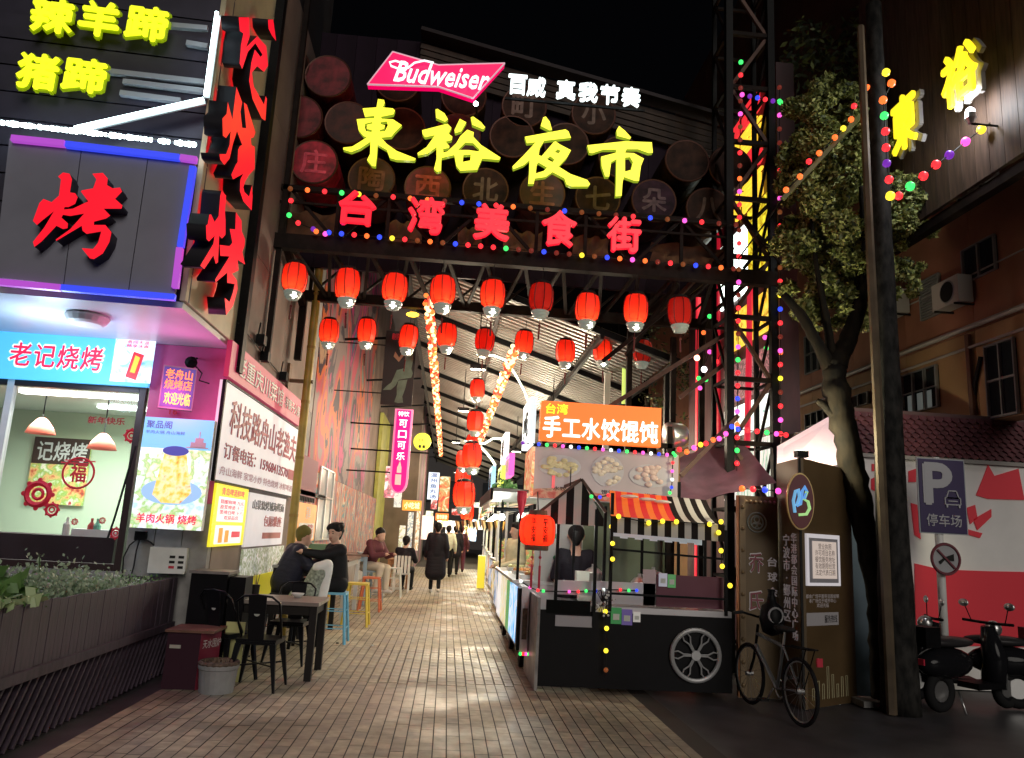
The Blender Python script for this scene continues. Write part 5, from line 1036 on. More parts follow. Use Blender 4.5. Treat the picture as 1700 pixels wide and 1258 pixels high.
# ================================================================ tall lit sign seen through the tower
XS=4.75
f=Fr(V((XS,12.3,6.0)),-YA,2.6,7.4)
t=T('tower_light_box','tall white and yellow lit shop sign seen through the lattice tower','sign',(XS,12.3,2.3))
def xs(px): return FR(lambda x,y:PX(x,y,XS),-YA,*px)
MB().box(XS+.01,XS+.3,11.0,15.5,0,9.2).build('backing',mat('maroon_corrugated',(.10,.03,.04),.5,noise=.5,scale=3,stretch=(1,8,.3)),t)
for (y0,y1,z0,z1,m_) in ((12.18,13.5,5.75,6.95,glow('sign_panel_white',(.85,1,.92),3.5)),(11.2,12.15,5.75,7.1,ramp_mat('yellow_neon_print',[(.9,.7,.02),(1,.85,.05),(.3,.15,.0),(1,.8,.05)],5,es=1.0)),(11.2,13.2,4.85,5.5,ramp_mat('amber_print',[(.1,.04,.0),(.9,.5,.03),(1,.75,.1),(.3,.1,.0)],4,es=1.0)),(11.2,13.3,3.35,3.85,ramp_mat('white_green_print',[(.9,1,.95),(.6,.75,.7),(.95,1,1),(.2,.4,.35)],4,es=1.0)),(11.2,13.3,2.3,3.2,ramp_mat('white_stripe_print',[(.8,.85,.8),(.15,.35,.25),(.9,.9,.9),(.5,.1,.1)],2.5,(1,5,.4),es=.7)),(11.2,13.3,3.95,4.6,ramp_mat('pink_grit_print',[(.12,.04,.05),(.55,.25,.27),(.1,.05,.05),(.5,.3,.3)],10,es=.5)),(13.6,13.8,3.0,9.0,glow('red_upright',(.6,.01,.03),.5))):
    MB().box(XS-.03,XS+.008,y0,y1,z0,z1).build('panel',m_,t)
for k,(za,zb_,c) in enumerate(((7.15,7.65,'yellow_neon'),(7.7,8.15,'red'),(8.2,8.65,'yellow_neon'),(8.7,9.1,'red'))):
    text('character','福味香记'[k],glow('neon_y2',(1,.6,.04),1.1) if k%2==0 else glow('neon_r2',(.85,.03,.04),.9),t,Fr(V((XS-.02,12.2,(za+zb_)/2)),-YA,1.4,zb_-za),.03,.03)
tag(MB().box(4.2,4.26,13.2,13.3,0,6.6).build('red_pole',glow('red_neon_pole',(.75,.02,.04),.8)),'red lit upright tube behind the raking braces left of the tower','light tube')
tag(MB().tube([PY(1246,450,11.6),PY(1240,760,11.6)],.05,8).build('red_tube',glow('red_neon_tube',(.7,.02,.05),.7)),'thin red lit tube directly left of the tower posts','light tube')
tag(MB().tube([PY(1036,600,13.5),PY(1035,670,13.5)],.035,6).build('green_tube',glow('green_yellow_tube',(.55,.7,.15),.9)),'yellow green lit tube above the orange sign','light tube')
tag(MB().box(*(lambda p:(p.x-.05,p.x+.05,p.y-.05,p.y+.05))(PY(1008,640,14)),0,PY(1008,620,14).z).build('pale_post',mat('pale_post',(.5,.52,.5))),'pale post rising behind the orange sign','post')
for k,(x,y) in enumerate(((1157,594),(1169,613))):
    p=PY(x,y,11); t=T('spot_lamp',['warm','cold white'][k]+' small round spot lamp in the dark right of the alley roof','lamp',p); MB().ball(p,.045,8,6).build('bulb',[glow('spot_warm',(1,.4,.25),5),glow('spot_cold',(1,.95,.95),5)][k],t); MB().tube([p,p+V((.02,.05,.5))],.01).build('stem',ink,t)
# ================================================================ right: bronze boards, kiosk column, posts
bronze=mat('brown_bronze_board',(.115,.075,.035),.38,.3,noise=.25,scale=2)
bz2=mat('bronze_light',(.22,.15,.08),.35,.4,noise=.2,scale=2)
lt=mat('engraved_pale_lettering',(.45,.40,.40),.6,em=(.4,.35,.36),es=.12); mar=mat('maroon_lettering',(.2,.03,.05),.5)
YD=8.45
f=FR(lambda x,y:PY(x,y,YD),XA,(1228,822),(1296,826),(1290,1160),(1222,1156)); f.c.z=(f.c.z+f.h/2)/2; f.h=f.c.z*2
t=T('bronze_door','brown bronze studded board reading 乔氏 台球会所 right of the black cart','sign board',f.p(0,-.5))
mb=MB(); f.box(mb,-.38,.5,-.5,.5,-.05,0); mb.build('panel',bronze,t)
mb=MB(); f.box(mb,-.47,-.33,-.5,.5,-.02,.03); mb.build('stud_rail',mat('wooden_stud_rail',(.20,.13,.06),.5,noise=.3,scale=5),t)
mb=MB(); f.box(mb,-.50,-.475,-.5,.5,-.05,.01); mb.build('lit_edge',mat('orange_brown_edge',(.5,.2,.08)),t)
for i in range(9): p=f.p(-.40,-.44+i*.11,.03); MB().lathe([(.024,0),(.02,.012),(.006,.018)],p,10,-YA).build('stud',bz2,t)
for i in range(7): p=f.p(-.3+i*.12,.47,.0); MB().lathe([(.024,0),(.02,.012),(.006,.018)],p,10,-YA).build('stud',bz2,t)
mb=MB(); p=f.p(-.03,.365,.006); mb.torus(p,.105,.008,24,5); mb.torus(p,.07,.008,20,5); f.box(mb,-.12,.06,.355,.365,0,.014); mb.torus(p+V((0,0,.03)),.03,.007,14,5); mb.torus(p-V((.03,0,.035)),.025,.006,12,5); mb.torus(p-V((-.03,0,.035)),.025,.006,12,5); mb.build('round_emblem',mat('emblem_grey',(.25,.27,.25),.5),t)
for ch,b in (('乔',.16),('氏',-.03)): 
    text('character_rim',ch,lt,t,f.sub(-.23,.12,b-.05,b+.05,.0),.006,.03); text('character',ch,mar,t,f.sub(-.215,.105,b-.046,b+.046,.007),.006,.01)
for i,ch in enumerate('台球会所'): text('small_character',ch,lt,t,f.sub(.23,.46,.145-i*.075,.19-i*.075,.0),.006,.02)
# angled column
def corner(x,y,Y): return PY(x,y,Y)
e_=PY(1331,950,7.95); lft=PY(1291,950,8.5); rgt=PY(1416,950,8.45)
ztop=PY(1331,760,7.95).z; zl=PY(1294,790,8.5).z; zr=PY(1396,775,8.4).z
t=T('kiosk_column','tall brown four sided board column with an oval rainbow emblem and a framed notice','kiosk',(rgt.x*.5+lft.x*.5,8.5,0))
def vface(a,b,z0,za,zb_,name,m_,th=.04):
    d=(b-a); d.z=0; n=V((d.y,-d.x,0)).normalized(); A=V((a.x,a.y,z0));B=V((b.x,b.y,z0)); return MB().prism([V((a.x,a.y,za)),V((b.x,b.y,zb_)),B,A],-n*-0.0+(-n)*th*1).build(name,m_,t)
ztt=max(ztop,2.28)
vface(lft,e_,0,ztt-.02,ztt,'left_panel',bronze); vface(e_+V((.012,.0,0)),rgt,0,ztt,ztt-.04,'right_panel',mat('brown_bronze_board_lit',(.15,.095,.045),.38,.3,noise=.25,scale=2))  # right face uses a lighter copy of the bronze, coloured as lit
MB().box(e_.x-.012,e_.x+.010,e_.y-.005,e_.y+.02,0,ztt).build('corner_joint',ink,t)
top=V((0,0,.35))
RL=(e_-lft).normalized(); RR=(rgt-e_).normalized()
def fl(px): n=V((RL.y,-RL.x,0)); return FR(lambda x,y:PL(x,y,lft,n),V((RL.x,RL.y,0)),*px)
def fr2(px): n=V((RR.y,-RR.x,0)); return FR(lambda x,y:PL(x,y,e_,n),V((RR.x,RR.y,0)),*px)
p=PY(1327,832,7.88); mb=MB(); ov=[]
fo_=Fr(p,XA,1,1)
mb.prism([p+V((.145*math.cos(a*math.pi/16),0,.29*math.sin(a*math.pi/16))) for a in range(32)],V((0,-.03,0))); mb.build('oval_rim',mat('gold_rim',(.5,.35,.15),.3,.6),t)
mb=MB(); mb.prism([p+V((.132*math.cos(a*math.pi/16),-.03,.275*math.sin(a*math.pi/16))) for a in range(32)],V((0,-.01,0))); mb.build('oval_field',mat('maroon_field',(.14,.01,.02),.4),t)
sw=[(-.07,-.12),(-.085,.0),(-.06,.10),(-.03,.12),(-.02,.04),(-.05,-.05),(-.01,-.03),(.01,.10),(.04,.15),(.06,.10),(.03,.02),(.07,.0),(.085,-.07),(.05,-.13),(-.03,-.14)]
for k,(i0,i1,c) in enumerate(((0,6,(.2,.5,.8)),(5,10,(.15,.4,.85)),(9,14,(.45,.8,.3)))):
    MB().tube([p+V((x,-.048,z)) for x,z in sw[i0:i1+1]],.016,6).build('emblem_stroke',mat('emblem_%d'%k,c,.4,em=c,es=.5),t)
f=fl(((1303,888),(1313,886),(1312,1030),(1300,1030)))
text('vertical_text','宁\n波\n市\n·\n鄞\n州\n区',lt,t,f.sub(-.5,.5,-.5,.5,.002),.005,.01)
f=fl(((1316,886),(1325,884),(1324,1062),(1314,1062))); text('vertical_text','华\n港\n都\n会\n国\n际\n中\n心\n广\n场',lt,t,f,.005,.01,d=.002)
f=fr2(((1335,884),(1391,890),(1390,976),(1336,968))); nb=MB(); f.box(nb,-.5,.5,-.5,.5,0,.03); nb.build('notice_frame',mat('frame_white',(.7,.68,.7),.4,em=(.8,.75,.8),es=.35),t)
mb=MB(); f.box(mb,-.44,.42,-.44,.42,.031,.036); mb.build('notice_border',mat('notice_grey',(.35,.34,.38),.4),t); mb=MB(); f.box(mb,-.36,.36,-.36,.36,.037,.042); mb.build('notice_sheet',mat('notice_cream',(.65,.55,.48),.5,em=(.75,.62,.55),es=.4),t)
text('notice_text','营业执照\n许可项目名称\n餐饮服务地址\n有效期限经营\n法定代表日期',mat('notice_ink',(.2,.15,.14)),t,f.sub(-.3,.3,-.3,.32,.043),.002,.0)
f=fr2(((1337,982),(1392,990),(1392,1012),(1337,1004))); text('small_text','都会广场平面导览图说明\n本广场位于城市中心\n欢迎光临',lt,t,f,.004,.0,d=.002)
f=fr2(((1338,1012),(1392,1021),(1391,1042),(1338,1034))); mb=MB(); f.box(mb,-.5,.5,-.5,.5,0,.006); mb.build('grey_label',mat('label_grey',(.4,.38,.4)),t); text('label_text','服务热线',ink,t,f.sub(.05,.45,-.3,.3,.007),.002,.0)
f=fr2(((1344,1098),(1410,1108),(1410,1162),(1344,1156))); sk_=MB()
for i,(a,h) in enumerate(((-.45,.35),(-.32,.55),(-.2,.45),(-.08,.95),(.04,.7),(.16,.4),(.28,.6),(.4,.62))):
    for q in (0,.045): sk_.bar(f.p(a+q,-.5,.004),f.p(a+q,-.5+h,.004),.006)
    sk_.bar(f.p(a,-.5+h,.004),f.p(a+.045,-.5+h,.004),.006)
sk_.build('skyline_print',mat('skyline_olive',(.35,.32,.18),.5),t)
# pinkish lit awning over the column, blue-grey post
P=[PY(1290,745,9.2),PY(1385,690,9.2),PY(1408,768,8.5),PY(1290,790,8.5)]
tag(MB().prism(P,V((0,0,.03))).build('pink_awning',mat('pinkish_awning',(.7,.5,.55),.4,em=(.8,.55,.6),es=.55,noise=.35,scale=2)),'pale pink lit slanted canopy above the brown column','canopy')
a=PY(1398,760,8.8); b=PY(1432,760,8.8); tag(MB().box(a.x,b.x,8.8,9.1,0,a.z+.05).build('metal_post',mat('blue_grey_metal',(.11,.15,.19),.3,.5,noise=.2,scale=1.5)),'blue grey square metal post beside the brown column','post')
# ================================================================ right low building with tiled parapet and red graphics
YL=9.45
lb_=T('low_building','low white building with red graphics under a brown scale tiled parapet','building',(7,YL+2,0))
za=PY(1500,690,YL).z; zb1=PY(1500,762,YL).z
xa=PY(1400,800,YL).x; xb=10.5
for i in range(int((xb-xa)/1.2)+1): MB().box(xa+i*1.2,xa+i*1.2+1.195,YL,YL+.15,0,zb1-.01).build('wall_panel',mat('white_wall_panel',(.8,.78,.76),.6,noise=.12,scale=2),lb_)
MB().box(xa,6.85,YL+.16,YL+1.8,0,za-.1).build('core',mat('low_core',(.1,.1,.1)),lb_)
MB().box(xa-.1,xb,YL-.05,YL+.16,zb1-.008,zb1+.04).build('trim',mat('grey_trim',(.3,.28,.26)),lb_)
MB().box(xa-.1,xb,YL-.02,YL+.2,za,za+.06).build('coping',mat('brown_coping',(.10,.05,.05)),lb_)
tm=mat('brown_scale_tile',(.13,.035,.045),.5,noise=.4,scale=9); tl=MB(); nrow=9; hrow=(za-zb1-.04)/nrow
for j in range(nrow):
    x=xa-.1+(.055 if j%2 else 0); z=zb1+.045+j*hrow
    while x<xb:
        tl.prism([V((x+.003,YL-.02,z+hrow*1.2)),V((x+.107,YL-.02,z+hrow*1.2)),V((x+.107,YL-.045,z+.02)),V((x+.055,YL-.05,z-.01)),V((x+.003,YL-.045,z+.02))],V((0,.012,0))); x+=.11
tag(tl.build('scale_tiles',tm,lb_),kind='stuff')
rg=mat('wall_red_graphic',(.45,.015,.025),.5,em=(.6,.02,.04),es=.12)
def g(px): P=[PY(x,y,YL-.004) for x,y in px]; return MB().prism([p for p in P],V((0,-.012,0))).build('red_graphic',rg,lb_)
for px in (((1640,772),(1650,790),(1690,778),(1700,830),(1640,828),(1620,822)),((1447,770),(1462,770),(1462,782),(1447,782)),((1446,795),(1456,790),(1462,800),(1452,815),(1446,812)),((1508,782),(1520,778),(1520,800),(1508,800)),((1512,835),(1522,838),(1528,895),(1518,888)),((1604,843),(1618,838),(1622,860),(1610,870)),((1615,862),(1645,845),(1645,858),(1622,880)),((1604,878),(1630,885),(1626,893),(1602,886)),
   ((1518,935),(1560,945),(1640,948),(1740,950),(1740,1075),(1520,1070)),((1426,960),(1440,975),(1446,1020),(1428,1022))): g(px)
t=T('wall_lamp_small','small silver lamp on the white wall beside the tree','lamp',PY(1432,1010,YL-.1)); MB().lathe([(.1,0),(.14,.03),(.1,.1)],PY(1436,1016,YL-.1),12).build('shade',silver,t); MB().box(PY(1436,1012,YL).x-.01,PY(1436,1012,YL).x+.01,YL-.1,YL,PY(1436,1012,YL).z,PY(1436,1012,YL).z+.04).build('arm',silver,t)
# ================================================================ right apartment building (facade faces the alley)
XR=6.9
ab=T('apartment_building','dim brown apartment building with windows, air conditioners and pipes along the right','building',(XR+4,16,0))
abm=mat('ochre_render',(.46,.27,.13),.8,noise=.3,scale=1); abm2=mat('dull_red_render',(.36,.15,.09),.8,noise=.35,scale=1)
def xr(x,y,d=0): return PX(x,y,XR-d)
zp=xr(1655,532).z
y=6.5
while y<26:
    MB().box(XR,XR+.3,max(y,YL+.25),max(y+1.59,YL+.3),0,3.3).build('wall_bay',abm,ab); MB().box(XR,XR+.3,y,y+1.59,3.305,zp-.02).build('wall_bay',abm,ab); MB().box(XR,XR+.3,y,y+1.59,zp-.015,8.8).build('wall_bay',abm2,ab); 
    MB().box(XR-.02,XR+.3,y,y+1.59,8.805,16).build('wall_bay',mat('shaded_upper_render',(.10,.045,.035),.8,noise=.3,scale=1),ab); y+=1.6  # top bays coloured darker to stand for the weaker light up there
MB().box(XR+.31,XR+8,YL+.4,26,0,16).build('core',MT['low_core'],ab)
for d,z in ((.12,zp),(.06,zp-.25)): MB().tube([V((XR-d,6.5,z)),V((XR-d,26,z))],.035 if d>.1 else .02,6).build('pipe',mat('pipe_pale',(.4,.36,.34),.5),ab)
MB().tube([V((XR-.03,8,zp+.75)),V((XR-.03,13,zp+.75))],.012,5).build('cable',MT['pipe_pale'],ab)
wf=mat('window_frame_grey',(.22,.22,.22),.5); wgl=mat('night_window_glass',(.02,.025,.03),.08)
def fwin(px,cols=2,rows=2,m_=wgl,parent=ab,curt=False):
    f=FR(lambda x,y:xr(x,y,.01),-YA,*px); w_=MB(); f.box(w_,-.5,.5,-.5,.5,-.02,.01); w_=w_.build('window',m_,parent)
    for i in range(cols+1): mb=MB(); f.box(mb,-.5+i/cols-.02,-.5+i/cols+.02,-.51,.51,.011,.05); mb.build('frame',wf,w_)
    for i in range(rows+1): mb=MB(); f.box(mb,-.5,.5,-.5+i/rows-.015,-.5+i/rows+.015,.012,.045); mb.build('frame',wf,w_)
    if curt:
        for a in (-.38,-.1,.15): mb=MB(); f.box(mb,a,a+.16,-.48,-.05,.011,.014); mb.build('curtain',mat('curtain_pale',(.35,.4,.38),.7,em=(.4,.45,.42),es=.12),w_)
fwin(((1500,622),(1558,608),(1560,680),(1502,684)),3,2,curt=True); fwin(((1412,660),(1443,650),(1445,675),(1413,673)),2,1); fwin(((1338,690),(1370,678),(1372,725),(1342,728)),3,2,curt=True)
fwin(((1530,470),(1562,452),(1563,520),(1533,532)),1,14,mat('shutter_grey',(.16,.16,.15),.6)); fwin(((1338,560),(1358,550),(1362,612),(1340,622)),2,2); fwin(((1600,420),(1655,385),(1655,450),(1604,468)),2,1); fwin(((1640,575),(1690,560),(1690,690),(1644,690)),2,2)
fwin(((1500,225),(1560,180),(1560,280),(1500,310)),2,2); fwin(((1590,230),(1650,190),(1650,300),(1590,320)),2,2)
for k,(x,y) in enumerate(((1598,489),(1497,508),(1640,300))):
    p=xr(x,y,.0); t=T('air_conditioner',['white air conditioner unit high on the ochre wall at right','air conditioner unit half hidden by the dark post','unlit air conditioner near the upper right corner'][k],'air conditioner',(XR-.17,p.y,p.z-.25),'outdoor air conditioners on the right building')
    MB().box(XR-.26,XR-.05,p.y-.29,p.y+.29,p.z-.19,p.z+.19).build('case',mat('aircon_white',(.45,.43,.4),.5),t); MB().lathe([(.15,0),(.15,.012)],V((XR-.262,p.y-.06,p.z)),20,-XA).build('fan_grille',ink,t); MB().torus(V((XR-.268,p.y-.06,p.z)),.15,.01,20,5,-XA).build('ring',greyp,t)
    for s in (-.22,.22): MB().bar((XR,p.y+s,p.z-.205),(XR-.28,p.y+s,p.z-.205),.025).build('bracket',ink,t)
MB().tube([xr(1628,592,.03),xr(1618,640,.03),xr(1614,690,.03)],.03,6).build('drain_pipe',ink,ab)
MB().tube([xr(1606,556,.05),xr(1612,640,.05),xr(1616,690,.05)],.045,6).build('down_pipe',mat('brown_pipe',(.12,.05,.03)),ab)
# wooden upper screen with yellow characters 東裕 (far right top)
wsm=mat('dark_wood_screen',(.10,.06,.04),.6,noise=.5,scale=4,stretch=(6,6,.6)); XW=5.6
ws=T('wooden_sign_wall','dark upright plank wall carrying yellow characters at the top right','sign wall',(XW,9,6))
for i in range(16): y=6.3+i*.23; MB().box(XW,XW+.05+.02*(i%2),y,y+.222,PX(1560,330,XW).z-.1,11).build('plank',wsm,ws)
MB().bar((XW+.1,6.3,PX(1560,330,XW).z-.2),(XW+.1,10.1,PX(1560,330,XW).z-.2),.12).build('support_beam',steel_dk,ws)
def xw(px): return FR(lambda x,y:PX(x,y,XW-.3),-YA,*px)
for kd,(ch,px) in enumerate((('東',((1488,160),(1525,150),(1520,245),(1480,255))),('裕',((1570,90),(1625,62),(1622,160),(1565,178))))):
    f=xw(px); t=T('yellow_wall_character',['lower left','upper right'][kd]+' yellow lit character on the dark plank wall at the top right','sign letter',f.p(0,-.5),'yellow characters on the plank wall')
    text('face',ch,glow('wall_char_yellow',(1,.8,.02),1.0),t,f,.04,.025); text('rim',ch,mat('rim_grey',(.3,.28,.25)),t,Fr(f.c,f.r,f.w*1.06,f.h*1.05),.05,.03,d=-.10)
p=PX(1612,205,XW-.3); t=T('spot_lamp','small white lamp lighting the plank wall under the second yellow character','lamp',p); MB().lathe([(.03,0),(.06,.06),(.05,.12)],p,10).build('head',silver,t); MB().ball(p+V((0,0,.14)),.05,8,6).build('bulb',glow('spot_cold',(1,.95,.95),5),t); MB().tube([p,V((XW,p.y,p.z))],.012).build('arm',ink,t); lamp('spot_beam',p+V((-.1,.1,.25)),38,(.85,.9,1),parent=t)
tw=lambda pts,Y: [PY(x,y,Y) for x,y in pts]
bulbs('string of frosted coloured bulbs climbing beside the yellow 東 at upper right',tw(((1471,120),(1480,138),(1466,166),(1468,192),(1470,218),(1471,245),(1472,271),(1476,298),(1492,325)),7.4),['yellow','orange','orange','green','red','red','violet','red','red'],.045)
bulbs('string of coloured bulbs rising to the right edge across the plank wall',tw(((1478,325),(1511,309),(1533,292),(1554,273),(1576,257),(1603,235),(1629,215),(1658,193)),7.4),['yellow','green','red','red','violet','pink','yellow','red'],.05)
bulbs('string of red and yellow bulbs along the slanting green bar',tw(((1305,315),(1328,293),(1343,268),(1360,254),(1386,228),(1400,213),(1413,198),(1418,176),(1440,145)),8.0),['orange','orange','red','orange','orange','yellow','orange','red','orange'],.035)
tag(MB().bar(PY(1300,330,8.2),PY(1440,180,8.0),.06,.05).build('slanting_bar',mat('green_brown_bar',(.16,.18,.05),.5,noise=.4,scale=5)),'slanting green brown bar from the tower to the tall post','bar')
tag(MB().tube([PY(1225,430,9.6),PY(1300,330,8.4),PY(1420,205,8.1)],.012,5).build('stay_cable',ink),'dark cable from the tower up to the post','cable')
# ================================================================ post, trunk, tree
pole=PZ(1494,1165); b0=PY(1494,1160,8.0)
bark=mat('rough_dark_bark',(.02,.015,.010),.85,noise=.75,scale=12,c2=(.008,.007,.006),bump=1.0,stretch=(1,1,.35)); patch=mat('peeling_dark_post',(.032,.03,.028),.7,noise=.6,scale=14,c2=(.008,.008,.008),bump=.8,stretch=(1,1,.5))
def trunk(pts,rs,name,m_,par,n=12,rough=.08,seed=1):
    r=random.Random(seed); out=[];ro=[]
    for i in range(len(pts)-1):
        for j in range(6): s=j/6; out.append(V(pts[i]).lerp(V(pts[i+1]),s)+V((r.uniform(-1,1),r.uniform(-1,1),0))*rs[i]*rough); ro.append((rs[i]*(1-s)+rs[i+1]*s)*(1+r.uniform(-rough,rough)))
    out.append(V(pts[-1])); ro.append(rs[-1]); return MB().tube(out,ro,n).build(name,m_,par,smooth=True)
bx_,by_=PY(1496,1160,8.0).x,8.0
t=T('tall_post','thick dark peeling post standing before the white wall','post',(bx_,by_,0))
trunk([(bx_,by_,-.02),(bx_-.02,by_,1.5),(bx_-.01,by_,3.2),(bx_+.0,by_,5),(bx_+.02,by_,8)],[.19,.165,.14,.115,.09],'shaft',patch,t,14,.03)
t=T('slim_post','slim brown and green square post directly left of the thick dark post','post',(bx_-.22,by_-.1,0))
MB().tube([(bx_-.17,by_-.12,0),(bx_-.19,by_-.12,3.0),(bx_-.21,by_-.12,5.0),(bx_-.22,by_-.12,7.6)],[.05,.05,.045,.04],6).build('shaft',mat('green_brown_post',(.13,.095,.06),.55,noise=.5,scale=3),t)
t=T('street_tree','evergreen street tree with a crooked trunk and a lit leafy crown right of the tower','tree',(PY(1465,1160,8.3).x,8.3,0))
TYp=8.35
tp=[PY(x,y,TYp) for x,y in ((1472,1165),(1464,1080),(1458,990),(1440,900),(1424,810),(1405,730),(1390,660),(1384,610))]; tp[0].z=-.02
trunk(tp,[.15,.13,.12,.125,.13,.14,.15,.12],'trunk',bark,t,14,.10,4)
trunk([PY(x,y,TYp) for x,y in ((1384,612),(1410,560),(1428,500),(1434,440),(1436,380),(1430,310))],[.12,.10,.085,.07,.055,.03],'limb',bark,t,10,.08,5)
trunk([PY(x,y,TYp) for x,y in ((1382,620),(1358,572),(1330,522),(1300,488))],[.09,.065,.055,.04],'limb',bark,t,10,.08,6)
trunk([PY(x,y,TYp) for x,y in ((1382,590),(1370,520),(1355,440),(1345,350))],[.06,.045,.03,.015],'limb',bark,t,8,.08,7)
trunk([PY(x,y,TYp) for x,y in ((1392,700),(1368,672),(1356,665))],[.05,.045,.03],'stub',bark,t,8,.1,8)
lfm=[mat('tree_leaf_mid',(.14,.17,.04),.5),mat('tree_leaf_light',(.46,.48,.16),.5),mat('tree_leaf_dark',(.035,.05,.02),.6)]
cl=[]
rr=random.Random(5)
for (x,y,Y,s,n) in ((1365,300,8.6,.42,1),(1400,270,9.0,.4,1),(1340,360,8.8,.36,1),(1390,380,8.4,.5,1),(1345,430,8.7,.4,1),(1400,460,8.6,.42,1),(1370,500,8.5,.34,1),(1450,360,8.9,.42,1),(1480,330,9.0,.38,1),(1505,400,9.1,.36,1),(1470,470,9.0,.36,1),(1425,520,8.8,.26,1),(1335,250,8.9,.3,1),(1500,340,8.8,.3,1),(1345,520,8.9,.2,1),(1440,280,9.2,.36,1),(1345,200,9.2,.34,1),(1385,220,9.3,.38,1),(1330,300,8.9,.34,1),(1330,400,8.6,.3,1),(1430,220,9.3,.34,1),(1370,160,9.5,.34,1),(1410,420,8.5,.4,1),(1500,460,9.3,.25,1)): cl.append((PY(x,y,Y),s))
def crown(name,cl,per,sz,m_,par,seed):
    r=random.Random(seed); mb=MB()
    for c,s in cl:
        for _ in range(int(per*s*s)):
            d=V((r.gauss(0,1),r.gauss(0,1),r.gauss(0,1))).normalized()*(r.random()**.45)*s; p=c+d
            a=V((r.gauss(0,1),r.gauss(0,1),r.gauss(-.2,.8))).normalized(); b=a.cross(V((r.gauss(0,1),r.gauss(0,1),r.gauss(0,1)))).normalized(); q=sz*r.uniform(.6,1.3)
            mb.add([p-a*q,p+b*q*.45,p+a*q,p-b*q*.45],[(0,1,2,3)])
    return mb.build(name,m_,par)
sub=lambda c,s,k,r:[(c+V((r.uniform(-1,1),r.uniform(-1,1),r.uniform(-1,1)))*s*.8,s*r.uniform(.22,.42)) for _ in range(k)]
allc=[]
for c,s in cl: allc+=sub(c,s,11,rr)
for i,m_ in enumerate(lfm): crown('crown',allc,[9000,10500,3500][i],.04,m_,t,10+i)
t=T('dark_tree','dark unlit treetop above and behind the lit street tree','tree',(5.2,12.5,0))
dc=[]
for (x,y,Y,s) in ((1340,180,12,1.0),(1400,150,12.5,1.1),(1380,240,12,.9),(1340,110,12,.9),(1480,200,13,.8),(1330,300,12.5,.7)): dc+=sub(PY(x,y,Y),s,9,rr)
for i,m_ in enumerate((lfm[2],lfm[0])): crown('crown',dc,[260,130][i],.07,m_,t,20+i)
MB().tube([(5.2,12.5,0),(5.1,12.5,4),(5.0,12.3,7.5)],[.2,.16,.08],8).build('trunk',bark,t)
t=T('roadside_tree','dim tree right of the alley roof behind the orange sign','tree',(4.3,16,0))
dc=[]
for (x,y,Y,s) in ((1085,620,16,.8),(1110,560,16,.8),(1070,680,16,.6),(1150,650,17,.8),(1190,600,17,.7)): dc+=sub(PY(x,y,Y),s,8,rr)
for i,m_ in enumerate((lfm[2],lfm[0])): crown('crown',dc,[420,240][i],.05,m_,t,30+i)
MB().tube([(4.3,16,0),(4.2,16,3),(4.0,16,4.6)],[.14,.1,.05],8).build('trunk',bark,t)
# ================================================================ parking signs
f=FR(lambda x,y:PY(x,y,8.7),XA,(1521,758),(1605,765),(1603,890),(1527,883))
pp=V((f.c.x+.05,8.76,0)); t=T('parking_sign','dark violet parking sign with big P and car outline on a striped post','road sign',pp)
mb=MB(); f.box(mb,-.5,.5,-.5,.5,-.015,0); mb.build('plate_rim',mat('sign_rim',(.35,.38,.42),.4),t); mb=MB(); f.box(mb,-.475,.475,-.485,.485,.001,.008); mb.build('plate',mat('sign_violet',(.035,.02,.09),.35),t)
sp=mat('sign_pale_print',(.42,.42,.45),.4); text('letter','P',sp,t,f.sub(-.36,.18,-.1,.42,.009),.005,.04)
mb=MB(); g_=f.sub(.04,.36,-.16,.1,.009)
for q in (((-.5,-.3),(.5,-.3),(.5,.05),(-.5,.05)),((-.4,.05),(.4,.05),(.25,.4),(-.25,.4))):
    for i in range(4): mb.bar(g_.p(*q[i],.004),g_.p(*q[(i+1)%4],.004),.012)
mb.bar(g_.p(-.4,-.3,.004),g_.p(-.4,-.45,.004),.02); mb.bar(g_.p(.4,-.3,.004),g_.p(.4,-.45,.004),.02); mb.bar(g_.p(-.3,-.12,.004),g_.p(.3,-.12,.004),.012); mb.build('car_print',sp,t)
text('lettering','停车场',sp,t,f.sub(-.36,.36,-.40,-.24,.009),.005,.01)
c=PY(1570,928,8.66); mb=MB(); mb.torus(c,.165,.018,30,6); mb.build('ring',mat('ring_maroon',(.14,.015,.03),.4),t); MB().lathe([(.001,0),(.16,0),(.16,.012)],c+V((0,.01,0)),28,-YA).build('disc',mat('disc_grey',(.36,.36,.38),.35),t)
mb=MB(); mb.bar(c+V((-.1,-.012,.1)),c+V((.1,-.012,-.1)),.02); mb.build('slash',MT['ring_maroon'],t); mb=MB(); mb.prism([c+V((-.09,-.016,-.03)),c+V((-.02,-.016,.02)),c+V((.09,-.016,.06)),c+V((.09,-.016,-.02)),c+V((-.02,-.016,-.01)),c+V((-.07,-.016,-.06))],V((0,.006,0))); mb.build('horn_print',ink,t)
x=c.x+.0; MB().tube([(x,8.76,.0),(x,8.76,PY(1565,760,8.76).z)],.045,12).build('post',white,t,smooth=True)
for i in range(6): MB().lathe([(.047,0),(.047,.09)],V((x,8.76,.02+i*.092)),14).build('stripe',yellowp if i%2 else ink,t)
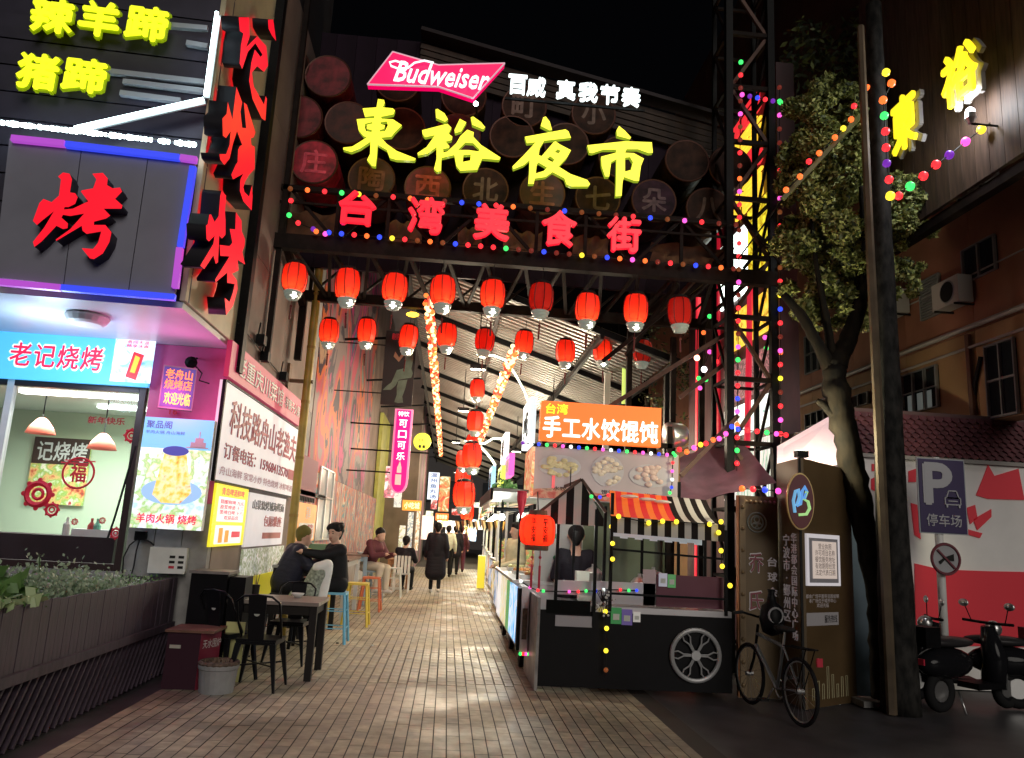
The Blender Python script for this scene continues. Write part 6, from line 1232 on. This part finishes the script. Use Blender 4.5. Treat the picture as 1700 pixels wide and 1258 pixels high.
# ================================================================ bicycle
def bicycle(loc,rz,label):
    t=T('bicycle',label,'bicycle',loc,rz=rz); B=lambda mb,n,m_,p=t,s=False: mb.build(n,m_,None if p is None else p,local=True,smooth=s)
    r=.33; tyre=mat('tyre_rubber',(.015,.015,.016),.8)
    for x in (0,1.02):
        w_=B(MB().torus((x,0,r),r-.02,.02,32,8,YA),'wheel',tyre,t,True); B(MB().torus((x,0,r),r-.045,.008,32,6,YA),'rim',silver,w_)
        mb=MB()
        for i in range(18): a=i*math.pi/9; mb.tube([(x,0,r),(x+math.cos(a)*(r-.05),0,r+math.sin(a)*(r-.05))],.0018,3,False)
        B(mb,'spokes',silver,w_); B(MB().lathe([(.025,-.04),(.025,.04)],V((x,0,r)),8,YA),'hub',silver,w_)
    fm=mat('bike_grey_frame',(.15,.16,.16),.35,.4); bb=V((.43,0,.28)); st=V((.30,0,.72)); hd=V((.84,0,.78)); hb=V((.87,0,.66))
    for a,b,q in ((bb,st,.017),(st,hd,.02),(bb,hb,.022),(bb,V((0,0,r)),.011),(st,V((0,0,r)),.010)): B(MB().tube([a,b],q,8),'frame_tube',fm)
    B(MB().tube([hd+V((-.02,0,.1)),hb,V((.92,0,.5)),V((1.02,0,r))],.016,8),'fork',black)
    B(MB().tube([(.80,-.31,1.0),(.84,-.2,1.01),(.82,0,.96),(.84,.2,1.01),(.80,.31,1.0)],.013,8),'handlebar',black)
    for s in (-1,1): B(MB().tube([(.79,s*.2,1.01),(.77,s*.32,1.0)],.018,8),'grip',ink)
    sd=MB().ball((.24,0,.90),.1,12,8,(1.45,.75,.32)).tube([(.30,0,.89),(.46,0,.895)],[.05,.022],8); B(sd,'saddle',ink,t,True); B(MB().tube([st,(.26,0,.88)],.014,8),'seat_post',silver)
    B(MB().tube([(-.25,-.05,.76),(.22,-.05,.74)],.008,5).tube([(-.25,.05,.76),(.22,.05,.74)],.008,5).tube([(-.2,-.05,.76),(0,-.04,r)],.006,5).tube([(-.2,.05,.76),(0,.04,r)],.006,5).tube([(-.25,-.05,.76),(-.25,.05,.76)],.008,5).tube([(-.08,-.05,.755),(-.08,.05,.755)],.008,5),'rack',black)
    B(MB().torus((.43,-.03,.28),.09,.006,20,5,YA),'chainring',silver); 
    for s in (-1,1): B(MB().tube([(.43,s*.05,.28),(.43+s*.1,s*.06,.28-s*.13)],.009,6),'crank',silver); B(MB().box(.43+s*.1-.045,.43+s*.1+.045,s*.11-.045,s*.11+.045,.28-s*.13-.012,.28-s*.13+.012),'pedal',ink)
    B(MB().box(-.36,-.34,-.03,.03,.62,.7),'rear_reflector',redink)
    mg_=MB().torus((0,0,r),r+.02,.012,32,4,YA); 
    t.scale=(.9,.9,.9); return t
pb=PZ(1318,1178); bicycle((3.25,7.2,0),rad(97),'grey framed city bicycle with a rear rack parked before the bronze boards')
p=PY(1281,1020,7.75); t=T('child_seat','dark rounded child seat shell hanging by the bicycle handlebar','seat',(p.x,p.y,p.z-.2)); MB().lathe([(.02,-.2),(.09,-.17),(.12,-.05),(.10,.08),(.05,.12),(.03,.2),(.04,.24)],p,12).build('shell',black,t,smooth=True); MB().torus(p+V((0,-.1,.0)),.07,.01,16,5).build('rim',greyp,t)
# ================================================================ parked scooter, bottom right
def scooter(loc,rz,label):
    t=T('electric_scooter',label,'scooter',loc,rz=rz); B=lambda mb,n,m_,s=True: mb.build(n,m_,t,local=True,smooth=s)
    gl=mat('glossy_black_body',(.01,.01,.012),.12); 
    for x in (0,1.2): B(MB().torus((x,0,.24),.18,.06,24,10,YA),'wheel',MT['tyre_rubber']); B(MB().lathe([(.12,-.03),(.12,.03)],V((x,0,.24)),14,YA),'rim',silver,False)
    B(MB().ball((.12,0,.56),.3,16,10,(1.5,.62,.62)),'rear_body',gl); B(MB().ball((.2,0,.80),.24,16,8,(1.7,.72,.28)),'seat',mat('seat_vinyl',(.03,.028,.03),.3)); B(MB().box(.5,.95,-.14,.14,.26,.33),'floorboard',black,False)
    B(MB().tube([(.98,0,.25),(1.02,0,.6),(.93,0,.98)],[.14,.15,.08],12),'front_shield',gl); B(MB().tube([(.93,-.33,1.03),(.95,-.1,1.02),(.95,.1,1.02),(.93,.33,1.03)],.018,8),'handlebar',black)
    B(MB().ball((1.03,0,.95),.1,12,8),'headlight',silver); B(MB().torus((1.2,0,.3),.2,.05,20,6,YA),'front_mudguard',gl); B(MB().box(-.35,-.1,-.13,.13,.75,.98),'top_box',black,False); B(MB().box(-.37,-.35,-.1,.1,.55,.62),'tail_light',redink,False)
    for s in (-1,1): B(MB().tube([(.94,s*.22,1.03),(.92,s*.28,1.2)],.007,5),'mirror_stalk',black); B(MB().ball((.92,s*.3,1.24),.06,10,6,(.4,1.2,.8)),'mirror',silver)
    B(MB().tube([(.2,-.1,.25),(.15,-.22,.02)],.015,6),'kickstand',silver); t.scale=(.86,.86,.86); return t
scooter((5.1,8.05,0),rad(20),'glossy black scooter at the lower right corner, nearest the view')
scooter((6.2,8.4,0),rad(165),'black scooter behind the nearest one by the striped post')
tag(MB().box(PY(1446,1100,8.9).x-.25,PY(1446,1100,8.9).x+.2,8.9,9.3,0,1.05).build('dark_cabinet',black),'dark box standing between the metal post and the tree','cabinet')
lx,ly,lz=e_.x+.12,e_.y+.22,ztt  # unseen lamp added here to light the tree crown from below
t=T('added_tree_floodlight','small added floodlight on top of the brown column, put in to light the street tree','lamp',(lx,ly,lz)); MB().box(lx-.06,lx+.06,ly-.05,ly+.05,lz+.03,lz+.10).build('housing',black,t); MB().box(lx-.02,lx+.02,ly-.02,ly+.02,lz-.06,lz+.03).build('bracket',black,t)
MB().box(lx-.05,lx+.05,ly-.04,ly+.04,lz+.101,lz+.106).build('led_face',glow('added_tree_flood_face',(1,.95,.7),4),t); lamp('added_tree_beam',(lx,ly,lz+.17),78,(1,.94,.62),size=.05,parent=t)
tag(MB().box(4.35,4.9,8.15,8.45,.0,.06).build('kerb_stone',concrete),'low concrete kerb at the foot of the tree','kerb')
# ================================================================ furniture
topm=mat('worn_table_top',(.30,.25,.22),.3,noise=.3,scale=3,stretch=(1,6,1)); tleg=mat('table_leg_dark',(.02,.017,.016),.5)
def table(label,cx,cy,w_,d_,h,rz=0,grp='dark tables along the alley wall',m_=None,lm_=None):
    t=T('dining_table',label,'table',(cx,cy,0),grp,rz); B=lambda n,m,*a: MB().box(*a).build(n,m,t,local=True)
    for i in range(4): B('top_plank',m_ or topm,-w_/2,w_/2,-d_/2+i*d_/4+.002,-d_/2+(i+1)*d_/4-.002,h-.035,h)
    for s in (-1,1): B('apron',lm_ or tleg,-w_/2+.09,w_/2-.09,s*(d_/2-.05)-.01,s*(d_/2-.05)+.01,h-.13,h-.036); B('apron',lm_ or tleg,s*(w_/2-.05)-.01,s*(w_/2-.05)+.01,-d_/2+.09,d_/2-.09,h-.13,h-.036)
    for sx_ in (-1,1):
        for sy in (-1,1): B('leg',lm_ or tleg,sx_*(w_/2-.05)-.035,sx_*(w_/2-.05)+.035,sy*(d_/2-.05)-.035,sy*(d_/2-.05)+.035,0,h-.036)
    return t
cm_=mat('black_metal_chair',(.02,.02,.024),.3,.6)
def make_chair(label,loc,rz):
    t=T('metal_chair',label,'chair',loc,'black metal chairs at the front table',rz); B=lambda mb,n,m=cm_,s=False: mb.build(n,m,t,local=True,smooth=s)
    B(MB().box(-.19,.19,-.18,.18,.44,.46),'seat'); B(MB().box(-.185,.185,-.175,.175,.41,.439),'seat_frame')
    for sx_ in (-1,1):
        for sy in (-1,1): B(MB().prism([V((sx_*.19,sy*.18,.42)),V((sx_*.13,sy*.18,.42)),V((sx_*.215,sy*.23,0)),V((sx_*.235,sy*.23,0))][::1],V((0,-sy*.03,0))),'leg')
    B(MB().tube([(-.19,-.0,.46),(-.205,-.12,.62),(-.2,-.22,.80),(-.13,-.245,.855),(0,-.25,.865),(.13,-.245,.855),(.2,-.22,.80),(.205,-.12,.62),(.19,-.0,.46)],.011,8),'back_frame',cm_,True)
    B(MB().prism([V((-.075,-.18,.46)),V((.075,-.18,.46)),V((.085,-.25,.86)),V((-.085,-.25,.86))],V((0,-.008,0))),'back_slat')
    B(MB().lathe([(.001,0),(.028,0),(.028,.004)],V((0,-.225,.70)),14,-YA),'round_hole_cap',mat('chair_cap_pale',(.4,.42,.38),.4))
    B(MB().tube([(-.17,.16,.22),(.17,-.16,.22)],.008,6),'cross_brace'); B(MB().tube([(.17,.16,.22),(-.17,-.16,.22)],.008,6),'cross_brace'); return t
table('dark framed table with a worn top nearest the camera by the wall',-1.72,8.75,.95,.75,.76)
make_chair('black metal chair with its back to the camera at the front table',(-1.70,8.0,0),rad(-4))
make_chair('black metal chair at the left end of the front table, half hidden',(-2.1,8.33,0),rad(-30))
make_chair('black metal chair on the far side of the front table',(-1.7,9.45,0),rad(176))
p=V((-2.3,7.85,0)) 
# cabinets, board, box, bucket at left
t=T('black_cabinet','tall black cabinet against the concrete wall left of the front table','cabinet',(-2.42,8.45,0))
a=PY(322,980,8.45).x; b=PY(382,980,8.45).x
MB().box(a,b,8.3,8.66,0,1.0).build('body',blackp,t); MB().box(a-.02,b+.02,8.28,8.66,1.003,1.03).build('top',mat('cabinet_top',(.25,.22,.2),.5,noise=.4,scale=6),t)
MB().box(b+.01,b+.17,8.35,8.66,0,.98).build('side_bay',blackp,t)
f=FR(lambda x,y:PY(x,y,8.2),XA,(379,1008),(407,1004),(400,1079),(374,1079)); f.c.z=f.h/2
f=Fr(V((f.c.x,8.22,.28)),V((1,.1,0)),.18,.56); tag(f.box(MB(),-.5,.5,-.5,.5,-.02,0).build('yellow_board',mat('pale_yellow_board',(.62,.6,.25),.6,noise=.2,scale=4)),'pale yellow board leaning on the black cabinet','board')
a=PY(285,1060,7.9); t=T('dark_red_box','dark box with a maroon lettered side beside the planter','box',(a.x+.2,8.0,0))
MB().box(a.x,a.x+.30,7.78,8.2,0,.50).build('body',mat('dark_plum_side',(.04,.015,.025),.5),t); MB().box(a.x-.02,a.x+.42,7.75,8.2,.503,.525).build('lid',mat('brown_lid',(.2,.09,.06),.5,noise=.4,scale=5),t)
MB().prism([V((a.x+.303,7.78,0)),V((a.x+.41,8.05,0)),V((a.x+.41,8.05,.50)),V((a.x+.303,7.78,.50))],V((-.02,.01,0))).build('front_side',mat('maroon_side',(.22,.02,.045),.5),t)
f=Fr(V((a.x+.362,7.915,.40)),V((.107,.27,0)),.26,.08); text('lettering','天水围炉',white,t,f,.003,.0,d=.006); MB().box(a.x+.03,a.x+.13,7.77,7.779,.36,.39).build('handle',mat('handle_pale',(.4,.38,.33)),t)
p=PY(364,1100,7.75); t=T('white_bucket','white plastic bucket filled with bundled chopsticks and sticks','bucket',(p.x,7.75,0))
MB().lathe([(.15,0),(.17,.2),(.18,.21),(.18,.25),(.172,.25),(.165,.22),(.02,.20)],V((p.x,7.75,0)),22).build('pail',greyp,t,smooth=False)
MB().torus(V((p.x,7.75,.255)),.165,.022,20,6,V((0,0,1))).build('wicker_rim',mat('wicker_brown',(.16,.11,.08),.8,noise=.6,scale=30),t)
mb=MB()
for i in range(30): a_=R.uniform(0,6.28); q=R.uniform(0,.13); mb.tube([(p.x+math.cos(a_)*q,7.75+math.sin(a_)*q,.2),(p.x+math.cos(a_)*q*1.15,7.75+math.sin(a_)*q*1.15,.28)],.006,4)
mb.build('sticks',mat('stick_brown',(.2,.13,.09)),t)
# second table for two guests, stools, far counters
table('grey plank bar table of the two seated guests',-1.95,11.75,.7,1.5,.98,0,m_=mat('grey_plank',(.35,.34,.33),.4,noise=.3,scale=3))
table('brown topped bar table behind the guests',-1.95,14.6,.7,1.9,.98,0,m_=mat('brown_plank',(.20,.12,.09),.4,noise=.3,scale=3),lm_=mat('pale_leg',(.5,.5,.48)))
table('narrow brown table of the person in maroon',-1.9,17.2,.7,1.6,.98,0,m_=MT['brown_plank'],lm_=mat('blue_grey_leg',(.22,.3,.36)))
table('far orange wood table near the white chair',-1.2,21.6,.6,.8,.75,0,m_=mat('orange_wood',(.45,.2,.08)),lm_=MT['orange_wood'])
def stool(label,x,y,c,h=.62,rz=0):
    m_=mat('stool_%.2f_%.2f'%(c[0],c[1]),c,.4); t=T('bar_stool',label,'stool',(x,y,0),'metal bar stools along the wall tables',rz); B=lambda mb,n: mb.build(n,m_,t,local=True)
    B(MB().box(-.16,.16,-.16,.16,h-.03,h),'seat')
    for sx_ in (-1,1):
        for sy in (-1,1): B(MB().bar((sx_*.14,sy*.14,h-.03),(sx_*.2,sy*.2,0),.035,.022),'leg')
    for z,q in ((.2,.185),(.42,.155)):
        for s in (-1,1): B(MB().bar((-q,s*q,z),(q,s*q,z),.012),'rung'); B(MB().bar((s*q,-q,z),(s*q,q,z),.012),'rung')
    return t
stool('light blue metal stool under the man in the black jacket',-1.45,11.15,(.18,.48,.68),.66)
stool('yellow metal stool behind the seated man',-1.35,13.1,(.70,.52,.08),.66)
stool('second yellow stool further left under the bar table',-1.95,13.2,(.65,.5,.1),.62)
stool('orange red stool at the brown bar table',-1.35,15.4,(.6,.15,.06),.62)
stool('white stool beyond the person in maroon',-1.15,18.6,(.6,.62,.6),.66)
stool('grey blue stool under the person in maroon',-1.45,16.9,(.3,.36,.42),.66)
tag(MB().box(-2.25,-1.95,13.4,13.9,.98,1.22).build('green_crate',mat('green_crate_mat',(.12,.22,.12),.5)),'small green crate on the brown bar table','crate')
# ================================================================ people
def body_mesh(parts,name,m_,par,vox=.014,sm=6):
    """overlapping tapered limbs fused into one continuous skin"""
    mb=MB()
    for a,b,ra,rb in parts:
        a=V(a);b=V(b)
        if (b-a).length<1e-4: mb.ball(a,ra,14,10); continue
        mb.ball(a,ra,14,10); mb.ball(b,rb,14,10); mb.tube([a,b],[ra,rb],14)
    me=mb.mesh(name,m_); o=bpy.data.objects.new(name,me); col.objects.link(o)
    r=o.modifiers.new('r','REMESH'); r.mode='VOXEL'; r.voxel_size=vox; s=o.modifiers.new('s','SMOOTH'); s.factor=.5; s.iterations=sm
    bpy.context.view_layer.update(); e=bpy.data.meshes.new_from_object(o.evaluated_get(bpy.context.evaluated_depsgraph_get())); bpy.data.objects.remove(o)
    e.materials.clear(); e.materials.append(m_)
    ob=bpy.data.objects.new(name,e); col.objects.link(ob); ob.parent=par
    for p in e.polygons: p.use_smooth=True
    return ob
def person(label,loc,rz,J,coat,pants,coatm,pantm,shoem,hair='short',extra=None,group=None,hairc=None,scale=1):
    """J: joint positions in metres, figure faces -Y locally"""
    t=T('person',label,'person',loc,group,rz); t.scale=(scale,)*3
    h=J['head']; n=J['neck']; f=J.get('face',V((0,-1,0))).normalized()
    sk=[(h+V((0,0,.02)),h+V((0,0,.02)),.095,.095),(h-V((0,0,.03))+f*.02,h-V((0,0,.06))+f*.035,.075,.055),(n,h-V((0,0,.06)),.055,.055),(h+f*.095-V((0,0,.0)),h+f*.11-V((0,0,.025)),.012,.018),(n,n-V((0,0,.1)),.07,.1)]
    side=f.cross(V((0,0,1)))
    for s in (-1,1): sk.append((h+side*s*.092-V((0,0,.005)),h+side*s*.094+V((0,0,.02)),.014,.018))
    for s,k in ((-1,'L'),(1,'R')):
        w_,e=J['wrist'+k],J['elbow'+k]; d=(w_-e).normalized(); sk.append((e.lerp(w_,.4),w_,.035,.026)); palm=w_+d*.05; sk.append((w_,palm,.028,.036))
        x=d.cross(V((0,0,1))); x=x.normalized() if x.length>.01 else V((1,0,0)); z=x.cross(d)
        for i in range(4): q=palm+x*(.027-.018*i)+d*.02; sk.append((q,q+d*(.045-.006*abs(i-1.4))+z*-.012,.0095,.0085))
        sk.append((w_+d*.02-x*s*.02,w_+d*.055-x*s*.045,.011,.0095))
        sk.append((J['hip'+k],J['knee'+k],.06,.045)); sk.append((J['knee'+k],J['ankle'+k],.04,.035))
    sk+= [(n-V((0,0,.1)),J['pelvis'],.10,.11)]
    for k in 'LR': sk.append((n-V((0,0,.1)),J['sho'+k],.06,.05)); sk.append((J['sho'+k],J['elbow'+k],.045,.038)); sk.append((J['elbow'+k],J['elbow'+k].lerp(J['wrist'+k],.4),.036,.035))
    body_mesh(sk,'body',skin,t,.011,4)
    body_mesh(coat,'coat',coatm,t,.016,5); 
    if pants: body_mesh(pants,'trousers',pantm,t,.016,5)
    for k in 'LR':
        a=J['ankle'+k]; fd=J.get('foot'+k,V((0,-1,0))).normalized(); body_mesh([(a-V((0,0,.04)),a-V((0,0,.045))+fd*.13,.048,.036),(a-V((0,0,.05))-fd*.03,a-V((0,0,.05)),.045,.045)],'shoe',shoem,t,.012,3)
    if hair:
        hp=[(h+V((0,0,.05))-f*.02,h+V((0,0,.045))-f*.035,.105,.1),(h+V((0,0,.09))+f*.03,h+V((0,0,.09))-f*.02,.062,.07),(h-f*.06,h-V((0,0,.05))-f*.065,.075,.055)]
        if hair=='big': hp+=[(h+V((math.cos(a)*.085,math.sin(a)*.085,.07+.03*math.sin(a*3))),)*2+(.042,.042) for a in [i*.7 for i in range(9)] if V((math.cos(a),math.sin(a),0)).dot(f)<.75]; hp+=[(h+V((0,0,.09))+side*s*.05+f*.02*q,h+V((0,0,.1))+side*s*.06-f*.04,.05,.055) for s in (-1,1) for q in (1,2)]
        body_mesh(hp,'hair' if hair!='cap' else 'knit_cap',hairc or hairm,t,.012,3)
    # face marks
    if J.get('showface'):
        mb=MB()
        for s in (-1,1): mb.ball(h+f*.092+side*s*.034+V((0,0,.012)),.010,8,5)
        mb.build('eyes',ink,t,local=True); mb=MB()
        for s in (-1,1): mb.tube([h+f*.098+side*s*.05+V((0,0,.035)),h+f*.104+side*s*.02+V((0,0,.04))],.005,5)
        mb.build('brows',hairm,t,local=True); MB().tube([h+f*.088-side*.022-V((0,0,.055)),h+f*.097-V((0,0,.057)),h+f*.088+side*.022-V((0,0,.055))],.006,6).build('mouth',mat('lip',(.4,.12,.1)),t,local=True)
    return t
def standing(stride=.0,arm=.08):
    v=V
    return dict(head=v((0,0,1.60)),neck=v((0,.0,1.46)),pelvis=v((0,0,.93)),shoL=v((-.17,0,1.40)),shoR=v((.17,0,1.40)),elbowL=v((-.25,.02+arm,1.12)),elbowR=v((.25,.02-arm,1.12)),wristL=v((-.26,-.04+arm,.90)),wristR=v((.26,-.06-arm,.90)),
        hipL=v((-.09,0,.9)),hipR=v((.09,0,.9)),kneeL=v((-.10,-.03+stride*.5,.49)),kneeR=v((.10,-.03-stride*.6,.49)),ankleL=v((-.10,.0+stride,.09+abs(stride)*.25)),ankleR=v((.10,.0-stride*.9,.09)))
def cloth(J,r=1.0,long_=None,low=.86):
    n=J['neck']; p=J['pelvis']; out=[(n-V((0,0,.05)),n-V((0,0,.08)),.085*r,.1*r),(n-V((0,0,.16)),p+V((0,0,.05)),.155*r,.165*r)]
    for s,k in ((-1,'L'),(1,'R')):
        out+=[(n-V((0,0,.09)),J['sho'+k],.085*r,.085*r),(J['sho'+k],J['elbow'+k],.082*r,.066*r),(J['elbow'+k],J['wrist'+k],.064*r,.05*r),(J['sho'+k]*.6+n*.4-V((0,0,.12)),p+V((s*.05,0,.08)),.12*r,.13*r)]
    if long_:
        for i in range(long_): z=p.z-.0-i*.085; 
        for i in range(long_): z=p.z-i*.085; out+=[(V((p.x-.075,p.y,z)),V((p.x+.075,p.y,z)),.165+.006*i,.165+.006*i)]
    return out
def legs(J,r=1): 
    o=[(J['hipL'],J['hipR'],.125*r,.125*r)]
    for k in 'LR': o+=[(J['hip'+k],J['knee'+k],.10*r,.075*r),(J['knee'+k],J['ankle'+k]+V((0,0,.02)),.072*r,.058*r)]
    return o
cb=mat('black_puffer',(.018,.016,.022),.6,bump=1.0,scale=7,stretch=(1,1,3)); cbl=mat('black_trousers',(.012,.012,.014),.7); shw=mat('white_shoe',(.6,.58,.55),.5); shb=mat('black_shoe',(.015,.015,.015),.5)
navy=mat('dark_navy_puffer',(.022,.022,.035),.35,bump=1.0,scale=8,stretch=(1,1,2.5)); mrn=mat('maroon_jacket',(.10,.02,.03),.7,bump=1.0,scale=9); crm=mat('cream_trousers',(.55,.48,.38),.8); gry=mat('grey_hood_fur',(.35,.4,.33),.9,noise=.6,scale=30); palej=mat('pale_cream_jacket',(.6,.62,.5),.8,noise=.3,scale=8)
# walker, back to the camera, long quilted coat
J=standing(.17,.05); 
person('person in a long black quilted coat walking away down the alley',(PZ(722,977).x,20.3,0),rad(180),J,cloth(J,1.12,6),legs(J,.85),cb,cbl,shw,'short')
# group beyond
J=standing(.08); tb=person('person with a pale cream jacket walking away right of the long coat',(PY(742,930,27.5).x,27.5,0),rad(180),J,cloth(J,1.05),legs(J),palej,cbl,shb,'short',scale=.99)
J=standing(.1); person('person in dark clothes beside the pale jacket down the alley',(PY(754,930,29).x,29,0),rad(180),J,cloth(J,1.05,3),legs(J),cb,cbl,shb,'short')
J=standing(.12); person('person in maroon trousers further right down the alley',(PY(764,930,31).x,31,0),rad(180),J,cloth(J,1.0),legs(J,1.1),mrn,mat('maroon_trousers',(.12,.02,.04),.7),shb,'short')
# seated pair at the bar table
v=V
def seated(h=.66,lean=0,armL=None,armR=None,head=None,face=None,knee=.45,showface=False,spread=.11):
    J=dict(pelvis=v((0,0,h+.10)),neck=v((0,-lean,h+.62)),head=head or v((0,-lean*1.25-.02,h+.77)),shoL=v((-.18,-lean*.9,h+.55)),shoR=v((.18,-lean*.9,h+.55)),hipL=v((-.09,0,h+.1)),hipR=v((.09,0,h+.1)),
      kneeL=v((-spread,-knee,h+.08)),kneeR=v((spread,-knee,h+.06)),ankleL=v((-spread-.02,-knee+.08,h-.34)),ankleR=v((spread+.02,-knee+.02,h-.36)),
      elbowL=v((-.25,-lean-.12,h+.30)),elbowR=v((.25,-lean-.12,h+.30)),wristL=v((-.16,-lean-.34,h+.34)),wristR=v((.16,-lean-.34,h+.34)),showface=showface)
    if armL: J['elbowL'],J['wristL']=armL
    if armR: J['elbowR'],J['wristR']=armR
    if face: J['face']=face
    return J
# man: body turned to the left towards the table, arm stretched out, face to the camera side
J=seated(.66,.04,armR=(v((.16,-.27,1.14)),v((.10,-.50,1.17))),armL=(v((-.27,-.06,.95)),v((-.16,-.24,.86))),face=v((.55,-.85,-.1)),showface=True,knee=.40)
person('man with big curly black hair sitting on the blue stool stretching out an arm',(-1.47,11.2,0),rad(-62),J,cloth(J,1.08),legs(J,1.15),mat('black_jacket',(.014,.014,.016),.6,bump=1.0,scale=9),cbl,shw,'big')
J=seated(.62,.12,armL=(v((-.24,-.22,.98)),v((-.12,-.42,1.05))),armR=(v((.22,-.2,.95)),v((.1,-.4,1.0))),face=v((0,-.9,-.45)),head=v((0,-.2,1.36)))
person('person in a shiny black puffer jacket and olive knit cap bending over the table',(-2.12,11.1,0),rad(118),J,cloth(J,1.25),legs(J,1.1),navy,cbl,shb,'cap',hairc=mat('olive_knit',(.13,.11,.02),.9))
tag(MB().tube([(-1.86,11.0,1.06),(-1.85,11.0,1.22)],[.035,.045],12).build('drink_cup',mat('amber_drink',(.7,.45,.1),.2,em=(.7,.45,.1),es=.2)),'amber drink cup in the hands of the person in the knit cap','cup')
stool('dark stool under the person in the knit cap',-2.12,11.1,(.03,.03,.035),.62)
# pale fur-trimmed coat lying over the stool in front
t=T('draped_jacket','pale grey green jacket with fur hood piled on a chair between the two guests','jacket',(-1.72,10.55,0))
ob=body_mesh([(v((0,0,.62)),v((.12,0,.92)),.14,.13),(v((-.12,0,.60)),v((.05,-.05,.70)),.13,.12),(v((.14,0,.95)),v((.2,.02,1.02)),.10,.09),(v((.05,.05,.55)),v((.16,.05,.75)),.12,.10)],'jacket_body',gry,t,.02,5)
ob=body_mesh([(v((.17,-.02,.62)),v((.2,-.0,.98)),.08,.09),(v((.1,-.06,1.0)),v((.22,-.02,1.04)),.07,.07)],'jacket_lining',white,t,.02,5)
mb=MB()
for sx_ in (-1,1):
    for sy in (-1,1): mb.bar((sx_*.15,sy*.15,0),(sx_*.13,sy*.13,.46),.03)
mb.build('chair_legs',black,t,local=True); MB().box(-.18,.2,-.17,.17,.46,.5).build('chair_seat',black,t,local=True)
# further guests
J=seated(.66,.2,face=v((0,-.8,-.5)),head=v((0,-.3,1.38)))
person('person in a maroon jacket and cream trousers eating at the wall table',(-1.62,17.0,0),rad(58),J,cloth(J,1.05),legs(J,1.1),mrn,crm,shw,'short')
J=seated(.45,.12)
person('person in black sitting with the back to the camera on a white chair',(-1.05,20.4,0),rad(165),J,cloth(J,1.0),legs(J,1.0),cb,cbl,shb,'short')
t=T('white_chair','white slatted chair of the person in black down the alley','chair',(-1.05,20.2,0)); MB().box(-.2,.2,-.05,.35,.42,.45).build('seat',white,t,local=True)
for i in range(5): MB().box(-.2+i*.085,-.14+i*.085,-.1,-.08,.45,.88).build('back_slat',white,t,local=True)
for a,b in ((-.18,-.08),(.18,-.08),(-.18,.32),(.18,.32)): MB().box(a-.02,a+.02,b-.02,b+.02,0,.42).build('leg',white,t,local=True)
# vendors
J=standing(0,.0); J['wristL']=v((-.14,-.3,1.02)); J['wristR']=v((.14,-.3,1.02))
person('vendor in black standing inside the black cart with the back turned',(PY(955,930,9.3).x,9.3,0),rad(175),J,cloth(J,.82),legs(J),cb,cbl,shb,'short',scale=.97)
J=standing(0,.0); J['wristL']=v((-.14,-.3,1.02)); J['wristR']=v((.14,-.3,1.02))
person('vendor in a cream apron with a dark cap behind the white stall',(1.16,13.33,0),rad(-70),J,cloth(J,1.05),legs(J),mat('cream_apron',(.65,.55,.35),.7,noise=.3,scale=6),cbl,shb,'short')
# small things on the tables
def bowl(label,x,y,z,c=(.7,.7,.68)):
    m_=mat('bowl_%.2f'%c[0],c,.3); t=T('bowl',label,'bowl',(x,y,z)); MB().lathe([(.03,0),(.065,.035),(.072,.05),(.066,.05),(.05,.02)],V((0,0,0)),16).build('dish',m_,t,local=True,smooth=True); MB().lathe([(.058,.032),(.01,.036)],V((0,0,0)),12).build('food',mat('bowl_food',(.5,.25,.08)),t,local=True); return t
bowl('white bowl on the worn top of the front table',-1.55,8.85,.76); bowl('white bowl between the two guests on the grey bar table',-1.86,11.35,.98); bowl('second bowl further along the grey bar table',-1.95,11.9,.98,(.6,.1,.05)); bowl('bowl before the person in maroon',-1.75,16.7,.98)
t=T('chopstick_holder','dark holder of chopsticks at the wall side of the front table','holder',(-2.02,8.95,.76)); MB().lathe([(.04,0),(.045,.11),(.035,.11)],V((0,0,0)),12).build('cup',tleg,t,local=True)
for i in range(5): MB().tube([(R.uniform(-.02,.02),R.uniform(-.02,.02),.03),(R.uniform(-.04,.04),R.uniform(-.04,.04),.22)],.004,5).build('chopstick',mat('stick_brown2',(.3,.2,.12)),t,local=True)
# small scraps of litter on the pavers
for k,(x,y) in enumerate(((560,1068),(618,1072),(575,1020))):
    p=PZ(x,y,.008); tag(MB().lathe([(.02,0),(.018,.012)],p,8).build('paper_scrap',ink if k==0 else white),['dark scrap of litter on the pavers near the front table','white scrap of litter in the middle of the pavers','small white scrap by the blue stool'][k],'litter')
# lamps that light the front: the shop's eave lamp and LED tube light
lamp('eave_light',V((-4.0,7.7,2.95)),28,(.6,.8,1),size=.2)
lamp('magenta_spot',V((-2.85,8.05,2.75)),20,(1,.10,.45),size=.25)
